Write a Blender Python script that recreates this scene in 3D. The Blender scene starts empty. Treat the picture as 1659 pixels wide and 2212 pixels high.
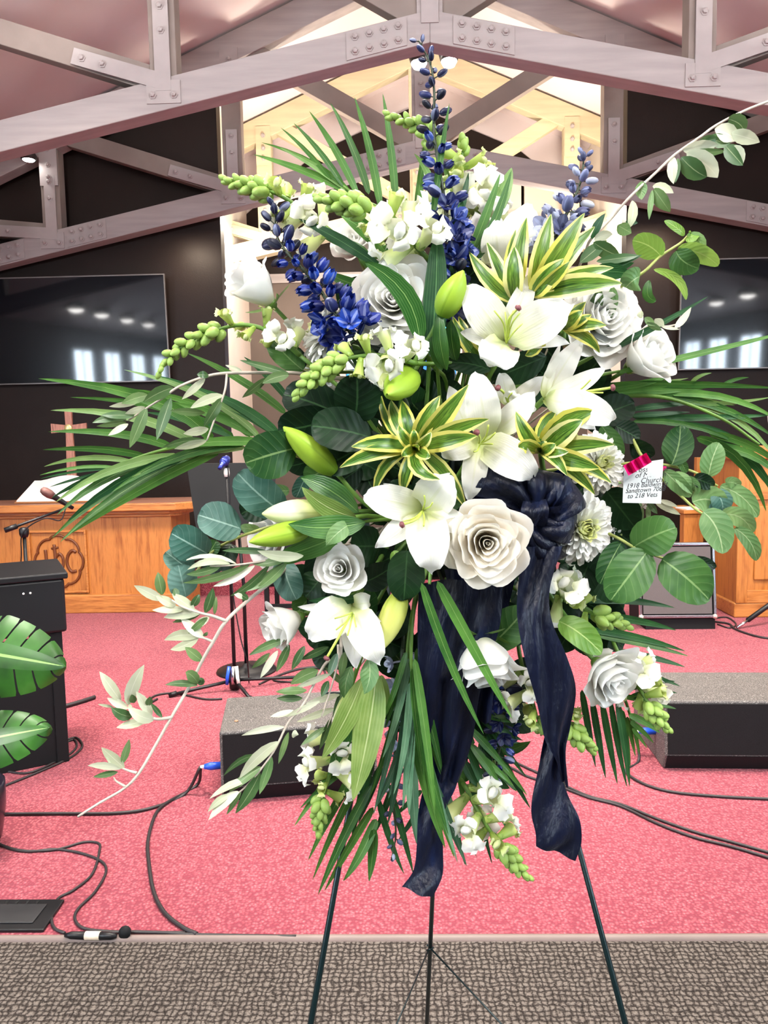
import bpy, math, random
from mathutils import Vector as V, Matrix as M, Euler, noise
random.seed(7)
rad = math.radians
SC = bpy.context.scene
COL = SC.collection

# ------------------------------------------------------------------ camera
CAM_LOC = V((0.0, 0.0, 1.4))
YAW, PITCH, ROLL = rad(1.5), rad(-5.1), rad(-1.1)
FPX, PW, PH = 1600.0, 1659.0, 2212.0
CAM_ROT = (M.Rotation(YAW, 3, 'Z') @ M.Rotation(math.pi / 2 + PITCH, 3, 'X') @ M.Rotation(ROLL, 3, 'Z'))
cam_data = bpy.data.cameras.new('camera')
cam_data.sensor_fit = 'HORIZONTAL'
cam_data.sensor_width = 36.0
cam_data.lens = FPX / PW * 36.0
cam_data.clip_start = 0.02
cam = bpy.data.objects.new('camera', cam_data)
cam.matrix_world = M.Translation(CAM_LOC) @ CAM_ROT.to_4x4()
COL.objects.link(cam)
SC.camera = cam

# ------------------------------------------------------------------ world, exposure
world = bpy.data.worlds.new('world')
SC.world = world
world.use_nodes = True
bg = world.node_tree.nodes['Background']
bg.inputs[0].default_value = (0.75, 0.85, 1.0, 1)
bg.inputs[1].default_value = 0.6
SC.view_settings.view_transform = 'Standard'
SC.view_settings.look = 'None'
SC.view_settings.gamma = 1.0
SC.view_settings.use_curve_mapping = False
SC.view_settings.exposure = 0.08
SC.cycles.max_bounces = 4
SC.cycles.diffuse_bounces = 2
SC.cycles.caustics_reflective = False
SC.cycles.caustics_refractive = False
SC.cycles.use_adaptive_sampling = True
SC.cycles.adaptive_threshold = 0.1
SC.cycles.adaptive_min_samples = 16
SC.cycles.glossy_bounces = 2
SC.cycles.transmission_bounces = 3
SC.cycles.transparent_max_bounces = 6

# ------------------------------------------------------------------ lamps of the hall
def area(name, loc, target, size, power, col, sy=None, spread=None):
    d = bpy.data.lights.new(name, 'AREA')
    d.energy = power; d.color = col; d.size = size
    if sy: d.shape = 'RECTANGLE'; d.size_y = sy
    if spread: d.spread = rad(spread)
    o = bpy.data.objects.new(name, d)
    o.location = loc
    o.rotation_euler = (V(target) - V(loc)).to_track_quat('-Z', 'Y').to_euler()
    COL.objects.link(o)
    return o

WARM = (1.0, 0.93, 0.83); NEUT = (1.0, 0.97, 0.94); COOL = (0.86, 0.93, 1.0)
AX = 0.24                                           # the hall's long axis
# ceiling lamp fields over the seats behind the camera (the hall's house lights; the rearmost is added fill)
area('nave_lamp_a', (-2.2, -1.4, 4.3), (-0.4, 3.0, 0.6), 1.2, 200, NEUT, 1.2)
area('nave_lamp_b', (2.6, -1.4, 4.3), (0.8, 3.0, 0.6), 1.2, 200, NEUT, 1.2)
area('nave_fill', (AX, -5.5, 4.9), (AX, 0.0, 2.0), 2.5, 90, NEUT, 1.5)
# stage lamps in the roof between the camera and the first truss
area('stage_lamp_a', (-2.3, 3.6, 4.5), (-1.8, 4.6, 0.0), 0.9, 120, WARM, 0.9, 100)
area('stage_lamp_b', (2.8, 3.6, 4.5), (2.2, 4.6, 0.0), 0.9, 120, WARM, 0.9, 100)
area('stage_lamp_c', (AX, 2.6, 5.0), (AX, 3.2, 0.0), 0.9, 120, WARM, 0.9, 100)
# lamps tucked behind the edges of the dark wall, washing the alcove
area('alcove_lamp_a', (-1.74, 8.45, 3.95), (-2.02, 8.7, 2.4), 0.25, 80, (1.0, 0.92, 0.80), 0.8)
area('alcove_lamp_b', (2.22, 8.45, 3.95), (2.5, 8.7, 2.4), 0.25, 80, (1.0, 0.92, 0.80), 0.8)
area('alcove_uplight_a', (-1.3, 8.15, 3.55), (-0.2, 9.3, 5.5), 0.3, 65, (1.0, 0.91, 0.76), 0.3)
area('alcove_uplight_b', (1.8, 8.15, 3.55), (0.7, 9.3, 5.5), 0.3, 65, (1.0, 0.91, 0.76), 0.3)

# added fill lights without fixtures, brightening the roof slopes from below
area('roof_fill_a', (-2.3, 4.7, 3.95), (-2.6, 4.5, 6.0), 0.3, 16, NEUT, 0.3)
area('roof_fill_b', (2.8, 4.7, 3.95), (3.1, 4.5, 6.0), 0.3, 16, NEUT, 0.3)
area('wall_wash_a', (-2.12, 7.45, 3.48), (-2.06, 7.80, 2.7), 0.25, 6.0, (1.0, 0.84, 0.64), 0.10)
area('wall_wash_b', (2.58, 7.45, 3.46), (2.56, 7.80, 2.6), 0.25, 10.0, (1.0, 0.84, 0.64), 0.10)

# ------------------------------------------------------------------ measuring helpers
def ray(x, y):
    return CAM_ROT @ V((x - PW / 2, -(y - PH / 2), -FPX))
def at(x, y, Y):
    """world point seen at photo pixel (x, y), standing Y metres up the hall"""
    d = ray(x, y)
    return CAM_LOC + d * (Y / d.y)
def onfloor(x, y, z=0.0):
    d = ray(x, y)
    return CAM_LOC + d * ((z - CAM_LOC.z) / d.z)

# ------------------------------------------------------------------ mesh building
class MB:
    def __init__(s):
        s.v = []; s.f = []; s.uv = []
    def quadgrid(s, rows, uvs=None, closed=False):
        b = len(s.v); n = len(rows); m = len(rows[0])
        for r in rows: s.v.extend(V(p) for p in r)
        for i in range(n - 1):
            for j in range(m - 1 + (1 if closed else 0)):
                k = (j + 1) % m
                s.f.append((b + i * m + j, b + i * m + k, b + (i + 1) * m + k, b + (i + 1) * m + j))
                if uvs: s.uv.append((uvs[i][j], uvs[i][k], uvs[i + 1][k], uvs[i + 1][j]))
                else: s.uv.append(None)
        return s
    def face(s, pts):
        b = len(s.v); s.v.extend(V(p) for p in pts); s.f.append(tuple(range(b, b + len(pts)))); s.uv.append(None)
    def hexa(s, p):
        b = len(s.v); s.v.extend(V(q) for q in p)
        for q in ((0, 3, 2, 1), (4, 5, 6, 7), (0, 1, 5, 4), (1, 2, 6, 5), (2, 3, 7, 6), (3, 0, 4, 7)):
            s.f.append(tuple(b + i for i in q)); s.uv.append(None)
        return s
    def box(s, x0, x1, y0, y1, z0, z1):
        return s.hexa([(x0, y0, z0), (x1, y0, z0), (x1, y1, z0), (x0, y1, z0), (x0, y0, z1), (x1, y0, z1), (x1, y1, z1), (x0, y1, z1)])
    def obox(s, c, ax, ay, az):
        c, ax, ay, az = V(c), V(ax), V(ay), V(az)
        q = []
        for k in (-1, 1):
            for i, j in ((-1, -1), (1, -1), (1, 1), (-1, 1)): q.append(c + ax * i + ay * j + az * k)
        return s.hexa(q)
    def beam(s, a, b, w, h, up=(0, 0, 1)):
        """square timber from a to b, w along y, h across"""
        a, b = V(a), V(b); d = (b - a).normalized()
        sd = V((0, 1, 0)); n = d.cross(sd).normalized()
        q = []
        for p in (a, b):
            for i, j in ((-1, -1), (1, -1), (1, 1), (-1, 1)): q.append(p + sd * (w / 2 * i) + n * (h / 2 * j))
        return s.hexa(q)
    def prism(s, poly, d):
        """poly: 3d points of a flat outline, d: extrusion vector"""
        n = len(poly); b = len(s.v); d = V(d)
        s.v.extend(V(p) for p in poly); s.v.extend(V(p) + d for p in poly)
        s.f.append(tuple(range(b + n - 1, b - 1, -1))); s.uv.append(None)
        s.f.append(tuple(range(b + n, b + 2 * n))); s.uv.append(None)
        for i in range(n):
            k = (i + 1) % n
            s.f.append((b + i, b + k, b + n + k, b + n + i)); s.uv.append(None)
        return s
    def tube(s, pts, r, n=8, cap=True):
        pts = [V(p) for p in pts]
        if not isinstance(r, (list, tuple)): r = [r] * len(pts)
        b = len(s.v); prev = None
        for i, p in enumerate(pts):
            t = (pts[min(i + 1, len(pts) - 1)] - pts[max(i - 1, 0)])
            t = t.normalized() if t.length > 1e-9 else V((0, 0, 1))
            if prev is None:
                a = t.orthogonal().normalized()
            else:
                a = (prev - t * prev.dot(t))
                a = a.normalized() if a.length > 1e-9 else t.orthogonal().normalized()
            prev = a; c = t.cross(a)
            for k in range(n):
                an = 2 * math.pi * k / n
                s.v.append(p + (a * math.cos(an) + c * math.sin(an)) * r[i])
        for i in range(len(pts) - 1):
            for k in range(n):
                q = (k + 1) % n
                s.f.append((b + i * n + k, b + i * n + q, b + (i + 1) * n + q, b + (i + 1) * n + k)); s.uv.append(None)
        if cap:
            s.f.append(tuple(b + k for k in range(n - 1, -1, -1))); s.uv.append(None)
            e = b + (len(pts) - 1) * n
            s.f.append(tuple(e + k for k in range(n))); s.uv.append(None)
        return s
    def lathe(s, prof, c=(0, 0, 0), n=16, axis='Z', mat=None):
        rows = []
        for r, z in prof:
            row = []
            for k in range(n):
                a = 2 * math.pi * k / n
                p = V((r * math.cos(a), r * math.sin(a), z))
                if mat is not None: p = mat @ p
                row.append(p + V(c))
            rows.append(row)
        b = len(s.v)
        s.quadgrid(rows, closed=True)
        s.f.append(tuple(b + k for k in range(n - 1, -1, -1))); s.uv.append(None)
        e = b + (len(rows) - 1) * n
        s.f.append(tuple(e + k for k in range(n))); s.uv.append(None)
        return s
    def mesh(s, name, off=V((0, 0, 0)), smooth=True):
        me = bpy.data.meshes.new(name)
        me.from_pydata([tuple(p - off) for p in s.v], [], s.f)
        if any(u for u in s.uv):
            l = me.uv_layers.new(name='UVMap')
            d = []
            for fi, f in enumerate(s.f):
                u = s.uv[fi]
                for k in range(len(f)):
                    d.extend(u[k] if u else (0.5, 0.5))
            l.data.foreach_set('uv', d)
        if smooth: me.polygons.foreach_set('use_smooth', [True] * len(me.polygons))
        return me

WPOS = {}          # world matrices of linked objects, by name
def _link(o, parent, mw):
    COL.objects.link(o)
    WPOS[o.name] = mw
    if parent is not None:
        o.parent = parent
        o.matrix_local = WPOS[parent.name].inverted() @ mw
    else:
        o.matrix_local = mw
    return o
def tag(o, label=None, cat=None, group=None, kind=None):
    if label: o['label'] = label
    if cat: o['category'] = cat
    if group: o['group'] = group
    if kind: o['kind'] = kind
    return o
def thing(name, label, cat, loc, group=None):
    o = bpy.data.objects.new(name, None)
    o.empty_display_size = 0.05
    _link(o, None, M.Translation(V(loc)))
    return tag(o, label, cat, group)
def part(name, mb, mat, parent, smooth=True, label=None, bevel=0):
    off = WPOS[parent.name].translation
    o = bpy.data.objects.new(name, mb.mesh(name, off, smooth))
    o.data.materials.append(mat)
    _link(o, parent, M.Translation(off))
    if label: o['label'] = label
    if bevel: _bev(o, bevel)
    return o
def _bev(o, w):
    b = o.modifiers.new('bevel', 'BEVEL'); b.width = w; b.segments = 2; b.limit_method = 'ANGLE'; b.angle_limit = rad(40)
    b.harden_normals = False
def solo(name, mb, mat, label=None, cat=None, kind=None, group=None, smooth=False, bevel=0):
    """a top-level thing (or piece of the setting) that is one mesh"""
    xs = [p.x for p in mb.v]; ys = [p.y for p in mb.v]; zs = [p.z for p in mb.v]
    off = V(((min(xs) + max(xs)) / 2, (min(ys) + max(ys)) / 2, min(zs)))
    o = bpy.data.objects.new(name, mb.mesh(name, off, smooth))
    o.data.materials.append(mat)
    _link(o, None, M.Translation(off))
    if bevel: _bev(o, bevel)
    return tag(o, label, cat, group, kind)
def inst(name, me, parent, mw):
    o = bpy.data.objects.new(name, me)
    return _link(o, parent, mw)
def frame(pos, z, up=(0, 0, 1), scale=1.0, spin=0.0):
    """matrix with local +Z along z"""
    z = V(z).normalized(); up = V(up)
    x = up.cross(z)
    x = x.normalized() if x.length > 1e-6 else z.orthogonal().normalized()
    y = z.cross(x)
    r = M((x, y, z)).transposed() @ M.Rotation(spin, 3, 'Z')
    sc = V(scale) if isinstance(scale, (tuple, list)) else V((scale,) * 3)
    return M.Translation(V(pos)) @ r.to_4x4() @ M.Diagonal(sc.to_4d())
def spline(pts, n=8):
    """Catmull-Rom through pts"""
    pts = [V(p) for p in pts]
    if len(pts) < 3: return [pts[0].lerp(pts[-1], i / n) for i in range(n + 1)]
    out = []
    q = [pts[0] * 2 - pts[1]] + pts + [pts[-1] * 2 - pts[-2]]
    for i in range(1, len(q) - 2):
        for k in range(n):
            t = k / n
            a, b, c, d = q[i - 1], q[i], q[i + 1], q[i + 2]
            out.append(0.5 * ((2 * b) + (c - a) * t + (2 * a - 5 * b + 4 * c - d) * t * t + (3 * b - a - 3 * c + d) * t ** 3))
    out.append(pts[-1])
    return out

# ------------------------------------------------------------------ materials
def srgb(r, g, b):
    f = lambda c: (c / 255 / 12.92) if c <= 10 else ((c / 255 + 0.055) / 1.055) ** 2.4
    return (f(r), f(g), f(b), 1)
class NT:
    def __init__(s, name):
        s.m = bpy.data.materials.new(name); s.m.use_nodes = True
        s.t = s.m.node_tree; s.n = s.t.nodes; s.l = s.t.links
        s.p = s.n['Principled BSDF']; s.out = s.n['Material Output']
    def node(s, typ, **kw):
        n = s.n.new(typ)
        for k, v in kw.items():
            if k.startswith('i_'): n.inputs[int(k[2:])].default_value = v
            else: setattr(n, k, v)
        return n
    def link(s, a, b): s.l.new(a, b)
    def ramp(s, fac, stops, interp='LINEAR'):
        n = s.n.new('ShaderNodeValToRGB'); e = n.color_ramp.elements; n.color_ramp.interpolation = interp
        while len(e) < len(stops): e.new(0.5)
        for i, (p, c) in enumerate(stops): e[i].position = p; e[i].color = c
        s.link(fac, n.inputs[0]); return n.outputs[0]
    def math(s, op, a, b=None, c=None):
        n = s.n.new('ShaderNodeMath'); n.operation = op
        for i, x in enumerate((a, b, c)):
            if x is None: continue
            if isinstance(x, (int, float)): n.inputs[i].default_value = x
            else: s.link(x, n.inputs[i])
        return n.outputs[0]
    def mix(s, fac, a, b, blend='MIX'):
        n = s.n.new('ShaderNodeMix'); n.data_type = 'RGBA'; n.blend_type = blend
        for i, x in ((0, fac), (6, a), (7, b)):
            if isinstance(x, (int, float)): n.inputs[i].default_value = x
            elif isinstance(x, tuple): n.inputs[i].default_value = x
            else: s.link(x, n.inputs[i])
        return n.outputs[2]
    def noise(s, scale, detail=3, coord='Object', rough=0.5, stretch=None):
        tc = s.n.new('ShaderNodeTexCoord'); nz = s.n.new('ShaderNodeTexNoise')
        nz.inputs['Scale'].default_value = scale; nz.inputs['Detail'].default_value = detail; nz.inputs['Roughness'].default_value = rough
        src = tc.outputs[coord]
        if stretch:
            mp = s.n.new('ShaderNodeMapping'); mp.inputs['Scale'].default_value = stretch
            s.link(src, mp.inputs[0]); src = mp.outputs[0]
        s.link(src, nz.inputs['Vector']); return nz.outputs[0]
    def bump(s, h, strength=0.3, dist=0.01):
        b = s.n.new('ShaderNodeBump'); b.inputs['Strength'].default_value = strength; b.inputs['Distance'].default_value = dist
        s.link(h, b.inputs['Height']); s.link(b.outputs[0], s.p.inputs['Normal']); return b
    def set(s, **kw):
        for k, v in kw.items(): s.p.inputs[k.replace('_', ' ')].default_value = v
    def color(s, x): s.link(x, s.p.inputs['Base Color'])
    def translucent(s, col, fac):
        tr = s.n.new('ShaderNodeBsdfTranslucent'); mx = s.n.new('ShaderNodeMixShader')
        if isinstance(col, tuple): tr.inputs[0].default_value = col
        else: s.link(col, tr.inputs[0])
        mx.inputs[0].default_value = fac
        s.link(s.p.outputs[0], mx.inputs[1]); s.link(tr.outputs[0], mx.inputs[2]); s.link(mx.outputs[0], s.out.inputs[0])

def plain(name, col, rough=0.5, metal=0.0, var=0.0, vscale=6.0, bump=0.0, bscale=120.0, spec=None, stretch=None):
    n = NT(name); n.set(Base_Color=col, Roughness=rough, Metallic=metal)
    if spec is not None: n.p.inputs['Specular IOR Level'].default_value = spec
    if var:
        nz = n.noise(vscale, 4, stretch=stretch)
        lo = tuple(c * (1 - var) for c in col[:3]) + (1,); hi = tuple(min(1, c * (1 + var)) for c in col[:3]) + (1,)
        n.color(n.ramp(nz, [(0.3, lo), (0.7, hi)]))
    if bump:
        n.bump(n.noise(bscale, 3), bump, 0.003)
    return n.m
def emit(name, col, strength):
    n = NT(name); n.set(Base_Color=col, Emission_Color=col, Emission_Strength=strength); return n.m
def wood(name, dark, light, axis='Z', scale=1.0, rough=0.42):
    n = NT(name)
    st = {'X': (1.2, 14, 14), 'Y': (14, 1.2, 14), 'Z': (14, 14, 1.2)}[axis]
    a = n.noise(2.2 * scale, 6, stretch=st, rough=0.65)
    b = n.noise(9 * scale, 3, stretch=st)
    mixf = n.math('ADD', n.math('MULTIPLY', a, 0.7), n.math('MULTIPLY', b, 0.3))
    n.color(n.ramp(mixf, [(0.34, dark), (0.52, light), (0.62, tuple(c * 0.8 for c in light[:3]) + (1,)), (0.75, light)]))
    n.set(Roughness=rough); n.bump(b, 0.08, 0.002)
    return n.m
# ================================================================== THE HALL
m_truss = plain('truss_paint', srgb(170, 160, 157), 0.62, var=0.10, vscale=3.0, bump=0.25, bscale=14, stretch=(0.6, 6, 6))
m_plate = plain('plate_paint', srgb(174, 164, 161), 0.5, var=0.05, vscale=8)
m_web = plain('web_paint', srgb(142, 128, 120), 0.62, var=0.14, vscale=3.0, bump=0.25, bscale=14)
m_ceil = plain('ceiling_paint', srgb(232, 216, 214), 0.8, var=0.03, vscale=2, bump=0.05, bscale=60)
m_dark = plain('dark_wall_paint', srgb(38, 28, 24), 0.5, var=0.08, vscale=4, bump=0.25, bscale=90, spec=0.22)
m_cream = plain('cream_wall_paint', srgb(238, 222, 205), 0.75, var=0.03, vscale=3)
m_tan = plain('tan_wall_paint', srgb(98, 84, 75), 0.75, var=0.05, vscale=3)
m_navewall = plain('nave_wall_paint', srgb(104, 94, 88), 0.8)
m_black = plain('black_plastic', srgb(16, 16, 19), 0.42, spec=0.4)
m_blackmatte = plain('black_matte', srgb(14, 14, 16), 0.7, spec=0.25)
m_chrome = plain('chrome', srgb(200, 200, 205), 0.22, 1.0)
m_white = plain('white_paper', srgb(235, 232, 226), 0.7)
m_trim = plain('rubber_trim', srgb(118, 102, 96), 0.55, var=0.1, vscale=5)
m_oak = wood('oak_upright', srgb(142, 80, 32), srgb(186, 120, 58), 'Z', 0.8)
m_oakx = wood('oak_level', srgb(142, 80, 34), srgb(192, 126, 64), 'X', 0.8)
m_oakdark = plain('oak_carving', srgb(104, 54, 20), 0.5, var=0.1)
m_oaktop = wood('oak_top', srgb(120, 78, 62), srgb(150, 105, 86), 'X', 0.8)
m_gold = plain('gold', srgb(222, 200, 140), 0.35, 0.6)
m_walnut = wood('walnut', srgb(120, 70, 58), srgb(176, 118, 98), 'Z', 1.5)

def carpet(name, base, dark, light, scale, st, bumpd):
    n = NT(name)
    tc = n.node('ShaderNodeTexCoord'); mp = n.node('ShaderNodeMapping'); mp.inputs['Scale'].default_value = st
    n.link(tc.outputs['Object'], mp.inputs[0])
    vo = n.node('ShaderNodeTexVoronoi'); vo.inputs['Scale'].default_value = scale; vo.inputs['Randomness'].default_value = 0.75
    n.link(mp.outputs[0], vo.inputs['Vector'])
    h = n.math('SUBTRACT', 1.0, vo.outputs['Distance'])
    big = n.noise(1.3, 4); fine = n.noise(160, 2)
    c = n.ramp(n.math('ADD', n.math('MULTIPLY', vo.outputs['Distance'], 0.75), n.math('MULTIPLY', fine, 0.25)),
               [(0.12, light), (0.34, base), (0.62, dark)])
    c2 = n.mix(n.math('MULTIPLY', big, 0.3), c, dark)
    n.color(c2); n.set(Roughness=0.95); n.p.inputs['Specular IOR Level'].default_value = 0.1
    n.p.inputs['Sheen Weight'].default_value = 0.12
    n.bump(h, 0.9, bumpd)
    return n.m
m_red = carpet('red_carpet', srgb(170, 88, 96), srgb(126, 54, 66), srgb(216, 144, 147), 95, (1.0, 1.0, 1.0), 0.005)
def basket(name):
    n = NT(name)
    tc = n.node('ShaderNodeTexCoord')
    nz = n.node('ShaderNodeTexNoise'); nz.inputs['Scale'].default_value = 34; nz.inputs['Detail'].default_value = 3; n.link(tc.outputs['Object'], nz.inputs['Vector'])
    wob = n.node('ShaderNodeVectorMath', operation='MULTIPLY_ADD'); wob.inputs[1].default_value = (0.03, 0.03, 0); 
    n.link(nz.outputs['Color'], wob.inputs[0]); n.link(tc.outputs['Object'], wob.inputs[2])
    sp = n.node('ShaderNodeSeparateXYZ'); n.link(wob.outputs[0], sp.inputs[0])
    k = math.pi / 0.0165
    sx = n.math('ABSOLUTE', n.math('SINE', n.math('MULTIPLY', sp.outputs[0], k)))
    sy = n.math('ABSOLUTE', n.math('SINE', n.math('MULTIPLY', sp.outputs[1], k)))
    h = n.math('POWER', n.math('MULTIPLY', sx, sy), 0.6)
    fine = n.noise(220, 3); mid = n.noise(55, 2)
    hh = n.math('ADD', n.math('MULTIPLY', h, 0.42), n.math('ADD', n.math('MULTIPLY', fine, 0.6), n.math('MULTIPLY', mid, 0.25)))
    n.color(n.ramp(hh, [(0.34, srgb(30, 26, 24)), (0.60, srgb(62, 56, 52)), (0.86, srgb(116, 108, 101))]))
    n.set(Roughness=0.95); n.p.inputs['Specular IOR Level'].default_value = 0.1
    n.bump(hh, 0.9, 0.006)
    return n.m
m_grey = basket('grey_carpet')

HW = 7.0                                   # half width of the hall
XL, XR = AX - HW, AX + HW
YB, YW, YA = -9.0, 7.8, 10.3               # rear wall, dark wall, alcove back
def roofz(x): return 6.27 - 0.43 * abs(x - AX)
S = lambda n, mb, m, **k: solo(n, mb, m, kind='structure', **k)
S('floor', MB().box(XL, XR, YB, 1.985, -0.1, 0.0), m_grey)
S('floor_stage', MB().box(XL, XR, 2.0, 6.95, -0.1, 0.004), m_red)
S('floor_platform', MB().box(XL, XR, 6.952, YA, -0.1, 0.13), m_red)
mb = MB()
prof = [(1.982, 0.0), (1.985, 0.008), (1.993, 0.012), (2.001, 0.010), (2.007, 0.004)]
mb.quadgrid([[(XL, y, z) for y, z in prof], [(XR, y, z) for y, z in prof]])
S('trim_1', mb, m_trim, smooth=True)
for sgn, nm in ((-1, 'left'), (1, 'right')):
    xe = AX + sgn * (HW + 0.1)
    S('ceiling_' + nm, MB().prism([(AX, YB, 6.27), (xe, YB, roofz(xe)), (xe, YB, roofz(xe) + 0.1), (AX, YB, 6.37)], (0, YA - YB + 0.1, 0)), m_ceil)
    x = AX + sgn * HW
    # side wall with gaps for its windows is built as one long board plus the windows set on it
    S('wall_' + nm, MB().box(min(x, x + sgn * 0.12), max(x, x + sgn * 0.12), YB, YW + 0.2, -0.1, 3.35), m_navewall)
    # dark wall beside the alcove, up to the roof
    xo = AX + sgn * 2.07
    S('wall_front_' + nm, MB().prism([(xo, YW, 0.0), (x, YW, 0.0), (x, YW, roofz(x)), (xo, YW, roofz(xo))], (0, 0.16, 0)), m_dark)
    xa = AX + sgn * 2.29
    S('wall_alcove_' + nm, MB().prism([(xa, YW + 0.16, 0.0), (xa + sgn * 0.08, YW + 0.16, 0.0), (xa + sgn * 0.08, YW + 0.16, roofz(xa) - 0.02), (xa, YW + 0.16, roofz(xa) - 0.02)], (0, YA - YW - 0.16, 0)), m_cream)
S('wall_rear', MB().prism([(XL, YB, 0), (XR, YB, 0), (XR, YB, roofz(XR)), (AX, YB, 6.27), (XL, YB, roofz(XL))], (0, -0.1, 0)), m_navewall)
S('wall_alcove_back', MB().prism([(AX - 2.37, YA, 0), (AX + 2.37, YA, 0), (AX + 2.37, YA, roofz(AX + 2.37)), (AX, YA, 6.27), (AX - 2.37, YA, roofz(AX + 2.37))], (0, 0.1, 0)), m_ceil)
S('trim_2', MB().prism([(AX - 2.29, YA - 0.03, 3.70), (AX + 2.29, YA - 0.03, 3.70), (AX + 2.29, YA - 0.03, 4.55), (AX + 1.35, YA - 0.03, 5.30), (AX, YA - 0.03, 5.88), (AX - 1.35, YA - 0.03, 5.30), (AX - 2.29, YA - 0.03, 4.55)], (0, 0.025, 0)), m_dark)
S('trim_3', MB().box(AX - 2.29, AX + 2.29, YA - 0.06, YA - 0.002, 0.13, 3.70), m_tan)
S('trim_4', MB().box(AX - 2.29, AX + 2.29, YA - 0.09, YA - 0.061, 3.62, 3.74), m_truss)
# pale boards hung under the roof at the right of the alcove
for i, (xa, xb) in enumerate(((1.15, 1.62), (1.66, 2.18))):
    S('wall_board_%d' % (i + 1), MB().box(AX + xa - 0.25, AX + xb - 0.25, YA - 0.25, YA - 0.2, 3.9, 4.9), m_cream)

# ---- side windows of the hall (they mirror in the television screens)
m_pane = emit('daylight_pane', (0.72, 0.86, 1.0, 1), 36.0)
m_wframe = plain('window_frame_paint', srgb(225, 222, 216), 0.5)
wn = 0
for sgn, ys in ((-1, (-0.4, -2.0, -3.7, -5.4)), (1, (-0.3, -1.9, -3.4, -5.0))):
    for yc in ys:
        wn += 1
        x = AX + sgn * HW - sgn * 0.002
        w = bpy.data.objects.new('window_%d' % wn, None)
        _link(w, None, M.Translation(V((x, yc, 1.5)))); w['kind'] = 'structure'
        fr = MB()
        for a, b, c, d in ((-0.5, -0.44, -0.05, 1.35), (0.44, 0.5, -0.05, 1.35), (-0.44, 0.44, -0.05, 0.02), (-0.44, 0.44, 1.29, 1.35), (-0.02, 0.02, 0.02, 1.29)):
            fr.box(min(x, x - sgn * 0.05), max(x, x - sgn * 0.05), yc + a, yc + b, 1.5 + c, 1.5 + d)
        part('window_frame', fr, m_wframe, w, False)
        for a, b in ((-0.44, -0.02), (0.02, 0.44)):
            part('pane', MB().box(min(x, x - sgn * 0.02), max(x, x - sgn * 0.02), yc + a, yc + b, 1.52, 2.79), m_pane, w, False)
# wall lamps between eaves and windows
m_lampglow = emit('lamp_glow', (1, 0.96, 0.92, 1), 30.0)
m_lampbody = plain('lamp_body', srgb(60, 56, 54), 0.4, 0.5)
for sgn, ys in ((-1, (1.4, 0.2, -1.2, -2.6)), (1, (1.0, -0.4))):
    for i, yc in enumerate(ys):
        x = AX + sgn * (HW - 0.75); z = roofz(x) - 0.12
        L = thing('ceiling_lamp', 'round ceiling lamp, %s from the stage, over the %s aisle' % (('first', 'second', 'third', 'fourth')[i], 'left' if sgn < 0 else 'right'), 'lamp', (x, yc, z), 'aisle ceiling lamps %s' % ('left' if sgn < 0 else 'right'))
        part('housing', MB().lathe([(0.05, 0.12), (0.16, 0.10), (0.17, 0.0)], (x, yc, z), 14), m_lampbody, L)
        part('bulb', MB().lathe([(0.02, -0.06), (0.1, -0.04), (0.14, 0.0), (0.14, 0.01)], (x, yc, z), 14), m_lampglow, L)

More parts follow.
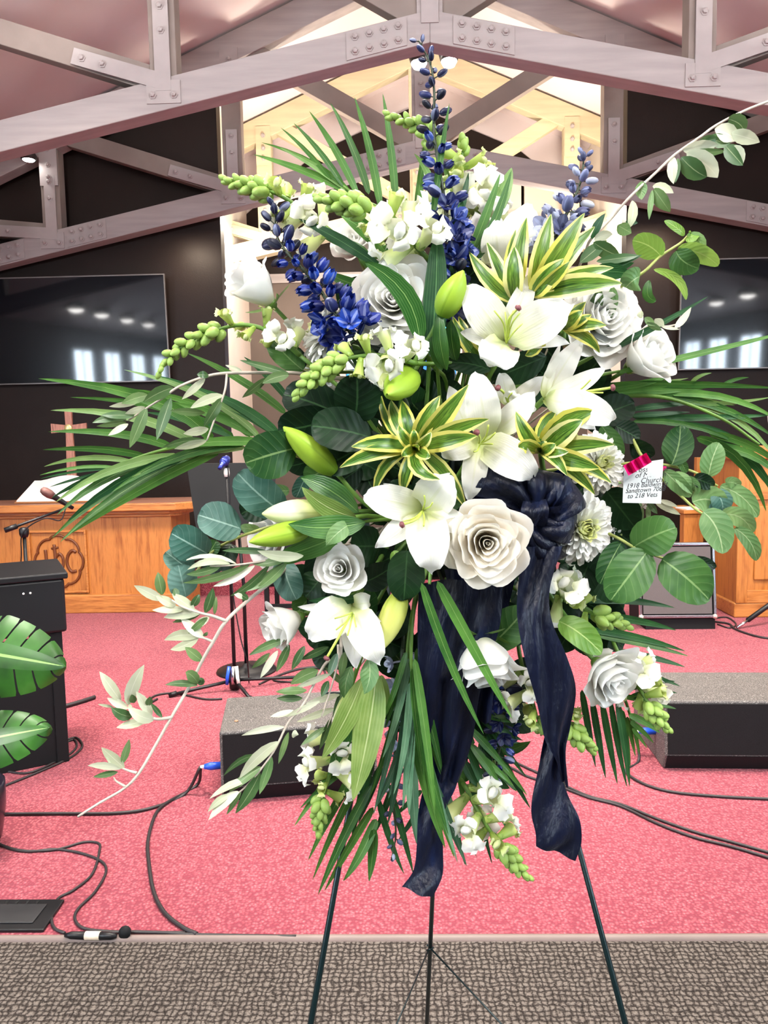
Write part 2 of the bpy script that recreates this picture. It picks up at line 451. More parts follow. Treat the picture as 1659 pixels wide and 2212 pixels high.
# ---- roof trusses
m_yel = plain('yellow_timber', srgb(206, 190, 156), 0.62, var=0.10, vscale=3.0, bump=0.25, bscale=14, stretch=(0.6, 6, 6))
bolt_me = MB().lathe([(0.028, 0), (0.028, 0.008), (0.019, 0.009), (0.019, 0.026), (0.006, 0.032)], n=6).mesh('bolt', smooth=False)
bolt_me.materials.append(m_plate)
def chordz(dx): return 4.39 - 0.21 * abs(dx)
def truss(Y, label, nsp, splices, th=0.15, paint=None):
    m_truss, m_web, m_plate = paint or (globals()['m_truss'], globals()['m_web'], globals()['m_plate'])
    T = thing('roof_truss', label, 'roof truss', (AX, Y, 0))
    yf, yb = Y, Y + th
    for s in (-1, 1):
        X = lambda d: AX + s * d
        part('bottom_chord', MB().prism([(X(0), yf, chordz(0)), (X(6.95), yf, chordz(6.95)), (X(6.95), yf, chordz(6.95) - 0.215), (X(0), yf, chordz(0) - 0.215)], (0, th, 0)), m_truss, T, False, bevel=0.006)
        part('top_chord', MB().prism([(X(0), yf, 6.24), (X(6.95), yf, roofz(X(6.95)) - 0.03), (X(6.95), yf, roofz(X(6.95)) - 0.31), (X(0), yf, 5.95)], (0, th, 0)), m_truss, T, False, bevel=0.006)
        for d in (1.87, 3.71, 5.5):
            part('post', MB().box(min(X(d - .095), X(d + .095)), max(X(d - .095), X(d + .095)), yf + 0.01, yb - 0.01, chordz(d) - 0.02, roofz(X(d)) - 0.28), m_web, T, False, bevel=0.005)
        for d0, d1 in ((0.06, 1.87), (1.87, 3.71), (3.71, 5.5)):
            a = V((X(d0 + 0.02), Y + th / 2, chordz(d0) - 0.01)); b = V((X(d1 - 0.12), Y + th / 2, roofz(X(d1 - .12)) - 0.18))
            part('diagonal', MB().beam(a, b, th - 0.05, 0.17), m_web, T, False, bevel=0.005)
        # joint plates with their bolts
        for d in (1.87, 3.71):
            zc = chordz(d) - 0.09
            u = V((s * 1.79, 0, roofz(X(d + 1.72)) - 0.18 - chordz(d))).normalized()
            n = V((-u.z, 0, u.x)) * s
            c = V((X(d), yf, zc))
            pm = MB()
            pm.prism([c + V((-0.12, 0, -0.085)), c + V((0.12, 0, -0.085)), c + V((0.12, 0, 0.07)), c + V((-0.12, 0, 0.07))], (0, -0.010, 0))
            pm.prism([c + V((-0.055, 0, 0.0)), c + V((0.055, 0, 0.0)), c + V((0.055, 0, 0.62)), c + V((-0.055, 0, 0.62))], (0, -0.012, 0))
            cc = c + V((0, 0, 0.06))
            pm.prism([cc - n * 0.055, cc + u * 0.66 - n * 0.055, cc + u * 0.66 + n * 0.055, cc + n * 0.055], (0, -0.011, 0))
            pl = part('joint_plate', pm, m_plate, T, False)
            for q in (c + V((-0.075, 0, -0.03)), c + V((0.075, 0, -0.03)), c + V((0, 0, 0.40)), c + V((0, 0, 0.56)), cc + u * 0.44, cc + u * 0.59):
                inst('bolt', bolt_me, pl, frame(q + V((0, -0.010, 0)), (0, -1, 0)))
            # bracket at the top of the post
            c = V((X(d), yf - 0.0, roofz(X(d)) - 0.33))
            pm = MB().prism([c + V((-0.09, 0, -0.3)), c + V((0.09, 0, -0.3)), c + V((0.09, 0, 0.16)), c + V((-0.09, 0, 0.16))], (0, -0.010, 0))
            pl = part('joint_plate', pm, m_plate, T, False)
            for q in (-0.22, -0.1, 0.05): inst('bolt', bolt_me, pl, frame(c + V((0, -0.010, q)), (0, -1, 0)))
        for d0, d1 in splices:
            pm = MB().prism([(X(d0), yf, chordz(d0) - 0.015), (X(d1), yf, chordz(d1) - 0.015), (X(d1), yf, chordz(d1) - 0.2), (X(d0), yf, chordz(d0) - 0.2)], (0, -0.010, 0))
            pl = part('splice_plate', pm, m_plate, T, False)
            for k in range(4):
                d = d0 + (d1 - d0) * (k + 0.6) / 4.2
                for dz in (-0.06, -0.155): inst('bolt', bolt_me, pl, frame((X(d), yf - 0.010, chordz(d) + dz), (0, -1, 0)))
    part('king_post', MB().box(AX - 0.09, AX + 0.09, yf + 0.005, yb - 0.005, 4.34, 5.98), m_truss, T, False, bevel=0.005)
    pl = part('joint_plate', MB().box(AX - 0.06, AX + 0.06, yf - 0.010, yf, 4.3, 5.0), m_plate, T, False)
    for z in (4.55, 4.7, 4.9): inst('bolt', bolt_me, pl, frame((AX, yf - 0.010, z), (0, -1, 0)))
    return T
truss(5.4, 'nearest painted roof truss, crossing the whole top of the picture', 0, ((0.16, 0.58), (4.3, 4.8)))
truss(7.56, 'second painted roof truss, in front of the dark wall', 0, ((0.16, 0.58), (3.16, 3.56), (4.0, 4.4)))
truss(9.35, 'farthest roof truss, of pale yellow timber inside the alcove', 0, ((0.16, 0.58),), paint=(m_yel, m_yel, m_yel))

# small lamps hung from the ridge
for i, (px, py) in enumerate(((905, 137), (970, 133))):
    p = at(px, py, 6.7)
    L = thing('spot_lamp', ['small bright spot lamp under the ridge, left of the pair', 'small bright spot lamp under the ridge, right of the pair'][i], 'lamp', p, 'ridge spot lamps')
    part('bulb', MB().lathe([(0.01, -0.05), (0.05, -0.035), (0.07, 0.0), (0.05, 0.03)], p, 14), m_lampglow, L)
    part('housing', MB().lathe([(0.075, 0.005), (0.09, 0.06), (0.06, 0.16), (0.02, 0.17)], p, 14), m_lampbody, L)
    part('stem', MB().tube([p + V((0, 0, 0.16)), V((p.x, p.y, roofz(p.x)))], 0.012, 6), m_lampbody, L)
p = at(62, 345, 7.45)
L = thing('spot_lamp', 'flat round lamp under the left roof slope beside the first truss', 'lamp', p)
part('bulb', MB().lathe([(0.01, -0.012), (0.05, -0.008), (0.06, 0.0)], p, 16), m_lampglow, L)
part('housing', MB().lathe([(0.07, -0.002), (0.08, 0.03), (0.05, 0.09)], p, 16), m_lampbody, L)
part('stem', MB().tube([p + V((0, 0, 0.09)), V((p.x, p.y, roofz(p.x)))], 0.012, 6), m_lampbody, L)

# ---- stained glass in the back of the alcove
W = thing('stained_glass_window', 'blue stained glass window behind the flowers in the alcove', 'window', (0.2, YA - 0.1, 2.0))
gx0, gx1, gz0, gz1 = -0.75, 0.75, 1.75, 3.62
fr = MB()
for a, b, c, d in ((gx0 - .08, gx0, gz0 - .08, gz1 + .08), (gx1, gx1 + .08, gz0 - .08, gz1 + .08), (gx0, gx1, gz0 - .08, gz0), (gx0, gx1, gz1, gz1 + .08)): fr.box(a, b, YA - 0.14, YA - 0.062, c, d)
part('frame', fr, m_cream, W, False)
gcols = [emit('glass_%d' % i, c, 1.1) for i, c in enumerate(((0.02, 0.16, 0.95, 1), (0.03, 0.32, 1.0, 1), (0.10, 0.62, 0.95, 1), (0.75, 0.80, 0.92, 1), (0.92, 0.62, 0.55, 1), (0.02, 0.08, 0.6, 1)))]
for g_ in gcols: g_.cycles.emission_sampling = 'NONE'
rg = random.Random(3)
gxs = [gx0 + (gx1 - gx0) * k / 6 for k in range(7)]; gzs = [gz0 + (gz1 - gz0) * k / 8 for k in range(9)]
jit = {(i, k): (rg.uniform(-.06, .06) if 0 < i < 6 else 0, rg.uniform(-.06, .06) if 0 < k < 8 else 0) for i in range(7) for k in range(9)}
for i in range(6):
    for k in range(8):
        q = [(gxs[a] + jit[a, b][0], gzs[b] + jit[a, b][1]) for a, b in ((i, k), (i + 1, k), (i + 1, k + 1), (i, k + 1))]
        cx = sum(a for a, b in q) / 4; cz = sum(b for a, b in q) / 4
        part('pane', MB().prism([(cx + (a - cx) * .94, YA - 0.1, cz + (b - cz) * .94) for a, b in q], (0, 0.02, 0)), gcols[rg.choice((0, 0, 1, 1, 2, 2, 3, 4, 5))], W, False)
part('leading', MB().box(gx0, gx1, YA - 0.085, YA - 0.065, gz0, gz1), m_blackmatte, W, False)

# ---- televisions, tipped forward on the dark wall
n = NT('screen_glass'); n.set(Base_Color=srgb(3, 6, 14), Roughness=0.05); n.p.inputs['Specular IOR Level'].default_value = 0.5
n.p.inputs['Coat Weight'].default_value = 0.25; n.p.inputs['Coat Roughness'].default_value = 0.22
m_screen = n.m
def tv(x0, x1, z0, z1, label, tilt=2.6):
    c = V(((x0 + x1) / 2, YW - 0.10, (z0 + z1) / 2)); T = thing('television', label, 'television', c)
    ux = V((1, 0, 0)); a = rad(tilt); uz = V((0, -math.sin(a), math.cos(a))); uy = V((0, math.cos(a), math.sin(a)))
    hx, hz = (x1 - x0) / 2, (z1 - z0) / 2
    part('back_shell', MB().obox(c + uy * 0.025, ux * (hx - .02), uy * 0.02, uz * (hz - .02)), m_black, T, False)
    part('screen', MB().obox(c, ux * (hx - .012), uy * 0.006, uz * (hz - .012)), m_screen, T, False)
    fr = MB()
    for s in (-1, 1):
        fr.obox(c + ux * s * (hx - .006), ux * .006, uy * 0.012, uz * hz)
        fr.obox(c + uz * s * (hz - .006), ux * (hx - .012), uy * 0.012, uz * .006)
    part('bezel', fr, plain('bezel', srgb(120, 112, 108), 0.35, 0.6), T, False)
    part('wall_mount', MB().box(c.x - .25, c.x + .25, YW - 0.06, YW, c.z - .15, c.z + .15), m_blackmatte, T, False)
tv(-4.33, -2.39, 2.11, 3.19, 'black wall television at the left, above the wooden altar')
tv(2.82, 4.76, 2.11, 3.20, 'black wall television at the right edge, above the guitar amplifier')
# ================================================================== THINGS ON THE STAGE
# ---- altar table
AL = thing('altar_table', 'oak altar table with carved round emblem under the left television', 'altar', (-2.9, 6.6, 0))
part('body', MB().box(-3.8, -2.0, 6.30, 6.86, 0.16, 0.84), m_oak, AL, False, bevel=0.006)
part('plinth', MB().box(-3.86, -1.94, 6.25, 6.9, 0.004, 0.165), m_oakx, AL, False, bevel=0.01)
ch = 0.13
def slab(x0, x1, y0, y1, z0, z1, c):
    o = [(x0 + c, y0, z0), (x1 - c, y0, z0), (x1, y0 + c, z0), (x1, y1, z0), (x0, y1, z0), (x0, y0 + c, z0)]
    return MB().prism(o, (0, 0, z1 - z0))
part('top', slab(-4.02, -1.79, 6.17, 6.9, 0.892, 0.955, ch), m_oakx, AL, False, bevel=0.008)
part('top_field', slab(-3.98, -1.83, 6.21, 6.88, 0.955, 0.958, ch), m_oaktop, AL, False)
part('moulding', slab(-3.95, -1.86, 6.23, 6.9, 0.862, 0.892, ch), m_oakx, AL, False, bevel=0.006)
part('moulding', slab(-3.89, -1.92, 6.27, 6.9, 0.835, 0.862, ch * .6), m_oakx, AL, False, bevel=0.006)
pc = at(128, 1213, 6.3); pcx, pcz = pc.x, pc.z
hw_, hh_ = 0.255, 0.275
fr = MB()
for a, b, c, d in ((-1, -.93, -1, 1), (.93, 1, -1, 1), (-.93, .93, -1, -.93), (-.93, .93, .93, 1)):
    fr.box(pcx + a * hw_, pcx + b * hw_, 6.275, 6.3, pcz + c * hh_, pcz + d * hh_)
part('panel_frame', fr, m_oakx, AL, False, bevel=0.004)
rng = []
for k in range(97):
    t = 2 * math.pi * k / 96
    r = 0.205 + 0.020 * abs(math.cos(4 * t)) ** 0.6 * 1.0 - 0.012
    rng.append((pcx + r * math.cos(t), 6.296, pcz + r * 1.08 * math.sin(t)))
part('emblem_ring', MB().tube(rng, 0.0115, 6, False), m_oakdark, AL, label='carved cusped ring')
def stroke(pts, r=0.013, n=5):
    return MB().tube(spline([(pcx + a, 6.298, pcz + b) for a, b in pts], n), r, 6)
part('letter', stroke([(-.115, .105), (-.11, .05), (-.11, -.06), (-.085, -.10), (-.05, -.085)], .015), m_oakdark, AL, label='carved letter I')
mbh = stroke([(-.035, .15), (-.03, .05), (-.03, -.10)], .015)
mbh2 = stroke([(-.03, .03), (.005, .07), (.035, .03), (.03, -.05), (.0, -.115)], .013)
mbh3 = stroke([(-.06, .115), (.0, .125)], .010)
for q in (mbh2, mbh3):
    b = len(mbh.v); mbh.v += q.v; mbh.f += [tuple(i + b for i in f) for f in q.f]; mbh.uv += q.uv
part('letter', mbh, m_oakdark, AL, label='carved letter H')
part('letter', stroke([(.155, .08), (.12, .095), (.08, .05), (.07, -.02), (.10, -.085), (.15, -.085)], .014), m_oakdark, AL, label='carved letter C')

# ---- cross on the altar
cx, cz = -3.075, 0.958
bx = at(150, 925, 6.80); cx = bx.x; az = bx.z
CR = thing('wooden_cross', 'small walnut cross with a round gold medallion on the altar', 'cross', (cx, 6.80, cz))
def flare(pts, y0, y1): return MB().prism([(a, y0, b) for a, b in pts], (0, y1 - y0, 0))
topz = at(148, 887, 6.80).z
part('upright', flare([(cx - .05, cz + .02), (cx + .05, cz + .02), (cx + .032, az - .05), (cx + .03, az), (cx + .034, topz), (cx - .034, topz), (cx - .03, az), (cx - .032, az - .05)], 6.785, 6.81), m_walnut, CR, False, bevel=.003)
part('crossbar', flare([(cx - .165, az - .045), (cx, az - .026), (cx + .165, az - .045), (cx + .165, az + .045), (cx, az + .026), (cx - .165, az + .045)], 6.78, 6.802), m_walnut, CR, False, bevel=.003)
part('medallion', MB().lathe([(.036, 0), (.036, .008), (.028, .012), (.01, .014)], (cx, 6.78, az), 20, mat=M.Rotation(rad(90), 3, 'X')), m_gold, CR, label='round gold medallion')
part('foot', MB().box(cx - .07, cx + .07, 6.74, 6.86, cz, cz + .022), m_walnut, CR, False, bevel=.003)
# ---- open book
BK = thing('open_bible', 'large open book with white pages lying on the altar', 'book', (-3.0, 6.5, 0.958))
bl = at(33, 1064, 6.33); br = at(262, 1062, 6.33)
mcx = (bl.x + br.x) / 2; w = (br.x - bl.x) / 2
def page(s):
    rows = []; N = 9
    for lo in (0, 1):
        row = []
        for k in range(N):
            t = k / (N - 1)
            z = 0.055 * math.sin(math.pi * min(1, t * 1.15 + .06)) ** .8 * (1 - t * .55)
            row.append((t, z))
        rows.append(row)
    q = []
    for j in range(5):
        v = j / 4
        q.append([V((mcx + s * t * w, 6.34 + v * .34, 0.985 + z + v * .16)) for t, z in rows[0]])
    return q
for s in (-1, 1):
    g = page(s); mb = MB().quadgrid(g)
    base = [[V((p.x, p.y, 0.972 + (p.y - 6.34) / .34 * .16)) for p in r] for r in g]
    mb.quadgrid([g[0], base[0]]); mb.quadgrid([g[-1], base[-1]]); mb.quadgrid([[r[-1] for r in g], [r[-1] for r in base]])
    part('page_block', mb, m_white, BK)
part('cover', MB().hexa([(mcx - w * 1.03, 6.33, .962), (mcx + w * 1.03, 6.33, .962), (mcx + w * 1.03, 6.69, 1.122), (mcx - w * 1.03, 6.69, 1.122), (mcx - w * 1.03, 6.33, .972), (mcx + w * 1.03, 6.33, .972), (mcx + w * 1.03, 6.69, 1.132), (mcx - w * 1.03, 6.69, 1.132)]), plain('book_cover', srgb(150, 95, 50), .5), BK, False)
part('book_rest', MB().prism([(mcx - .2, 6.35, .958), (mcx - .2, 6.68, .958), (mcx - .2, 6.68, 1.115), (mcx - .2, 6.35, .965)], (.4, 0, 0)), m_oakx, BK, False)

# ---- microphone on a boom, in front of the altar
m_mic = plain('mic_grille', srgb(120, 84, 78), 0.45, 0.5, bump=.5, bscale=400)
def mic(loc, d, parent, col=m_black, head=m_mic, L=.17):
    fm = frame(loc, d).to_3x3()
    part('microphone_body', MB().lathe([(.011, 0), (.013, .03), (.018, L * .8), (.022, L * .86)], loc, 12, mat=fm), col, parent)
    part('microphone_grille', MB().lathe([(.022, L * .86), (.027, L), (.026, L + .03), (.018, L + .05), (.005, L + .056)], loc, 12, mat=fm), head, parent)
BM = thing('microphone_stand', 'black boom microphone stand in front of the altar, behind the piano', 'microphone stand', onfloor(60, 1560))
Yb = 4.4
j = at(52, 1150, Yb); f0 = V((j.x, Yb, 0.004))
part('pole', MB().tube([f0 + V((0, 0, .02)), j], .011, 8), m_black, BM)
part('base', MB().lathe([(.13, 0), (.13, .012), (.03, .03), (.015, .05)], f0, 20), m_black, BM)
b0, b1 = at(10, 1146, Yb - .05), at(142, 1098, Yb + .1)
part('boom', MB().tube([b0, b0.lerp(b1, .25), b1], [.012, .008, .008], 8), m_black, BM)
part('counterweight', MB().tube([b0, b0.lerp(b1, .2)], .016, 8), m_black, BM)
part('clutch', MB().lathe([(.02, -.03), (.028, -.01), (.028, .02), (.018, .03)], j, 10), m_black, BM)
mp0, mp1 = at(158, 1098, Yb + .08), at(88, 1056, Yb - .02)
mic(mp0, mp1 - mp0, BM, L=.16)
part('cable', MB().tube(spline([b1, at(130, 1124, Yb + .05), at(95, 1120, Yb), at(50, 1150, Yb - .03), at(46, 1200, Yb - .02), at(44, 1260, Yb)], 6), .004, 6), m_black, BM)

# ---- digital piano, seen from behind, at the left edge
PI = thing('digital_piano', 'black upright digital piano cut off by the left edge', 'piano', (-2.0, 3.1, 0))
pc0 = V((-1.53, 3.205, .004)); pu = V((-.87, -.50, 0)).normalized(); pv = V((-pu.y * -1, -pu.x * 1, 0)); pv = V((pu.y, -pu.x, 0))
def pbox(a0, a1, b0, b1, z0, z1):
    g = lambda a, b, z: pc0 + pu * a + pv * b + V((0, 0, z))
    return MB().hexa([g(a0, b0, z0), g(a1, b0, z0), g(a1, b1, z0), g(a0, b1, z0), g(a0, b0, z1), g(a1, b0, z1), g(a1, b1, z1), g(a0, b1, z1)])
part('back_panel', pbox(.03, 1.37, .01, .03, 0, .58), m_blackmatte, PI, False, bevel=.004)
part('side_panel', pbox(0, .05, 0, .36, 0, .60), m_blackmatte, PI, False, bevel=.004)
part('side_panel', pbox(1.35, 1.40, 0, .36, 0, .60), m_blackmatte, PI, False, bevel=.004)
part('key_case', pbox(-.02, 1.42, -.02, .48, .60, .84), m_black, PI, False, bevel=.012)
part('lid', pbox(-.035, 1.435, -.035, .46, .84, .868), m_black, PI, False, bevel=.006)
part('music_rest', pbox(.30, 1.1, .17, .22, .868, .96), plain('rest_grey', srgb(70, 66, 66), .6), PI, False, bevel=.006)
for a in (.145, .118):
    q = pc0 + pu * a + pv * -.0215 + V((0, 0, .79))
    part('sticker', MB().lathe([(.005, 0), (.004, .001)], q, 8, mat=frame((0, 0, 0), -pv).to_3x3()), m_white, PI)

# ---- potted monstera at the left edge
n = NT('monstera_leaf')
uv = n.node('ShaderNodeUVMap'); sp = n.node('ShaderNodeSeparateXYZ'); n.link(uv.outputs[0], sp.inputs[0])
mid = n.math('ABSOLUTE', n.math('SUBTRACT', sp.outputs[1], .5))
rib = n.math('LESS_THAN', mid, .018)
c = n.ramp(n.noise(9, 3), [(.3, srgb(22, 64, 20)), (.6, srgb(54, 112, 38)), (.8, srgb(92, 146, 70))])
n.color(n.mix(rib, c, srgb(150, 195, 110))); n.set(Roughness=.33); n.translucent(srgb(90, 160, 40), .15)
m_monst = n.m
m_stemgreen = plain('stem_green', srgb(96, 128, 60), .5, var=.15, vscale=20)
def monstera_leaf(base, tip, width, up, name, parent, droop=.1):
    base, tip = V(base), V(tip); d = (tip - base); L = d.length; d.normalize()
    nrm = V(up); nrm = (nrm - d * nrm.dot(d)).normalized(); sd = d.cross(nrm)
    mb = MB(); nl = 6
    def pt(t, c, sh=0):
        tt = min(1, t + sh * abs(c))
        w = width / 2 * (max(0, min(1, tt * 1.9 + .35)) ** .5) * max(0, 1 - tt ** 2.6) ** .62
        bend = -droop * L * tt * tt
        return base + d * (L * tt) + sd * (c * w) + nrm * (bend + .10 * width * (abs(c) ** 1.5) * -1 + .06 * width * abs(c) * (1 - abs(c)))
    for s in (-1, 1):
        rows, uvs = [], []
        for i in range(25):
            t = i / 24
            rows.append([pt(t, s * c, .14) for c in (0, .15, .3)]); uvs.append([(t, .5 + s * c / 2) for c in (0, .15, .3)])
        mb.quadgrid(rows, uvs)
        for k in range(nl):
            t0 = k / nl; t1 = (k + 1) / nl - (.016 if k < nl - 1 else 0)
            rows, uvs = [], []
            for i in range(7):
                q = i / 6; row, uu = [], []
                for c in (.3, .5, .7, .88, 1.0):
                    sq = (c - .3) / .7
                    a = t0 + (t1 - t0) * (q if c < .4 else (.5 + (q - .5) * (1 - .02 * sq - (.14 * max(0, sq - .82) / .18))))
                    row.append(pt(a, s * c, .14)); uu.append((a, .5 + s * c / 2))
                rows.append(row); uvs.append(uu)
            mb.quadgrid(rows, uvs)
    return part(name, mb, m_monst, parent)
pp = V((-1.60, 2.46, 0.004))
MO = thing('potted_monstera', 'green split-leaf houseplant in a dark pot at the left edge', 'plant', pp)
part('pot', MB().lathe([(.12, 0), (.15, .03), (.168, .14), (.17, .225), (.158, .228), (.145, .20)], pp, 28), plain('pot_glaze', srgb(28, 22, 34), .25), MO)
part('soil', MB().lathe([(.145, .19), (.144, .20)], pp, 20), plain('soil', srgb(40, 30, 24), .9), MO)
def stalk(a, b, sag): return MB().tube(spline([a, a.lerp(b, .5) + V(sag), b], 8), [.007] * 17, 7)
l1b, l1t = at(-90, 1400, 2.32), at(143, 1437, 2.42)
l2b, l2t = at(-110, 1615, 2.22), at(102, 1566, 2.28)
part('stalk', stalk(pp + V((-.02, 0, .18)), l1b, (-.05, -.06, .08)), m_stemgreen, MO)
part('stalk', stalk(pp + V((-.03, -.05, .18)), l2b, (-.1, -.05, .02)), m_stemgreen, MO)
monstera_leaf(l1b, l1t, .29, (-.1, -1, .55), 'leaf', MO)
monstera_leaf(l2b, l2t, .21, (.0, -1, .7), 'leaf', MO)

# ---- floor monitors
n = NT('speaker_paint')
sp_ = n.noise(260, 2); n.color(n.ramp(sp_, [(.40, srgb(62, 58, 56)), (.58, srgb(92, 88, 85)), (.72, srgb(166, 160, 154))])); n.set(Roughness=.6); n.bump(sp_, .6, .003)
m_spk = n.m
m_grille = plain('speaker_grille', srgb(20, 19, 20), .75, bump=.6, bscale=500, spec=.2)
m_blue = plain('blue_plug', srgb(30, 80, 200), .35)
def wedge(corner, ux, w, dep, h, label, plug):
    """corner: lower front corner seen by the camera; ux along the front"""
    ux = V(ux).normalized(); uy = V((-ux.y, ux.x, 0)); uz = V((0, 0, 1)); c = V(corner); c.z = .004
    T = thing('floor_monitor', label, 'loudspeaker', c + ux * w / 2 + uy * dep / 2)
    g = lambda a, b, z: c + ux * a + uy * b + uz * z
    part('cabinet', MB().prism([g(0, .03, .0), g(0, 0, .07), g(0, .02, h), g(0, dep, h * .96), g(0, dep + .05, 0)], ux * w), m_spk, T, False, bevel=.008)
    part('front_panel', MB().hexa([g(.012, -.004, .075), g(w - .012, -.004, .075), g(w - .012, .004, .075), g(.012, .004, .075), g(.012, .012, h - .012), g(w - .012, .012, h - .012), g(w - .012, .024, h - .012), g(.012, .024, h - .012)]), m_grille, T, False)
    part('kick_panel', MB().hexa([g(.01, .026, .004), g(w - .01, .026, .004), g(w - .01, .035, .004), g(.01, .035, .004), g(.01, -.003, .068), g(w - .01, -.003, .068), g(w - .01, .01, .068), g(.01, .01, .068)]), m_blackmatte, T, False)
    part('pole_cup', MB().lathe([(.009, 0), (.008, .002), (.004, .001)], g(.06, .13, h * .995), 10), plain('brass_cup', srgb(190, 140, 110), .4, .6), T)
    if plug:
        a = g(-.002, .10 if plug == 1 else .14, .12)
        part('plug', MB().tube([a + ux * .01, a - ux * .045, a - ux * .07], [.014, .016, .010], 10), m_blue, T, label='blue cable plug')
        part('plug_tip', MB().tube([a - ux * .07, a - ux * .085], [.008, .006], 8), m_white, T)
        return a - ux * .085
ca = onfloor(479, 1742); cb = onfloor(690, 1724)
plugL = wedge(ca, cb - ca, .62, .46, .29, 'black floor monitor speaker standing left behind the flowers', 1)
ca = onfloor(1436, 1668); cb = onfloor(1659, 1671)
plugR = wedge(ca, V((1, -.04, 0)), .62, .46, .30, 'black floor monitor speaker at the right edge', 2)

# ---- guitar amplifier
AM = thing('guitar_amplifier', 'grey guitar amplifier with chrome edges in front of the pulpit', 'amplifier', (1.98, 5.6, 0))
a0, a1 = onfloor(1366, 1362), onfloor(1537, 1366)
a0 = V((1.735, 5.42, .004)); ux = V((1, -.02, 0)).normalized(); wA = .56; tilt = rad(7)
uz = V((0, math.sin(tilt), math.cos(tilt))); uy = V((0, math.cos(tilt), -math.sin(tilt)))
g = lambda a, b, z: a0 + ux * a + uy * b + uz * z
hA = .645
part('cabinet', MB().hexa([g(0, 0.02, .08), g(wA, .02, .08), g(wA, .26, .08), g(0, .26, .08), g(0, .02, hA), g(wA, .02, hA), g(wA, .26, hA), g(0, .26, hA)]), m_blackmatte, AM, False, bevel=.006)
part('grille_cloth', MB().hexa([g(.03, .006, .12), g(wA - .03, .006, .12), g(wA - .03, .022, .12), g(.03, .022, .12), g(.03, .006, hA - .03), g(wA - .03, .006, hA - .03), g(wA - .03, .022, hA - .03), g(.03, .022, hA - .03)]), plain('grille_cloth', srgb(86, 80, 80), .85, var=.08, vscale=300, bump=.4, bscale=600), AM, False)
for a, b, c, d in ((0, .02, .09, hA), (wA - .02, wA, .09, hA), (0, wA, .09, .112), (0, wA, hA - .022, hA)):
    part('metal_edge', MB().hexa([g(a, -.002, c), g(b, -.002, c), g(b, .022, c), g(a, .022, c), g(a, -.002, d), g(b, -.002, d), g(b, .022, d), g(a, .022, d)]), m_chrome, AM, False, bevel=.004)
for a in (.012, wA - .012):
    for c in (.10, hA - .012):
        part('corner_cap', MB().lathe([(.002, -.02), (.016, -.012), (.02, 0), (.016, .012), (.002, .02)], g(a, .004, c), 10), plain('cap_metal', srgb(225, 218, 205), .3, .7), AM)
part('foot', MB().hexa([g(.05, .03, 0), g(wA - .0, .03, 0), g(wA - .0, .24, 0), g(.05, .24, 0), g(.05, .03, .085), g(wA - .0, .03, .085), g(wA - .0, .24, .085), g(.05, .24, .085)]), m_blackmatte, AM, False, bevel=.006)

# ---- pulpit at the right edge
PU = thing('oak_pulpit', 'tall oak pulpit with raised panels cut off by the right edge', 'pulpit', (3.1, 6.0, 0))
X0 = 2.60
part('body', MB().box(X0, X0 + 1.1, 5.80, 6.35, .004, 1.26), m_oak, PU, False, bevel=.008)
part('plinth', MB().box(X0 - .02, X0 + 1.12, 5.78, 6.37, .004, .12), m_oakx, PU, False, bevel=.01)
part('stile', MB().box(X0 - .01, X0 + .075, 5.775, 5.80, .12, 1.24), m_oak, PU, False, bevel=.004)
part('rail', MB().box(X0 + .075, X0 + 1.1, 5.777, 5.80, .12, .22), m_oakx, PU, False, bevel=.004)
part('rail', MB().box(X0 + .075, X0 + 1.1, 5.777, 5.80, .93, 1.08), m_oakx, PU, False, bevel=.004)
part('raised_panel', MB().box(X0 + .13, X0 + .56, 5.782, 5.80, .30, .88), m_oak, PU, False, bevel=.015)
part('raised_panel', MB().box(X0 + .62, X0 + 1.05, 5.782, 5.80, .30, .88), m_oak, PU, False, bevel=.015)
part('top', MB().box(X0 - .04, X0 + 1.14, 5.74, 6.4, 1.245, 1.30), m_oakx, PU, False, bevel=.01)
part('block', MB().box(X0 + .13, X0 + .5, 5.80, 6.1, 1.30, 1.345), m_oakx, PU, False, bevel=.008)
n = NT('clear_plastic'); n.set(Base_Color=(.9, .9, .92, 1), Roughness=.25, Alpha=.35); m_clear = n.m
part('acrylic_panel', MB().obox((X0 + .62, 6.0, 1.46), (.3, 0, 0), (0, .006, 0), (0, .03, .12)), m_clear, PU, False)

# ---- oak armchair behind the amplifier
CH = thing('oak_armchair', 'oak armchair with papers on its arm, between amplifier and pulpit', 'chair', (2.5, 6.6, 0))
p1 = at(1478, 1110, 6.42); p2 = at(1521, 1110, 6.42)
part('leg', MB().box(p1.x, p2.x, 6.42, 6.52, .004, p1.z), m_oak, CH, False, bevel=.005)
part('leg', MB().box(p1.x + .62, p2.x + .62, 6.42, 6.52, .004, p1.z), m_oak, CH, False, bevel=.005)
part('arm', MB().box(p1.x - .015, p2.x + .015, 6.39, 6.9, p1.z, p1.z + .035), m_oakx, CH, False, bevel=.006)
part('arm', MB().box(p1.x + .605, p2.x + .635, 6.39, 6.9, p1.z, p1.z + .035), m_oakx, CH, False, bevel=.006)
b1_ = at(1503, 988, 6.88)
part('back_post', MB().box(b1_.x, b1_.x + .16, 6.85, 6.92, .004, b1_.z), m_oak, CH, False, bevel=.005)
part('back_post', MB().box(b1_.x + .50, b1_.x + .62, 6.85, 6.92, .004, b1_.z), m_oak, CH, False, bevel=.005)
part('back_rail', MB().box(b1_.x + .16, b1_.x + .5, 6.86, 6.91, b1_.z - .4, b1_.z - .05), plain('chair_cloth', srgb(60, 40, 38), .9), CH, False, bevel=.01)
part('seat', MB().box(p1.x + .02, p2.x + .60, 6.44, 6.86, .40, .47), plain('seat_cloth', srgb(70, 44, 42), .9), CH, False, bevel=.02)
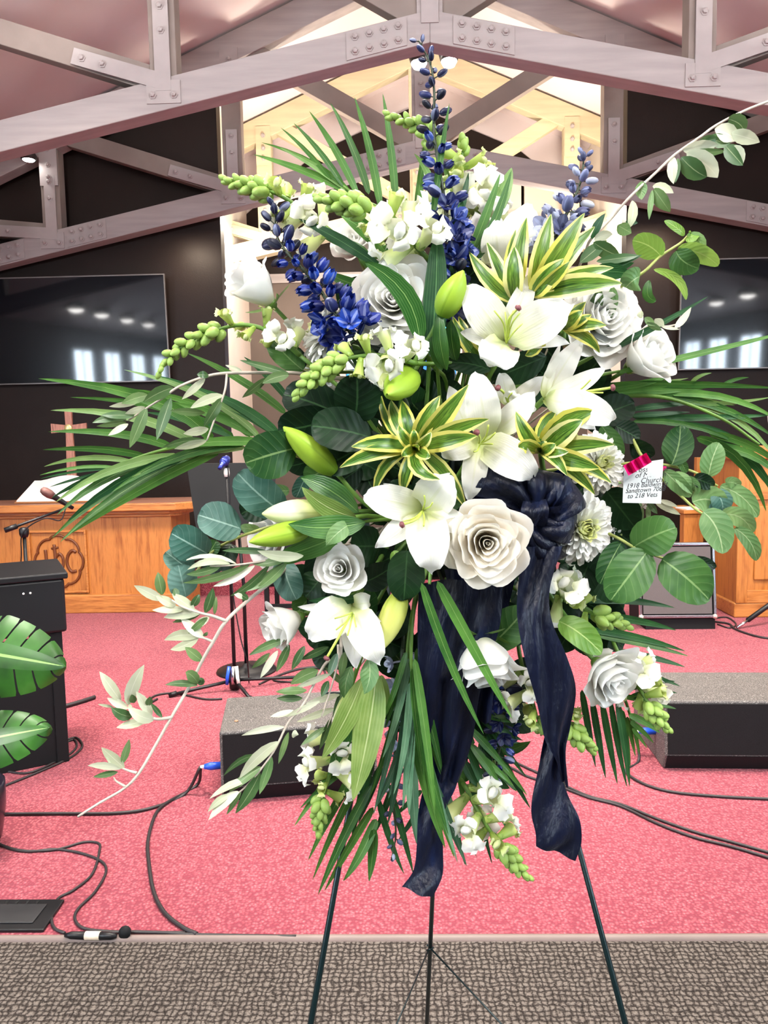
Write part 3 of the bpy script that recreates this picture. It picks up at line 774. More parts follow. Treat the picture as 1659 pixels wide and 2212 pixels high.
PA = solo('paper_sheets', MB().obox(((p1.x + p2.x) / 2 + .04, 6.5, p1.z + .042), (.13, .02, 0), (-.015, .09, 0), (0, 0, .006)), m_white, 'white folded papers on the arm of the oak armchair', 'paper')

# ---- music stand, microphone stand and chair at the left of the flowers
MS = thing('music_stand', 'black music stand with a wide desk beside the altar', 'music stand', onfloor(530, 1452))
Ym = 4.55
d0, d1, d2, d3 = at(403, 1002, Ym - .02), at(600, 1000, Ym - .02), at(580, 1150, Ym - .12), at(425, 1150, Ym - .12)
mb = MB(); q = V((0, .008, .003)); mb.hexa([d3, d2, d2 + q, d3 + q, d0, d1, d1 + q, d0 + q])
part('desk', mb, m_blackmatte, MS, False)
part('lip', MB().hexa([d3 + V((0, -.05, 0)), d2 + V((0, -.05, 0)), d2, d3, d3 + V((0, -.05, .015)), d2 + V((0, -.05, .015)), d2 + V((0, 0, .015)), d3 + V((0, 0, .015))]), m_blackmatte, MS, False)
fm = onfloor(533, 1450); fm.z = .004
part('pole', MB().tube([fm + V((0, 0, .02)), fm + V((0, 0, .55)), at(514, 1130, Ym)], [.013, .011, .010], 8), m_black, MS)
part('collar', MB().lathe([(.018, 0), (.022, .02), (.018, .07)], at(516, 1120, Ym) - V((0, 0, .05)), 10), m_chrome, MS)
part('base', MB().lathe([(.19, 0), (.185, .010), (.10, .022), (.03, .03), (.016, .05)], fm, 28), m_black, MS)
MC = thing('microphone_stand', 'thin microphone stand with a small blue microphone, left behind the flowers', 'microphone stand', onfloor(510, 1490))
fc = onfloor(508, 1492); fc.z = .004
Yc = fc.y
tp = at(489, 992, Yc)
part('pole', MB().tube([fc + V((0, 0, .05)), fc.lerp(tp, .55), tp], [.011, .0105, .008], 8), m_black, MC)
part('collar', MB().lathe([(.014, 0), (.017, .02), (.014, .05)], at(490, 1030, Yc), 10), m_white, MC)
m_bluemic = plain('blue_mic', srgb(50, 60, 140), .3, .6)
mt = at(474, 1012, Yc - .08)
mic(mt, tp - mt, MC, m_bluemic, m_bluemic, .06)
part('hub', MB().lathe([(.03, -.03), (.034, 0), (.03, .06), (.015, .09)], fc + V((0, 0, .04)), 12), m_black, MC)
for tx, ty in ((365, 1508), (690, 1466), (545, 1520)):
    e = onfloor(tx, ty); e.z = .014
    lg = part('leg', MB().tube([fc + V((0, 0, .06)), fc.lerp(e, .6) + V((0, 0, .025)), e], .010, 8), m_black, MC)
    part('rubber_foot', MB().tube([fc.lerp(e, .88) + V((0, 0, .012)), e], .0145, 8), m_black, lg)
for k, (mm, dx) in enumerate(((m_blue, -.022), (m_chrome, .0), (m_white, .02))):
    part('cable_tie', MB().tube([fc + V((dx, -.03, .15)), fc + V((dx * 1.4, -.05, .09)), fc + V((dx * 1.6, -.045, .05))], .011, 6), mm, MC)
part('cable', MB().tube(spline([tp + V((.01, -.01, 0)), at(497, 1100, Yc - .02), at(500, 1250, Yc - .02), at(518, 1370, Yc - .05), at(534, 1430, Yc - .05), onfloor(538, 1478) + V((0, 0, .01))], 8), .004, 6), m_black, MC)
CB = thing('stage_chair', 'low black chair on the stage behind the music stand', 'chair', (-.85, 5.4, 0))
cx0, cx1, cy0, cy1 = -1.02, -.56, 5.25, 5.7
part('seat', MB().box(cx0, cx1, cy0, cy1, .40, .46), m_blackmatte, CB, False, bevel=.02)
part('backrest', MB().obox(((cx0 + cx1) / 2, cy1 + .02, .72), (.23, 0, 0), (0, .02, 0), (0, .03, .2)), m_blackmatte, CB, False, bevel=.02)
for a in (cx0 + .02, cx1 - .02):
    part('leg', MB().box(a - .016, a + .016, cy0 + .01, cy0 + .045, .004, .41), m_blackmatte, CB, False)
    part('leg', MB().box(a - .016, a + .016, cy1 - .02, cy1 + .015, .004, .75), m_blackmatte, CB, False)
part('stretcher', MB().box(cx0 + .02, cx1 - .02, cy0 + .02, cy0 + .04, .24, .27), m_blackmatte, CB, False)

# ---- boom stand leg at the right edge
TR = thing('tripod_stand', 'black tripod stand with a leg reaching in from the right edge', 'stand', (2.45, 5.2, 0))
e0 = onfloor(1592, 1360); e0.z = .012; e1 = at(1668, 1302, e0.y + .1)
hub = e1 + (e1 - e0) * .8
part('leg', MB().tube([e0, e0.lerp(e1, .35)], .011, 8), m_chrome, TR); part('leg_sleeve', MB().tube([e0.lerp(e1, .3), e1, hub], .018, 8), m_black, TR)
part('leg', MB().tube([V((hub.x + .35, hub.y + .02, .012)), hub], .015, 8), m_black, TR)
part('leg', MB().tube([V((hub.x + .05, hub.y - .38, .012)), hub], .015, 8), m_black, TR)
part('pole', MB().tube([hub - V((0, 0, .1)), hub + V((0, 0, 1.0))], .014, 8), m_black, TR)

# ---- floor box
FB = thing('floor_box', 'black floor socket box plate set at the edge of the red carpet', 'floor box', (-1.2, 2.08, .004))
part('plate', MB().prism([(-1.42, 2.018, .004), (-1.07, 2.018, .004), (-1.075, 2.165, .004), (-1.42, 2.165, .004)], (0, 0, .010)), m_black, FB, False, bevel=.003)
part('lid', MB().box(-1.41, -1.115, 2.045, 2.135, .0142, .018), plain('box_lid', srgb(38, 38, 40), .5), FB, False, bevel=.002)
for k in range(5):
    part('slot', MB().box(-1.155 - .032 * k, -1.148 - .032 * k, 2.137, 2.156, .0138, .0152), plain('slot_black', srgb(2, 2, 2), .8), FB, False)

# ---- cables on the carpet
m_cable = plain('cable_rubber', srgb(34, 30, 32), .5)
def cable(pts, label, r=.0065, start=None, end=None):
    q = [onfloor(x, y, .004) + V((0, 0, r)) for x, y in pts]
    if start is not None: q = [start] + q
    if end is not None: q.append(end)
    return solo('stage_cable', MB().tube(spline(q, 7), r, 7), m_cable, label, 'cable', smooth=True)
cable([(400, 1718), (330, 1748), (250, 1760), (120, 1761), (10, 1762)], 'black cable running left from the blue plug of the left floor monitor', start=plugL)
cable([(425, 1700), (360, 1738), (335, 1765), (320, 1820), (322, 1870), (332, 1930), (355, 1975), (395, 2008), (425, 2022)], 'black cable curving from the blue plug down to the carpet edge', start=plugL + V((0, .004, -.004)))
cable([(-30, 1800), (0, 1826), (50, 1840), (120, 1838), (180, 1822), (212, 1824), (215, 1840), (200, 1890), (160, 1925), (125, 1945), (112, 1985), (118, 2008), (140, 2019)], 'thin black cable looping past the floor box to the taped connector', .0045)
cable([(-30, 1806), (10, 1832), (60, 1842), (120, 1837), (180, 1847), (222, 1866), (228, 1890), (205, 1930), (170, 1965), (162, 1988), (180, 2008), (230, 2015), (300, 2017), (400, 2018)], 'thin black cable in a wide S from the pot to the carpet edge', .0045)
cable([(225, 2019), (280, 2016), (350, 2018), (420, 2022), (520, 2024), (640, 2026)], 'black cable lying straight along the carpet edge right of the connector', .0045)
cable([(0, 1666), (60, 1672), (120, 1648), (155, 1628), (166, 1612), (160, 1600), (146, 1604)], 'black cable curling out from under the piano, inner loop', .005)
cable([(-10, 1708), (60, 1680), (130, 1650), (165, 1630), (178, 1612), (165, 1596), (145, 1600)], 'black cable curling out from under the piano, outer loop', .0055)
cable([(1380, 1645), (1352, 1665), (1362, 1680), (1400, 1700), (1460, 1715), (1560, 1724), (1680, 1730)], 'black cable swinging right from the plug of the right floor monitor', .006, start=plugR)
cable([(880, 1582), (980, 1606), (1090, 1640), (1140, 1662), (1200, 1690), (1270, 1722), (1340, 1740), (1420, 1772), (1500, 1800), (1580, 1822), (1680, 1850)], 'upper of two black cables crossing the carpet at right', .0055)
cable([(870, 1590), (980, 1618), (1090, 1655), (1140, 1680), (1200, 1698), (1270, 1725), (1340, 1744), (1420, 1782), (1500, 1812), (1580, 1832), (1680, 1862)], 'lower of two black cables crossing the carpet at right', .0055)
cable([(1545, 1345), (1575, 1350), (1590, 1362), (1640, 1378), (1700, 1385)], 'black cable on the carpet between amplifier and tripod foot', .008)
cable([(1540, 1338), (1570, 1335), (1590, 1350), (1575, 1358), (1550, 1350)], 'small tangle of black cable beside the amplifier', .006)
cable([(140, 1530), (175, 1520), (205, 1510)], 'short black rod-like cable end sticking out beside the piano', .012)
cable([(560, 1480), (600, 1462), (660, 1445), (700, 1450), (690, 1470), (620, 1475), (590, 1468), (640, 1448), (700, 1443), (720, 1460)], 'coil of black cable behind the left floor monitor', .006)
cable([(340, 1512), (310, 1528), (335, 1505), (380, 1500), (440, 1512), (480, 1512)], 'black cable by the left foot of the thin microphone stand', .006)
cp, cq = onfloor(140, 2020, .016), onfloor(252, 2022, .016)
CN = thing('cable_connector', 'black inline cable connector wrapped in white tape at the carpet edge', 'connector', cp)
part('plug_shell', MB().tube([cp, cp.lerp(cq, .12), cp.lerp(cq, .42)], [.005, .010, .011], 10), m_black, CN)
part('socket_shell', MB().tube([cp.lerp(cq, .6), cp.lerp(cq, .9), cq], [.011, .010, .005], 10), m_black, CN)
part('tape', MB().tube([cp.lerp(cq, .40), cp.lerp(cq, .68)], .0118, 10), plain('tape', srgb(235, 215, 190), .6), CN, label='white tape')
tw = onfloor(270, 2014, .02)
solo('cable_tie', MB().lathe([(.004, -.006), (.017, -.004), (.018, .004), (.004, .007)], tw, 12, mat=M.Rotation(rad(65), 3, 'X')), m_blackmatte, 'round black hook and loop tie on the cables at the carpet edge', 'cable tie', smooth=True)
# ================================================================== FLOWER KIT
def uvsplit(n):
    uv = n.node('ShaderNodeUVMap'); sp = n.node('ShaderNodeSeparateXYZ'); n.link(uv.outputs[0], sp.inputs[0])
    return sp.outputs[0], sp.outputs[1]
def objrand(n):
    return n.node('ShaderNodeObjectInfo').outputs['Random']
def petal_mat(name, stops, rough=.55, tr=.3, trc=(1, 1, .93, 1), rib=None, veins=.0):
    n = NT(name); u, v = uvsplit(n)
    c = n.ramp(u, stops)
    if rib:
        m = n.math('ABSOLUTE', n.math('SUBTRACT', v, .5))
        f = n.math('MULTIPLY', n.math('LESS_THAN', m, .035), n.math('SUBTRACT', 1.0, u))
        c = n.mix(n.math('MULTIPLY', f, .5), c, rib)
    n.color(c); n.set(Roughness=rough); n.p.inputs['Specular IOR Level'].default_value = .3
    if veins:
        w = n.node('ShaderNodeTexNoise'); w.inputs['Scale'].default_value = 22
        cb = n.node('ShaderNodeCombineXYZ'); n.link(n.math('MULTIPLY', u, .12), cb.inputs[0]); n.link(v, cb.inputs[1]); n.link(cb.outputs[0], w.inputs['Vector'])
        n.bump(w.outputs[0], veins, .004)
    n.translucent(trc, tr)
    return n.m
def leaf_mat(name, dark, light, rib, rough=.4, tr=.15, veins=True, long=False, spec=.5):
    n = NT(name); u, v = uvsplit(n)
    m = n.math('ABSOLUTE', n.math('SUBTRACT', v, .5))
    nz = n.noise(28, 3)
    f = n.math('ADD', n.math('MULTIPLY', nz, .8), n.math('MULTIPLY', n.math('SUBTRACT', objrand(n), .5), .5))
    c = n.ramp(f, [(.25, dark), (.75, light)])
    if long:
        st = n.math('SINE', n.math('MULTIPLY', v, 55.0))
        c = n.mix(n.math('MULTIPLY', n.math('GREATER_THAN', st, .6), .18), c, rib)
        n.bump(st, .15, .0008)
    if veins:
        w = n.math('SINE', n.math('MULTIPLY', n.math('SUBTRACT', u, n.math('MULTIPLY', m, .55)), 42.0))
        f2 = n.math('MULTIPLY', n.math('GREATER_THAN', w, .97), .22)
        c = n.mix(f2, c, rib); n.bump(w, .18, .0008)
    c = n.mix(n.math('MULTIPLY', n.math('LESS_THAN', m, .022), .75), c, rib)
    n.color(c); n.set(Roughness=rough); n.p.inputs['Specular IOR Level'].default_value = spec
    n.translucent(light, tr)
    return n.m
W_ = srgb(246, 246, 240)
m_lily = petal_mat('lily_petal', [(0, srgb(176, 196, 92)), (.16, srgb(226, 232, 170)), (.34, srgb(246, 245, 228)), (1, srgb(252, 252, 250))], .5, .34, rib=srgb(215, 222, 150), veins=.25)
m_rosew = petal_mat('rose_petal_white', [(0, srgb(226, 228, 180)), (.3, srgb(250, 249, 240)), (1, srgb(252, 251, 248))], .6, .42)
m_rosec = petal_mat('rose_petal_cream', [(0, srgb(232, 190, 136)), (.5, srgb(246, 224, 188)), (.8, srgb(251, 240, 220)), (1, srgb(252, 246, 234))], .6, .42)
m_mum = petal_mat('mum_petal', [(0, srgb(214, 226, 140)), (.35, srgb(246, 247, 232)), (1, srgb(249, 249, 246))], .55, .28)
m_mumc = petal_mat('mum_heart', [(0, srgb(206, 222, 110)), (1, srgb(234, 238, 150))], .6, .2)
m_snap = petal_mat('snapdragon_petal', [(0, srgb(176, 204, 96)), (.4, srgb(222, 232, 150)), (.66, srgb(240, 243, 210)), (.85, srgb(249, 249, 244))], .55, .3)
m_snapg = petal_mat('snapdragon_half_open', [(0, srgb(150, 184, 70)), (.6, srgb(206, 222, 130)), (1, srgb(236, 240, 190))], .5, .25, srgb(220, 235, 130))
m_bud = plain('green_bud', srgb(146, 176, 84), .5, var=.25, vscale=60)
m_budp = petal_mat('lily_bud_pale', [(0, srgb(150, 176, 70)), (.3, srgb(206, 214, 140)), (.6, srgb(238, 236, 206)), (1, srgb(214, 220, 150))], .45, .15, rib=srgb(140, 165, 60))
m_budg = petal_mat('lily_bud_green', [(0, srgb(110, 150, 40)), (.4, srgb(160, 194, 60)), (1, srgb(170, 204, 70))], .4, .15, srgb(170, 210, 60), rib=srgb(90, 130, 30))
m_budy = petal_mat('lily_bud_yellow', [(0, srgb(150, 170, 60)), (.4, srgb(190, 196, 96)), (1, srgb(206, 210, 130))], .4, .15, srgb(220, 220, 80), rib=srgb(120, 150, 40))
m_filament = plain('filament_green', srgb(190, 208, 90), .45)
m_stigma = plain('stigma', srgb(122, 66, 70), .5)
m_stem = plain('flower_stem', srgb(96, 134, 52), .45, var=.2, vscale=30)
m_stemdark = plain('dark_stem', srgb(50, 62, 40), .5)
m_twig = plain('olive_twig', srgb(196, 184, 168), .6, var=.15, vscale=40)
m_branch = plain('leaf_branch', srgb(160, 170, 90), .5, var=.15, vscale=20)
m_palm = leaf_mat('palm_leaf', srgb(34, 84, 30), srgb(88, 138, 56), srgb(140, 175, 100), .4, .15, False, True, spec=.3)
m_palmd = leaf_mat('palm_leaf_dark', srgb(20, 62, 34), srgb(52, 104, 52), srgb(95, 140, 85), .4, .12, False, True, spec=.3)
m_palml = leaf_mat('palm_leaf_pale', srgb(96, 138, 66), srgb(150, 184, 110), srgb(185, 208, 150), .4, .2, False, True)
m_palmt = leaf_mat('palm_leaf_teal', srgb(52, 98, 70), srgb(112, 152, 116), srgb(150, 184, 150), .42, .12, False, True, spec=.3)
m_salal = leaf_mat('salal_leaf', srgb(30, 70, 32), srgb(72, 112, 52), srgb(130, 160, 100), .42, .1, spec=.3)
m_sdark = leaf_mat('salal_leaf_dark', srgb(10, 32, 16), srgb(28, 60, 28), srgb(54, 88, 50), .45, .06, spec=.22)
m_sblue = leaf_mat('eucalyptus_leaf', srgb(46, 92, 78), srgb(104, 142, 128), srgb(150, 182, 166), .5, .1)
m_slight = leaf_mat('young_leaf', srgb(92, 140, 50), srgb(150, 186, 84), srgb(190, 212, 130), .45, .25)
m_sage = leaf_mat('sage_leaf', srgb(84, 128, 72), srgb(138, 172, 108), srgb(180, 200, 150), .5, .18)
m_olive = leaf_mat('olive_leaf_pale', srgb(184, 192, 156), srgb(222, 226, 200), srgb(232, 232, 212), .5, .2, False)
m_oliveg = leaf_mat('olive_leaf_green', srgb(58, 92, 50), srgb(112, 140, 84), srgb(160, 176, 130), .38, .12, False)
m_lilyleaf = leaf_mat('lily_leaf', srgb(34, 84, 32), srgb(84, 134, 54), srgb(124, 165, 84), .36, .15, False, True)
m_lilyleafl = leaf_mat('lily_leaf_pale', srgb(110, 142, 62), srgb(168, 188, 110), srgb(196, 208, 146), .42, .2, False, True)
n = NT('dracaena_leaf'); u, v = uvsplit(n)
mm_ = n.math('ABSOLUTE', n.math('SUBTRACT', v, .5))
ee = n.math('GREATER_THAN', n.math('ADD', mm_, n.math('MULTIPLY', n.math('SUBTRACT', n.noise(30, 2), .5), .10)), .30)
stn = n.node('ShaderNodeTexNoise'); stn.inputs['Scale'].default_value = 16; cb = n.node('ShaderNodeCombineXYZ')
n.link(n.math('MULTIPLY', u, .15), cb.inputs[0]); n.link(v, cb.inputs[1]); n.link(objrand(n), cb.inputs[2]); n.link(cb.outputs[0], stn.inputs['Vector'])
gc = n.ramp(stn.outputs[0], [(.35, srgb(24, 70, 22)), (.5, srgb(70, 120, 40)), (.58, srgb(120, 158, 60)), (.64, srgb(40, 90, 30))])
yc = n.ramp(objrand(n), [(0, srgb(236, 226, 120)), (.5, srgb(226, 218, 96)), (1, srgb(244, 238, 170))])
n.color(n.mix(ee, gc, yc)); n.set(Roughness=.33); n.bump(stn.outputs[0], .2, .001); n.translucent(srgb(190, 200, 60), .15)
m_drac = n.m
def delph_mat(name, a, b, c):
    n = NT(name); u, v = uvsplit(n)
    r = objrand(n)
    col = n.ramp(r, [(0, a), (.6, b), (1, c)])
    m = n.math('ABSOLUTE', n.math('SUBTRACT', v, .5))
    col = n.mix(n.math('MULTIPLY', n.math('LESS_THAN', m, .12), n.math('MULTIPLY', r, .55)), col, srgb(190, 200, 235))
    n.color(col); n.set(Roughness=.45); n.translucent(b, .15); return n.m
m_delA = delph_mat('delphinium_navy', srgb(18, 22, 66), srgb(28, 42, 112), srgb(58, 84, 170))
m_delB = delph_mat('delphinium_royal', srgb(14, 20, 80), srgb(22, 46, 140), srgb(44, 86, 190))
m_delC = delph_mat('delphinium_faded', srgb(50, 52, 78), srgb(112, 118, 158), srgb(206, 210, 222))
m_delbud = delph_mat('delphinium_bud', srgb(12, 14, 34), srgb(24, 28, 66), srgb(42, 50, 104))
m_ribbon = None
n = NT('navy_ribbon')
w = n.noise(34, 4, stretch=(1, 1, .25)); fine = n.noise(700, 1)
n.color(n.ramp(w, [(.3, srgb(3, 6, 20)), (.6, srgb(7, 15, 40)), (.8, srgb(16, 32, 70))])); n.set(Roughness=.42)
n.p.inputs['Sheen Weight'].default_value = .04; n.p.inputs['Specular IOR Level'].default_value = .3
n.bump(n.math('ADD', w, n.math('MULTIPLY', n.noise(130, 3, stretch=(1, 1, .4)), .35)), .9, .006); n.translucent(srgb(20, 40, 110), .06); m_ribbon = n.m

PROF = {'palm': (.30, .75), 'lance': (.75, .95), 'oval': (.5, .55), 'round': (.45, .42), 'tepal': (.60, .88), 'strap': (.25, .45), 'spoon': (.55, .28), 'broad': (.38, .62), 'egg': (.55, .8)}
def prof(kind, t):
    a, b = PROF[kind]
    tm = a / (a + b)
    return (max(t, 0) ** a * max(1 - t, 0) ** b) / (tm ** a * (1 - tm) ** b)
def blade3(p0, c, p1, w, nrm, kind='palm', fold=.15, cup=0.0, ruf=0.0, rufk=3.0, nseg=8, cols=3, twist=0.0, recurve=0.0, ph=0.0):
    """leaf or petal: quadratic curve p0-c-p1, width w, facing nrm"""
    p0, c, p1, nrm = V(p0), V(c), V(p1), V(nrm)
    cs = {3: (-1, 0, 1), 5: (-1, -.5, 0, .5, 1), 7: (-1, -.68, -.35, 0, .35, .68, 1)}[cols]
    L = (p1 - p0).length
    rows, uvs = [], []
    for i in range(nseg + 1):
        t = .5 - .5 * math.cos(math.pi * i / nseg)
        p = p0 * (1 - t) ** 2 + c * (2 * t * (1 - t)) + p1 * t * t
        tg = ((c - p0) * (1 - t) + (p1 - c) * t)
        tg = tg.normalized() if tg.length > 1e-9 else (p1 - p0).normalized()
        nn = nrm - tg * nrm.dot(tg); nn = nn.normalized() if nn.length > 1e-6 else tg.orthogonal().normalized()
        if twist:
            nn = M.Rotation(twist * t, 3, tg) @ nn
        sd = tg.cross(nn)
        if recurve: p = p - nn * (recurve * L * max(0, t - .55) ** 2 / .2)
        hw = w / 2 * prof(kind, t)
        row, uu = [], []
        for k in cs:
            off = fold * abs(k) * hw + cup * k * k * hw
            if ruf: off += ruf * w * math.sin(rufk * 2 * math.pi * t + ph + (k > 0) * 1.7) * k * k
            row.append(p + sd * (k * hw) + nn * off); uu.append((t, (k + 1) / 2))
        rows.append(row); uvs.append(uu)
    return MB().quadgrid(rows, uvs)
def toward(p):
    return (CAM_LOC - V(p)).normalized()
def pxm(px, Y): return px * Y / FPX
def bl(a, b, w, bend=(0, 0), dep=0.0, roll=0.0, **k):
    """blade between two measured points a=(x,y,Y), b=(x,y,Y); w and bend in photo pixels, dep metres"""
    p0, p1 = at(*a), at(*b)
    Y = (a[2] + b[2]) / 2
    cm = at((a[0] + b[0]) / 2 + bend[0] * 2, (a[1] + b[1]) / 2 + bend[1] * 2, Y + dep * 2)
    nrm = toward(p0.lerp(p1, .5))
    if roll: nrm = M.Rotation(rad(roll), 3, (p1 - p0).normalized()) @ nrm
    return blade3(p0, cm, p1, pxm(w, Y), nrm, **k)

FOAM = at(945, 1085, 1.21)
def stem_to_foam(p, r=.0028, t0=None, bend=.0):
    p = V(p); q = FOAM.lerp(p, .12) + V((random.uniform(-.04, .04), random.uniform(-.02, .03), random.uniform(-.05, .05)))
    m = p.lerp(q, .5) + V((0, .02, -.015))
    if t0 is not None: m = p + V(t0).normalized() * (q - p).length * .4
    return MB().tube(spline([p, m, q], 5), r, 6)

# ---------------------------------------------------------------- prototypes
def join(a, b):
    o = len(a.v); a.v += b.v; a.f += [tuple(i + o for i in f) for f in b.f]; a.uv += b.uv; return a
def ellip(r, l, n=8, k=7, tip=.0):
    rows, uvs = [], []
    for i in range(k + 1):
        t = i / k; a = math.pi * t
        rr = r * max(math.sin(a), 0.02) ** .9 * (1 - tip * t)
        rows.append([(rr * math.cos(2 * math.pi * j / n), rr * math.sin(2 * math.pi * j / n), l * (.5 - .5 * math.cos(a))) for j in range(n)])
        uvs.append([(t, j / n) for j in range(n)])
    return MB().quadgrid(rows, uvs, closed=True)
def proto(mb, name, mat):
    me = mb.mesh(name); me.materials.append(mat); return me
P_snapbud = proto(ellip(.38, .95, 8, 6, .32), 'bud', m_bud)
cal = MB()
for k in range(5):
    a = 2 * math.pi * k / 5; d = V((math.cos(a), math.sin(a), 0))
    join(cal, blade3((d * .05), d * .38 + V((0, 0, .15)), d * .36 + V((0, 0, .5)), .34, -d, 'lance', cup=-.2, nseg=4))
P_calyx = proto(cal, 'calyx', m_bud)
def snap_flower(open_):
    rows, uvs = [], []
    for i in range(6):
        t = i / 5; r = .16 + .20 * t ** 1.2
        rows.append([(r * math.cos(2 * math.pi * j / 10), r * (1.15 if True else 1) * math.sin(2 * math.pi * j / 10), t * 1.0) for j in range(10)])
        uvs.append([(t * .55, j / 10) for j in range(10)])
    mb = MB().quadgrid(rows, uvs, closed=True)
    specs = [(66, .72, .8), (114, .72, .8), (-90, .5, .6), (-35, .46, .6), (-145, .46, .6)] if open_ else [(80, .3, .5), (100, .3, .5), (-90, .25, .45)]
    for an, ln, wd in specs:
        d = V((math.cos(rad(an)), math.sin(rad(an)), 0)); b = d * .30 + V((0, 0, .90))
        tipp = b + d * (ln * .95) + V((0, 0, .12 if an > 0 else -.05)); c = b + V((0, 0, .35)) + d * .22
        q = blade3(b, c, tipp, wd, V((0, 0, 1)) - d * .2, 'spoon', cup=-.15, ruf=.15, rufk=1.7, nseg=6, cols=5, ph=an)
        q.uv = [tuple((.55 + .45 * a, b_) for a, b_ in f) for f in q.uv]
        join(mb, q)
    # palate between the lips
    q = ellip(.26, .30, 8, 4); q.v = [V((p.x * 1.25, p.y * .8 - .12, p.z + .84)) for p in q.v]
    q.uv = [tuple((.8, .5) for _ in f) for f in q.uv]
    join(mb, q)
    return mb
P_snapopen = proto(snap_flower(True), 'blossom', m_snap)
P_snaphalf = proto(snap_flower(False), 'blossom', m_snapg)
def delph_open():
    mb = MB()
    for k in range(5):
        a = 2 * math.pi * k / 5 + .3; d = V((math.cos(a), math.sin(a), 0))
        join(mb, blade3(d * .06 + V((0, 0, .1)), d * .42 + V((0, 0, .42)), d * .62 + V((0, 0, .62)), .62, V((0, 0, 1)) - d * .5, 'broad', cup=-.25, ruf=.05, nseg=5, cols=5, ph=k))
    for k in range(3):
        a = 2 * math.pi * k / 3; d = V((math.cos(a), math.sin(a), 0))
        join(mb, blade3(d * .02 + V((0, 0, .2)), d * .12 + V((0, 0, .45)), d * .16 + V((0, 0, .6)), .24, -d, 'oval', cup=.2, nseg=4))
    q = ellip(.09, .7, 6, 4); q.v = [V((p.x, p.y + .12 * abs(p.z), -p.z + .15)) for p in q.v]; join(mb, q)
    return mb
def delph_cup():
    mb = MB()
    for k in range(5):
        a = 2 * math.pi * k / 5; d = V((math.cos(a), math.sin(a), 0))
        join(mb, blade3(d * .05, d * .46 + V((0, 0, .35)), d * .18 + V((0, 0, .86)), .5, -d, 'broad', cup=.35, nseg=5, cols=5))
    return mb
DEL = {}
for key, mm_ in (('A', m_delA), ('B', m_delB), ('C', m_delC)):
    DEL[key] = (proto(ellip(.30, .95, 8, 6, .15), 'bud', m_delbud if key != 'C' else m_delC), proto(delph_cup(), 'floret', mm_), proto(delph_open(), 'floret', mm_))
P_mum = [proto(blade3((0, 0, 0), (0, cv, .5), (0, dz, 1), .25, (0, 1, 0), 'spoon', cup=.5, nseg=6, cols=5), 'petal', m_mum) for cv, dz in ((-.06, .10), (.02, .04), (.10, -.10))]
P_mumc = proto(blade3((0, 0, 0), (0, -.15, .6), (0, .22, 1), .34, (0, 1, 0), 'spoon', cup=.6, nseg=5), 'heart_petal', m_mumc)

# ---------------------------------------------------------------- flower builders
def lily(label, base, tepals, pistil, Y, stamens=(), calyx=None):
    """base=(x,y,Y) where stalk and petals meet; tepals: dicts of measured tips"""
    root = thing('lily', label, 'lily', at(*base), 'white lilies of the spray')
    b = at(*base)
    for k, tp in enumerate(tepals):
        st = tp.get('s', base); p0 = at(*st)
        x, y, Yt = tp['t']; p1 = at(x, y, Yt)
        mid = at((st[0] + x) / 2 + tp.get('b', (0, 0))[0], (st[1] + y) / 2 + tp.get('b', (0, 0))[1], min(st[2], Yt) - tp.get('d', .03))
        nrm = toward(p0.lerp(p1, .5))
        if 'r' in tp: nrm = M.Rotation(rad(tp['r']), 3, (p1 - p0).normalized()) @ nrm
        part('petal', blade3(p0, mid, p1, pxm(tp['w'] * .9, Y), nrm, tp.get('k', 'tepal'), fold=-.06, cup=tp.get('c', .16), ruf=tp.get('u', .075), rufk=3.6, nseg=18, cols=7, recurve=tp.get('q', .10), ph=k * 1.9, twist=rad(tp.get('tw', 0))), m_lily, root)
    if pistil:
        s, m, e = pistil
        q = spline([at(*s), at(*m), at(*e)], 6)
        part('pistil', MB().tube(q, [.0018] * len(q), 6), m_filament, root)
        part('stigma', MB().lathe([(.0015, -.003), (.0042, -.002), (.0046, .001), (.002, .003)], at(*e), 8, mat=frame((0, 0, 0), q[-1] - q[-2]).to_3x3()), m_stigma, root, label='dark red stigma')
    for s, m, e in stamens:
        q = spline([at(*s), at(*m), at(*e)], 4)
        part('stamen', MB().tube(q, .0011, 5), m_filament, root)
    part('stem', stem_to_foam(b, .004), m_stem, root)
    return root
def lily_bud(label, base, tip, w, mat, open_=.0):
    b, t = at(*base), at(*tip)
    root = thing('lily_bud', label, 'flower bud', b, 'lily buds of the spray')
    d = (t - b); L = d.length; Y = (base[2] + tip[2]) / 2; R = pxm(w, Y) / 2
    fm = frame(b, d, up=(.3, .2, 1)).to_3x3()
    for k in range(3):        # three outer tepals wrapped round
        rows, uvs = [], []
        for i in range(11):
            s = i / 10; r = R * (.42 + .58 * math.sin(math.pi * min(1, s * 1.02) ** .78)) if s < .5 else R * (math.cos((s - .5) * math.pi * .97)) ** .55
            r = R * prof('egg', .06 + .93 * s) * 1.0
            row, uu = [], []
            for j in range(7):
                a = 2 * math.pi * (k + (j - 3) / 6 * 1.06) / 3
                rr = r * (1 + .10 * (1 - abs(j - 3) / 3) - (.06 if j in (0, 6) else 0))
                row.append(b + fm @ V((rr * math.cos(a), rr * math.sin(a), L * s))); uu.append((s, j / 6))
            rows.append(row); uvs.append(uu)
        part('petal', MB().quadgrid(rows, uvs), mat, root)
    part('stem', stem_to_foam(b + d * .02, .0035, -d), m_stem, root)
    return root
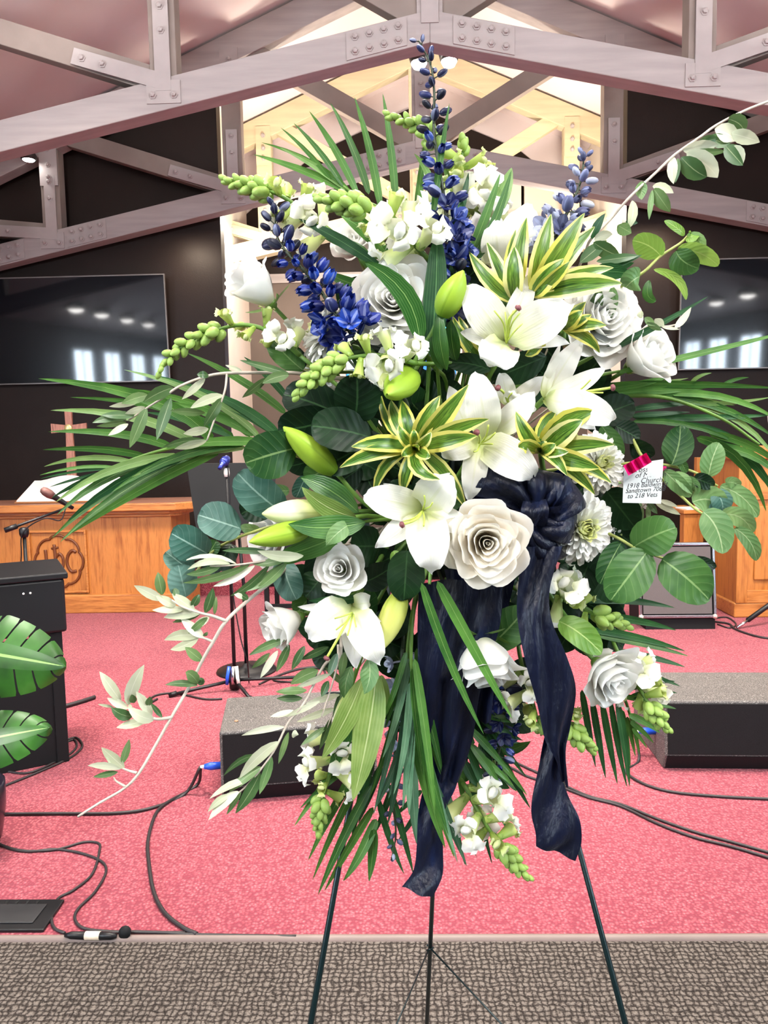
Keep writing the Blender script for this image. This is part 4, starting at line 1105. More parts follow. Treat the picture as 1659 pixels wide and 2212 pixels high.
def rose_petal(phi, r0, h, opn, lip, span, wave, z0=0.0, top=1.0):
    rows, uvs = [], []
    nv, nu = 11, 13
    for i in range(nv):
        v = i / (nv - 1); row, uu = [], []
        for j in range(nu):
            u = -1 + 2 * j / (nu - 1)
            vv = v * (1 - .16 * u * u * u * u - .05 * u * u)
            an = phi + u * span * (.45 + .55 * math.sin(math.pi * min(1, .12 + .75 * v)))
            r = r0 * (.28 + .72 * math.sin(math.pi / 2 * min(1, vv * 1.25))) + opn * vv * vv
            r += lip * max(0, vv - .68) ** 2 * 9.0 * (.7 + .3 * math.cos(3 * u + phi))
            z = z0 + h * vv - lip * max(0, vv - .76) ** 2 * 7.0
            r += wave * math.sin(4.3 * u + phi * 3) * vv * vv
            z += wave * .8 * math.sin(5.1 * u + phi * 2) * vv * vv
            row.append((r * math.cos(an), r * math.sin(an), z)); uu.append((v, j / (nu - 1)))
        rows.append(row); uvs.append(uu)
    return MB().quadgrid(rows, uvs)
ROSE = {}
def rose_protos(kind, mat):
    rg = random.Random(11); out = []
    if kind == 'open':
        lay = [(2, .05, .92, .0, .0, 2.6), (3, .13, .98, .02, .0, 2.3), (3, .26, 1.0, .05, .04, 1.8), (4, .40, .98, .10, .09, 1.5), (4, .54, .90, .16, .15, 1.3), (5, .66, .76, .24, .20, 1.15)]
    elif kind == 'full':
        lay = [(2, .04, .80, .0, .0, 2.6), (3, .10, .84, .02, .0, 2.4), (4, .19, .88, .04, .03, 1.9), (4, .30, .88, .07, .06, 1.6), (5, .42, .85, .10, .09, 1.35), (5, .55, .78, .15, .13, 1.2), (5, .66, .64, .25, .18, 1.1), (5, .72, .48, .36, .17, 1.1)]
    else:   # bud
        lay = [(3, .12, 1.55, .02, .0, 2.0), (3, .26, 1.62, .05, .03, 1.8), (3, .40, 1.60, .08, .06, 1.6), (3, .52, 1.48, .12, .13, 1.5), (4, .60, 1.25, .16, .22, 1.25)]
    for li, (cnt, r0, h, o, lp, sp) in enumerate(lay):
        for k in range(cnt):
            phi = 2 * math.pi * (k + .37 * li) / cnt + rg.uniform(-.15, .15)
            out.append(proto(rose_petal(phi, r0 * rg.uniform(.95, 1.05), h * rg.uniform(.96, 1.03), o, lp * rg.uniform(.7, 1.4), sp, .006 + .009 * li, -.42), 'petal', mat))
    return out
def rose(label, c, r, axis, kind='open', cream=False, spin=0.0, calyx=False, squash=1.0):
    """axis: (right, up, towards camera)"""
    key = (kind, cream)
    if key not in ROSE: ROSE[key] = rose_protos(kind, m_rosec if cream else m_rosew)
    p = at(*c); R = pxm(r, c[2])
    ax = V((axis[0], -axis[2], axis[1])).normalized()
    fm = frame(p, ax, up=(0.2, .1, 1), scale=(R, R, R * squash), spin=spin)
    root = thing('rose', label, 'rose', p - ax * R * .45, 'white roses of the spray')
    for me in ROSE[key]: inst('petal', me, root, fm)
    b = fm @ V((0, 0, -.48)); 
    f3 = frame(b, ax).to_3x3()
    part('calyx', MB().lathe([(R * .05, -R * .16), (R * .15, -R * .08), (R * .19, R * .02), (R * .23, R * .12)], b, 10, mat=f3), m_stem, root)
    if calyx:
        for k in range(5):
            a = 2 * math.pi * k / 5; d = f3 @ V((math.cos(a), math.sin(a), 0))
            part('sepal', blade3(b + d * R * .1, b + d * R * .55 + ax * R * .02, b + d * R * (.75 + .2 * (k % 2)) + ax * R * (.35 - .3 * (k % 3)) , R * .24, ax, 'lance', nseg=6), m_stem, root)
    part('stem', stem_to_foam(b - ax * R * .15, .0034, -ax), m_stem, root)
    return root
def mum(label, c, r, axis, n=100, heart=14, spin=0.0, th0=0.12, th1=1.75):
    p = at(*c); R = pxm(r, c[2]); ax = V((axis[0], -axis[2], axis[1])).normalized()
    f3 = frame((0, 0, 0), ax, up=(.1, .2, 1), spin=spin).to_3x3()
    root = thing('chrysanthemum', label, 'chrysanthemum', p - ax * R * .4, 'white chrysanthemums of the spray')
    rg = random.Random(int(c[0]))
    for k in range(n):
        f = (k + .5) / n; th = th0 + (th1 - th0) * f ** .62; an = k * 2.39996 + rg.uniform(-.1, .1)
        d = f3 @ V((math.sin(th) * math.cos(an), math.sin(th) * math.sin(an), math.cos(th)))
        L = R * (.42 + .58 * f ** .6) * rg.uniform(.93, 1.06)
        me = P_mumc if k < heart else P_mum[k % 3]
        q = frame(p - ax * R * .28 + d * R * .10, d, up=ax, scale=(L * 1.05, L, L), spin=rg.uniform(-.25, .25))
        inst('petal' if k >= heart else 'heart_petal', me, root, q)
    part('calyx', MB().lathe([(R * .06, -R * .5), (R * .2, -R * .42), (R * .26, -R * .28), (R * .1, -R * .2)], p, 12, mat=f3), m_stem, root)
    part('stem', stem_to_foam(p - ax * R * .48, .003, -ax), m_stem, root)
    return root
def snapdragon(label, path, bl0=8, bl1=17, fl=38, nb=16, nh=5, nf=6, bfrac=.5, spin=0.0, jit=.25, up=(0, 0, 1), ext=None):
    """path from the tip down the stalk, measured points (x,y,Y); sizes in photo pixels"""
    q = spline([at(*p) for p in path], 8); Y = sum(p[2] for p in path) / len(path)
    root = thing('snapdragon', label, 'snapdragon', q[-1], 'white snapdragons of the spray')
    ln = [0]
    for a, b in zip(q, q[1:]): ln.append(ln[-1] + (b - a).length)
    def pos(f):
        s = f * ln[-1]
        for i in range(len(ln) - 1):
            if ln[i + 1] >= s: 
                t = (s - ln[i]) / max(ln[i + 1] - ln[i], 1e-9); return q[i].lerp(q[i + 1], t), (q[i] - q[i + 1]).normalized()
        return q[-1], (q[-2] - q[-1]).normalized()
    part('stem', join(MB().tube(q, [pxm(2.0 + 4.0 * i / (len(q) - 1), Y) for i in range(len(q))], 7), stem_to_foam(q[-1], .0032, q[-1] - q[-2])), m_stem, root)
    rg = random.Random(int(path[0][0] * 3 + path[0][1])); an = spin
    tot = nb + nh + nf
    for k in range(tot):
        if k < nb: f = bfrac * (k / nb) ** .85
        else: f = bfrac + (1 - bfrac) * ((k - nb + .5) / (nh + nf)) * .96
        p, tg = pos(f); an += 2.399
        s = tg.orthogonal().normalized(); s = M.Rotation(an, 3, tg) @ s
        tilt = 1.3 if k < 4 else (.72 if k < nb else .25)
        d = (s * (1 - tilt * .55) + tg * tilt).normalized()
        if k < nb:
            sz = pxm(bl0 + (bl1 - bl0) * k / nb, Y) * rg.uniform(.9, 1.15)
            b = inst('bud', P_snapbud, root, frame(p + s * pxm(1.5 + 2.5 * k / nb, Y), d, up=tg, scale=sz * 1.6))
        else:
            half = k < nb + nh
            sz = pxm(fl * (.62 if half else .86), Y) * rg.uniform(.88, 1.12)
            # blossoms turn a little to the light in front
            d = (d + toward(p) * .12).normalized()
            m = frame(p + s * pxm(4, Y), d, up=tg, scale=(sz * .95, sz * .95, sz * 1.25), spin=rg.uniform(-.4, .4))
            b = inst('blossom', P_snaphalf if half else P_snapopen, root, m)
            inst('calyx', P_calyx, b, m @ M.Scale(.62, 4))
    return root
def delphinium(label, path, key, n=34, s0=9, s1=30, bfrac=.35, spread=16, spin=0.0, openfrac=.75):
    q = spline([at(*p) for p in path], 8); Y = sum(p[2] for p in path) / len(path)
    root = thing('delphinium', label, 'delphinium', q[-1], 'blue delphiniums of the spray')
    ln = [0]
    for a, b in zip(q, q[1:]): ln.append(ln[-1] + (b - a).length)
    stem = join(MB().tube(q, [pxm(1.5 + 3.5 * i / (len(q) - 1), Y) for i in range(len(q))], 7), stem_to_foam(q[-1], .003, q[-1] - q[-2]))
    rg = random.Random(int(path[0][0])); an = spin
    for k in range(n):
        f = (k + .3) / n; s_ = f * ln[-1]; i = max(j for j in range(len(ln) - 1) if ln[j] <= s_ + 1e-9)
        t = (s_ - ln[i]) / max(ln[i + 1] - ln[i], 1e-9); p = q[i].lerp(q[i + 1], t); tg = (q[i] - q[i + 1]).normalized()
        an += 2.399; sd = M.Rotation(an, 3, tg) @ tg.orthogonal().normalized()
        up = .9 if f < .12 else .35
        d = (sd + tg * up + toward(p) * (.35 if f > bfrac else 0)).normalized()
        pl = pxm(spread * (.35 + .9 * f) * rg.uniform(.6, 1.25), Y)
        e = p + d * pl
        join(stem, MB().tube([p, p.lerp(e, .5) + tg * pl * .08, e], pxm(1.3, Y), 5))
        sz = pxm(s0 + (s1 - s0) * f, Y) * rg.uniform(.85, 1.15)
        kind = 0 if f < bfrac or rg.random() < .12 else (1 if f < openfrac or rg.random() < .3 else 2)
        inst('bud' if kind == 0 else 'floret', DEL[key][kind], root, frame(e, d, up=tg, scale=sz * (1.5 if kind == 0 else 1.25), spin=rg.uniform(0, 6)))
    part('stem', stem, m_stemdark, root)
    return root
def spray_of_leaves(name, label, cat, stems, leaves, mstem, base=None, group=None, leafname='leaf', foam=True):
    """stems: [(path, r0, r1)], leaves: [(mb, mat)]"""
    p0 = at(*stems[0][0][0]) if stems else V(base)
    root = thing(name, label, cat, p0, group)
    st = MB()
    for path, r0, r1 in stems:
        q = spline([at(*p) for p in path], 6)
        join(st, MB().tube(q, [r0 + (r1 - r0) * i / (len(q) - 1) for i in range(len(q))], 7))
    if stems and foam: join(st, stem_to_foam(p0, stems[0][1], p0 - at(*stems[0][0][1])))
    if st.v: part('stem', st, mstem, root)
    for mb, mat in leaves: part(leafname, mb, mat, root)
    return root
# ================================================================== THE SPRAY ON ITS EASEL
def Z(ox, oy, s):
    return lambda x, y: (ox + x * s, oy + y * s)
# ---- wire easel
m_wire = plain('green_wire', srgb(14, 34, 36), .3, .3)
EA = thing('wire_easel', 'dark green three-legged wire easel carrying the flower spray', 'easel', (0.02, 1.35, 0))
top = at(950, 560, 1.42)
def leg_line(a, b, top_z):
    d = (b - a).normalized(); t0 = (0.0 - a.z) / d.z; t1 = (top_z - a.z) / d.z
    return a + d * t0, a + d * t1
a, b = leg_line(at(671, 2212, 1.02), at(752, 1762, 1.17), 1.75)
part('leg', MB().tube([a, b], .0046, 8), m_wire, EA)
legL = a
a2, b2 = leg_line(at(1351, 2212, 1.02), at(1254, 1845, 1.15), 1.72)
part('leg', MB().tube([a2, b2], .0046, 8), m_wire, EA)
c0 = at(922, 2212, 1.52); c1 = at(934, 1940, 1.42)
a3, b3 = leg_line(c0, c1, 1.45)
a3 = V((a3.x, min(a3.y, 1.9), 0))
part('leg', MB().tube([a3, b3], .0046, 8), m_wire, EA)
part('hook', MB().tube([b, b.lerp(b2, .5) + V((0, .02, .06)), b2], .004, 8), m_wire, EA)
kk = at(928, 2046, 1.46)
part('wire_clip', MB().tube([kk + V((-.006, -.004, -.004)), kk + V((0, -.007, 0)), kk + V((.007, -.004, .002)), kk + V((.006, .006, -.002)), kk + V((-.006, .006, 0))], .0022, 6), m_wire, EA)
k1 = kk + (at(862, 2200, 1.30) - kk) * 1.6; k2 = kk + (at(1072, 2200, 1.30) - kk) * 1.6
part('brace_wire', MB().tube([kk, k1], .0016, 6), m_wire, EA)
part('brace_wire', MB().tube([kk, k2], .0018, 6), m_wire, EA)
part('shelf_bar', MB().tube([at(700, 1500, 1.25), at(1220, 1500, 1.25)], .004, 8), m_wire, EA)

FO = thing('foam_cage', 'dark green foam cage hidden in the middle of the spray', 'flower holder', FOAM)
part('foam_block', MB().box(FOAM.x - .09, FOAM.x + .09, FOAM.y - .02, FOAM.y + .09, FOAM.z - .13, FOAM.z + .13), plain('foam', srgb(14, 30, 20), .9), FO, True, bevel=.03)

# ---- lilies
z3 = Z(940, 560, .2773); z2 = Z(600, 760, .3014); z4 = Z(340, 1060, .3135)
def T(pt, Y, w, **k): return dict(t=(pt[0], pt[1], Y), w=w, **k)
th = (*z3(550, 640), 1.045)
lily('large open white lily at the upper right, facing the camera', th, [
    T(z3(212, 190), 1.01, 88, d=.03, b=(-6, -14), q=.02), T(z3(1078, 350), 1.00, 100, d=.03, b=(10, -10), q=.02),
    T(z3(775, 66), 1.04, 58, d=.01, q=.05), T(z3(190, 565), 1.03, 46, d=.01, q=.05),
    T(z3(1062, 660), 1.03, 44, d=.015, u=.07, b=(0, -16), q=.05), T(z3(430, 880), .99, 96, d=.045, b=(-4, -4), q=.14)],
    ((*z3(555, 650), 1.03), (*z3(570, 480), .985), (*z3(648, 378), .97)), 1.03,
    [((*z3(550, 640), 1.03), (*z3(530, 500), .99), (*z3(460, 400), .98)), ((*z3(560, 640), 1.03), (*z3(580, 500), .985), (*z3(610, 400), .975)), ((*z3(560, 640), 1.03), (*z3(600, 500), .985), (*z3(660, 420), .975)), ((*z3(550, 640), 1.03), (*z3(555, 520), .985), (*z3(545, 410), .98)), ((*z3(560, 640), 1.03), (*z3(620, 560), .985), (*z3(680, 500), .98))])
b2_ = (*z3(850, 1085), 1.06)
lily('open white lily at the right of the spray, seen from the side', b2_, [
    T(z3(1165, 592), 1.04, 62, d=.0, b=(-8, 4)), T(z3(985, 635), 1.05, 24, d=.005, b=(-10, 10), c=.4),
    T(z3(1352, 825), 1.0, 46, d=.02, b=(10, 8)), T(z3(1448, 1295), .98, 74, d=.04, b=(24, -14), q=.12),
    T(z3(1270, 1335), 1.02, 48, d=.01, b=(4, -2)), T(z3(1195, 1140), .99, 64, d=.045, c=-.25, b=(0, 4), q=0)],
    ((*z3(1090, 1045), 1.0), (*z3(1250, 1020), .985), (*z3(1385, 1000), .975)), 1.02,
    [((*z3(1090, 1045), 1.0), (*z3(1150, 1000), .99), (*z3(1210, 940), .98)), ((*z3(1090, 1045), 1.0), (*z3(1200, 1040), .985), (*z3(1310, 1040), .98))])
t3 = (*z3(335, 1420), 1.03)
lily('open white lily in the middle of the spray, above the navy bow', t3, [
    T(z3(305, 850), 1.0, 84, s=(*z3(400, 1400), 1.02), d=.03, b=(6, -6), q=.06), T(z3(815, 1748), .98, 92, d=.035, b=(14, -14), q=.10),
    T(z3(255, 1905), 1.0, 62, d=.02, b=(4, 6)), T(z3(22, 1545), 1.0, 66, d=.02, b=(-4, -8), q=.14, u=.06),
    T(z3(785, 1010), 1.0, 66, s=(*z3(460, 1350), 1.02), d=.015, b=(8, 10), u=.06), T(z3(108, 985), 1.03, 56, s=(*z3(250, 1330), 1.03), d=.0)],
    ((*z3(340, 1430), 1.0), (*z3(345, 1385), .975), (*z3(322, 1350), .965)), 1.0,
    [((*z3(360, 1430), 1.01), (*z3(400, 1370), .98), (*z3(415, 1290), .97)), ((*z3(360, 1430), 1.01), (*z3(420, 1400), .98), (*z3(470, 1350), .97)), ((*z3(350, 1440), 1.01), (*z3(330, 1490), .98), (*z3(300, 1500), .975)), ((*z3(350, 1440), 1.01), (*z3(400, 1440), .98), (*z3(450, 1440), .97))])
lily('small half-open white lily tucked behind the middle lily', (*z3(575, 1130), 1.09), [
    T(z3(512, 862), 1.07, 48, d=.01), T(z3(855, 895), 1.07, 44, d=.01, b=(8, 6)), T(z3(800, 1172), 1.06, 40, d=.01), T(z3(640, 1020), 1.05, 44, d=.03), T(z3(700, 1250), 1.06, 50, d=.02)],
    ((*z3(565, 1110), 1.07), (*z3(535, 1040), 1.05), (*z3(488, 1002), 1.04)), 1.08, [((*z3(575, 1120), 1.07), (*z3(570, 1080), 1.05), (*z3(600, 1040), 1.04))])
t4 = (*z2(1040, 1130), 1.01)
lily('open white lily in the centre, left of the cream rose', t4, [
    T(z2(580, 1022), .975, 82, d=.03, b=(-4, -4), q=.10), T(z2(750, 940), .99, 40, d=.01, q=.05, u=.05),
    T(z2(1238, 868), .965, 104, d=.03, b=(4, 2), q=.05), T(z2(1452, 1312), .965, 58, d=.02, b=(-2, -6), q=.08),
    T(z2(1110, 1625), .955, 102, d=.045, b=(4, -6), q=.08), T(z2(688, 1412), .975, 58, d=.02, b=(2, 2), q=.06)],
    ((*z2(1040, 1140), .99), (*z2(990, 1200), .955), (*z2(890, 1240), .945)), .99,
    [((*z2(1040, 1130), .99), (*z2(1055, 1080), .965), (*z2(1050, 1030), .955)), ((*z2(1040, 1140), .99), (*z2(1050, 1190), .965), (*z2(1045, 1250), .955)), ((*z2(1035, 1140), .99), (*z2(980, 1190), .96), (*z2(900, 1215), .95)), ((*z2(1045, 1130), .99), (*z2(1090, 1110), .965), (*z2(1110, 1080), .955))])
t5 = (*z4(1340, 790), 1.04)
lily('nodding white lily at the lower left of the spray', t5, [
    T(z4(1030, 1035), 1.0, 98, d=.03, b=(-12, -8), q=.04), T(z4(1548, 1225), .98, 84, d=.04, b=(-2, -6), q=.08),
    T(z4(1372, 1245), 1.01, 58, d=.01, b=(-4, 0)), T(z4(1600, 1045), 1.0, 34, d=.02, b=(8, -10)),
    T(z4(955, 800), 1.03, 26, d=.005, b=(0, 6), c=.4), T(z4(1495, 775), 1.03, 56, d=.03, b=(6, -4), q=.25)],
    ((*z4(1340, 840), 1.01), (*z4(1270, 970), .975), (*z4(1165, 1155), .965)), 1.01,
    [((*z4(1340, 850), 1.0), (*z4(1300, 900), .975), (*z4(1230, 960), .97)), ((*z4(1345, 850), 1.0), (*z4(1330, 930), .975), (*z4(1310, 1000), .97)), ((*z4(1350, 850), 1.0), (*z4(1360, 900), .975), (*z4(1370, 940), .97)), ((*z4(1345, 840), 1.0), (*z4(1290, 860), .975), (*z4(1220, 880), .97))])
zt = Z(900, 240, .3014)
lily('half-open white lily high at the back, behind the striped leaves', (*zt(590, 1110), 1.14), [
    T(zt(835, 655), 1.12, 86, d=.02, b=(10, -16), q=.03), T(zt(410, 705), 1.13, 70, d=.01, b=(-8, 0)), T(zt(560, 760), 1.10, 76, d=.03, b=(0, 0)), T(zt(700, 760), 1.13, 60, d=.0)], None, 1.12)

# ---- lily buds
lily_bud('plump green lily bud standing upright left of the upper lily', (954, 682, 1.02), (1001, 584, 1.0), 56, m_budg)
lily_bud('round yellow-green lily bud pointing at the camera above the striped leaves', (888, 812, 1.06), (836, 852, .97), 66, m_budg)
lily_bud('long slim green lily bud slanting left of centre', (722, 1018, 1.03), (612, 922, 1.0), 54, m_budg)
lily_bud('pale cream lily bud lying left, the upper of two', (694, 1106, 1.03), (566, 1110, .99), 56, m_budp)
lily_bud('bright green lily bud lying left, the lower of two', (668, 1142, 1.0), (538, 1171, .97), 50, m_budg)
lily_bud('yellow lily bud hanging beside the nodding lily', (866, 1282, 1.03), (818, 1408, .99), 54, m_budy)
lily_bud('slim pale bud among the hanging leaves at the bottom', (752, 1500, 1.08), (716, 1592, 1.08), 26, m_budp)

# ---- roses
rose('white rose half open at the far left, seen from the side', (566, 634, 1.08), 64, (-.55, .62, .45), 'bud', calyx=True, squash=1.05)
rose('large open white rose at the upper left of centre', (850, 650, 1.07), 84, (-.12, .15, 1), 'full', spin=.6)
rose('cream rose with a tight swirl beside the navy bow', (1050, 1172, .965), 84, (.05, .02, 1), 'full', True)
rose('small white rose low on the left, under the dark leaves', (736, 1230, 1.02), 60, (-.15, .25, 1), 'open', spin=1.1)
rose('white rose hanging head down between the ribbon tails', (1044, 1404, 1.03), 92, (.10, -.86, .42), 'bud', calyx=True, squash=.72)
rose('white rose at the lower right above the palm fan', (1312, 1455, 1.03), 76, (.35, -.35, .75), 'open', spin=.4, squash=1.1)
rose('white rose half hidden behind the two lying buds', (585, 1160, 1.10), 66, (-.6, .1, .7), 'open', spin=.2)
rose('white rose turned sideways at the left of the nodding lily', (628, 1340, 1.05), 64, (-.75, -.25, .5), 'bud', spin=.9, squash=.85)
rose('white rose at the upper right behind the striped leaves', (1302, 688, 1.11), 84, (.3, .1, .8), 'full', spin=2.0)
rose('white rose at the far right beside the television', (1380, 782, 1.13), 76, (.50, .35, .6), 'bud', spin=.7, squash=.72)
rose('white rose half hidden at the top left behind the long leaf', (765, 530, 1.17), 52, (-.2, .4, .7), 'open', spin=1.7)

# ---- chrysanthemums
mum('white chrysanthemum seen from the side under the left delphinium', (690, 715, 1.11), 74, (-.75, .4, .25), 90, 10)
mum('white chrysanthemum half covered by the pointing snapdragon', (680, 792, 1.13), 60, (-.7, .2, .5), 80, 10)
mum('white chrysanthemum lowest of the left three, above the dark leaves', (686, 845, 1.15), 62, (-.6, -.1, .6), 80, 10)
mum('full white chrysanthemum with a yellow-green heart right of the bow', (1262, 1142, 1.02), 78, (.25, .0, .9), 130, 26)
mum('white chrysanthemum half covered by striped leaves at the right', (1300, 1000, 1.08), 66, (.35, .1, .85), 110, 18)
mum('white chrysanthemum peeping out behind the full one at the right', (1330, 1150, 1.13), 52, (.6, -.2, .5), 70, 8)
mum('small white chrysanthemum at the right edge of the card', (1372, 1058, 1.12), 44, (-.5, -.1, .6), 50, 6)

# ---- snapdragons
snapdragon('snapdragon reaching out farthest at the upper left, white with green tip', [(490, 390, 1.10), (540, 402, 1.1), (600, 420, 1.1), (655, 455, 1.11), (720, 505, 1.13)], 12, 24, 61, 23, 4, 4, .42)
snapdragon('snapdragon at the upper left pointing left above the open rose', [(695, 428, 1.04), (750, 442, 1.04), (810, 462, 1.05), (870, 505, 1.06), (925, 560, 1.08)], 15, 27, 66, 21, 4, 5, .40, 1.0)
snapdragon('snapdragon drooping at the far left in front of the television', [(345, 802, 1.07), (370, 770, 1.07), (430, 728, 1.07), (520, 702, 1.08), (590, 720, 1.08), (648, 768, 1.09)], 12, 22, 49, 23, 5, 2, .5, .4)
snapdragon('snapdragon lying across the left, white flowers at its right end', [(645, 850, .98), (680, 815, .98), (740, 778, .99), (820, 768, 1.0), (900, 785, 1.03)], 15, 25, 55, 23, 4, 5, .45, 2.2)
snapdragon('small green snapdragon tip at the top beside the tall delphinium', [(842, 250, 1.16), (880, 262, 1.16), (925, 288, 1.16), (960, 360, 1.17), (985, 450, 1.18)], 12, 20, 49, 21, 4, 1, .55, .2)
snapdragon('tall pale snapdragon upright behind the tall delphinium', [(1000, 312, 1.19), (998, 360, 1.19), (1000, 430, 1.19), (1008, 520, 1.2)], 14, 20, 64, 5, 4, 6, .12, .9)
snapdragon('pale snapdragon upright at the top, right of the tall delphinium', [(1040, 372, 1.2), (1036, 420, 1.2), (1034, 480, 1.2), (1030, 540, 1.2)], 12, 18, 59, 3, 4, 5, .1, 2.9)
snapdragon('snapdragon at the lower right beside the ribbon, pointing right', [(1350, 1350, 1.05), (1312, 1338, 1.05), (1265, 1318, 1.05), (1222, 1292, 1.06), (1180, 1260, 1.1)], 13, 24, 57, 16, 3, 4, .38, .5)
snapdragon('snapdragon at the lower right below the white rose', [(1438, 1572, 1.04), (1415, 1540, 1.04), (1392, 1505, 1.05), (1370, 1470, 1.07), (1340, 1420, 1.1)], 13, 22, 57, 16, 4, 5, .4, 1.5)
snapdragon('short snapdragon tip right of the ribbon tail', [(1276, 1616, 1.07), (1250, 1592, 1.07), (1228, 1556, 1.08), (1215, 1510, 1.1)], 14, 22, 38, 16, 3, 1, .6, 2.0)
snapdragon('wilted snapdragon hanging between rose and ribbon tail', [(1166, 1570, 1.08), (1155, 1530, 1.08), (1142, 1490, 1.09), (1128, 1440, 1.1)], 14, 22, 53, 3, 3, 5, .12, .3)
snapdragon('snapdragon hanging at the bottom left of the spray', [(688, 1800, 1.10), (690, 1770, 1.1), (698, 1720, 1.1), (715, 1660, 1.11), (735, 1560, 1.13)], 11, 20, 53, 21, 3, 6, .36, .8)
snapdragon('snapdragon hanging lowest at the bottom right of the spray', [(1138, 1892, 1.06), (1112, 1866, 1.06), (1080, 1825, 1.06), (1040, 1765, 1.07), (1000, 1690, 1.1)], 13, 22, 61, 23, 3, 6, .40, 1.9)

# ---- delphiniums
delphinium('tall navy delphinium rising to the top of the picture', [(905, 88, 1.12), (930, 140, 1.12), (938, 200, 1.12), (938, 290, 1.12), (955, 400, 1.11), (970, 500, 1.10), (985, 580, 1.09)], 'A', 54, 11, 38, .45, 17, 0, .72)
delphinium('royal blue delphinium leaning left before the bright alcove', [(598, 452, 1.09), (595, 500, 1.09), (620, 545, 1.08), (680, 610, 1.07), (720, 670, 1.06), (775, 740, 1.05)], 'B', 58, 17, 42, .32, 26, .5, .72)
delphinium('faded grey-blue delphinium at the upper right', [(1262, 335, 1.13), (1255, 390, 1.13), (1235, 440, 1.12), (1205, 500, 1.11), (1180, 570, 1.11)], 'C', 42, 12, 38, .28, 22, .3, .7)
delphinium('pale blue delphinium hanging at the bottom, behind the palm leaves', [(845, 1858, 1.12), (855, 1800, 1.12), (848, 1720, 1.12), (852, 1640, 1.12), (860, 1520, 1.13), (870, 1400, 1.15)], 'C', 30, 10, 30, .2, 18, .3, .5)
delphinium('dark blue delphinium hanging at the lower right, behind the white rose', [(1060, 1700, 1.11), (1075, 1640, 1.11), (1085, 1570, 1.11), (1080, 1510, 1.12), (1050, 1450, 1.14)], 'A', 30, 12, 34, .15, 20, .8, .4)
delphinium('blue delphinium half hidden under the tall one, beside the upper lily', [(980, 520, 1.08), (985, 570, 1.08), (975, 640, 1.08), (955, 700, 1.1)], 'A', 18, 26, 36, .05, 16, .1, .2)

# ---- striped dracaena
def drac(label, base, tips, group=None):
    lv = []
    for t in tips:
        x, y, Y, w = t[:4]; bend = t[4] if len(t) > 4 else (0, 0); st = t[5] if len(t) > 5 else base
        lv.append((bl(st, (x, y, Y), w, bend, dep=-.02, roll=random.uniform(-18, 18), kind='lance', fold=.28, nseg=9, cols=5), m_drac))
    return spray_of_leaves('dracaena_shoot', label, 'foliage', [([base, (base[0] + 4, base[1] + 30, base[2] + .06), (base[0] + 8, base[1] + 40, 1.18)], .004, .004)], lv, m_stem, group='striped dracaena shoots', foam=False)
c_ = (897, 968, 1.0)
drac('yellow-edged striped leaf rosette left of the middle lily', c_, [
    (*z2(525, 680), .97, 40, (0, -8)), (*z2(440, 832), .97, 36, (0, -14)), (*z2(812, 345), 1.06, 34, (-12, -4)), (*z2(735, 270), 1.08, 20, (-20, 10)), (*z2(890, 350), 1.02, 38, (-2, -4)),
    (*z2(1165, 312), .98, 42, (-6, 0)), (*z2(1370, 232), .96, 46, (-2, 4)), (*z2(1515, 482), .95, 38, (0, -8)), (*z2(1430, 602), .94, 44, (0, -4)),
    (*z2(1165, 915), .95, 34, (-22, 10)), (*z2(690, 1035), 1.0, 26, (-18, -18)), (*z2(900, 1010), .99, 32, (-8, 4)), (*z2(870, 525), .97, 28, (-6, 4)), (*z2(975, 555), .96, 24), (*z2(1100, 575), .95, 26, (2, 4)), (*z2(1095, 750), .94, 30, (2, 4)), (*z2(890, 750), .95, 26, (-2, -2)), (*z2(1010, 670), .94, 20), (*z2(1350, 1130), .99, 36, (10, -14))])
c_ = (1168, 978, 1.01)
drac('yellow-edged striped leaves at the right of the middle lily', c_, [
    (*z3(1255, 1188), .98, 56, (-10, -18)), (*z3(1150, 1255), .97, 50, (0, -6)), (*z3(1400, 1445), .97, 44, (-4, -8)), (*z3(1280, 1630), .96, 46, (0, -2)), (*z3(1375, 1745), .97, 34, (6, -12)), (*z3(1245, 1835), .98, 32, (8, -10)),
    (*z3(628, 1185), .99, 36, (-2, 8)), (*z3(648, 1465), .96, 34, (-4, -10)), (*z3(1030, 1690), .96, 30, (0, -14)), (*z3(940, 1440), .96, 28), (*z3(1040, 1500), .95, 26), (*z3(820, 1380), 1.0, 30), (*z3(950, 1180), 1.04, 34, (-12, -10))])
c_ = (1112, 652, 1.06); d_ = (1150, 640, 1.05)
drac('yellow-edged striped leaves fanning out at the upper right', c_, [
    (*zt(790, 760), 1.06, 40, (-6, 0)), (*zt(965, 735), 1.05, 46, (-2, 2), d_), (*zt(1205, 728), 1.03, 52, (-4, 4), d_), (*zt(1280, 825), 1.06, 44, (-2, -4), d_), (*zt(1060, 1055), 1.02, 46, (-8, 4), d_),
    (*zt(1415, 1122), 1.03, 34, (0, -12), d_), (*zt(1475, 1235), 1.02, 50, (0, -10), d_), (*zt(712, 845), 1.08, 30, (-10, 0)), (*zt(700, 968), 1.04, 44, (-2, 0)), (*zt(375, 1005), 1.07, 34, (-4, 10)), (*zt(1100, 1075), 1.0, 30, (4, 0), d_), (*zt(500, 930), 1.1, 30), (*zt(1130, 880), 1.05, 40, (0, 4), d_)])
c_ = (1050, 790, 1.08)
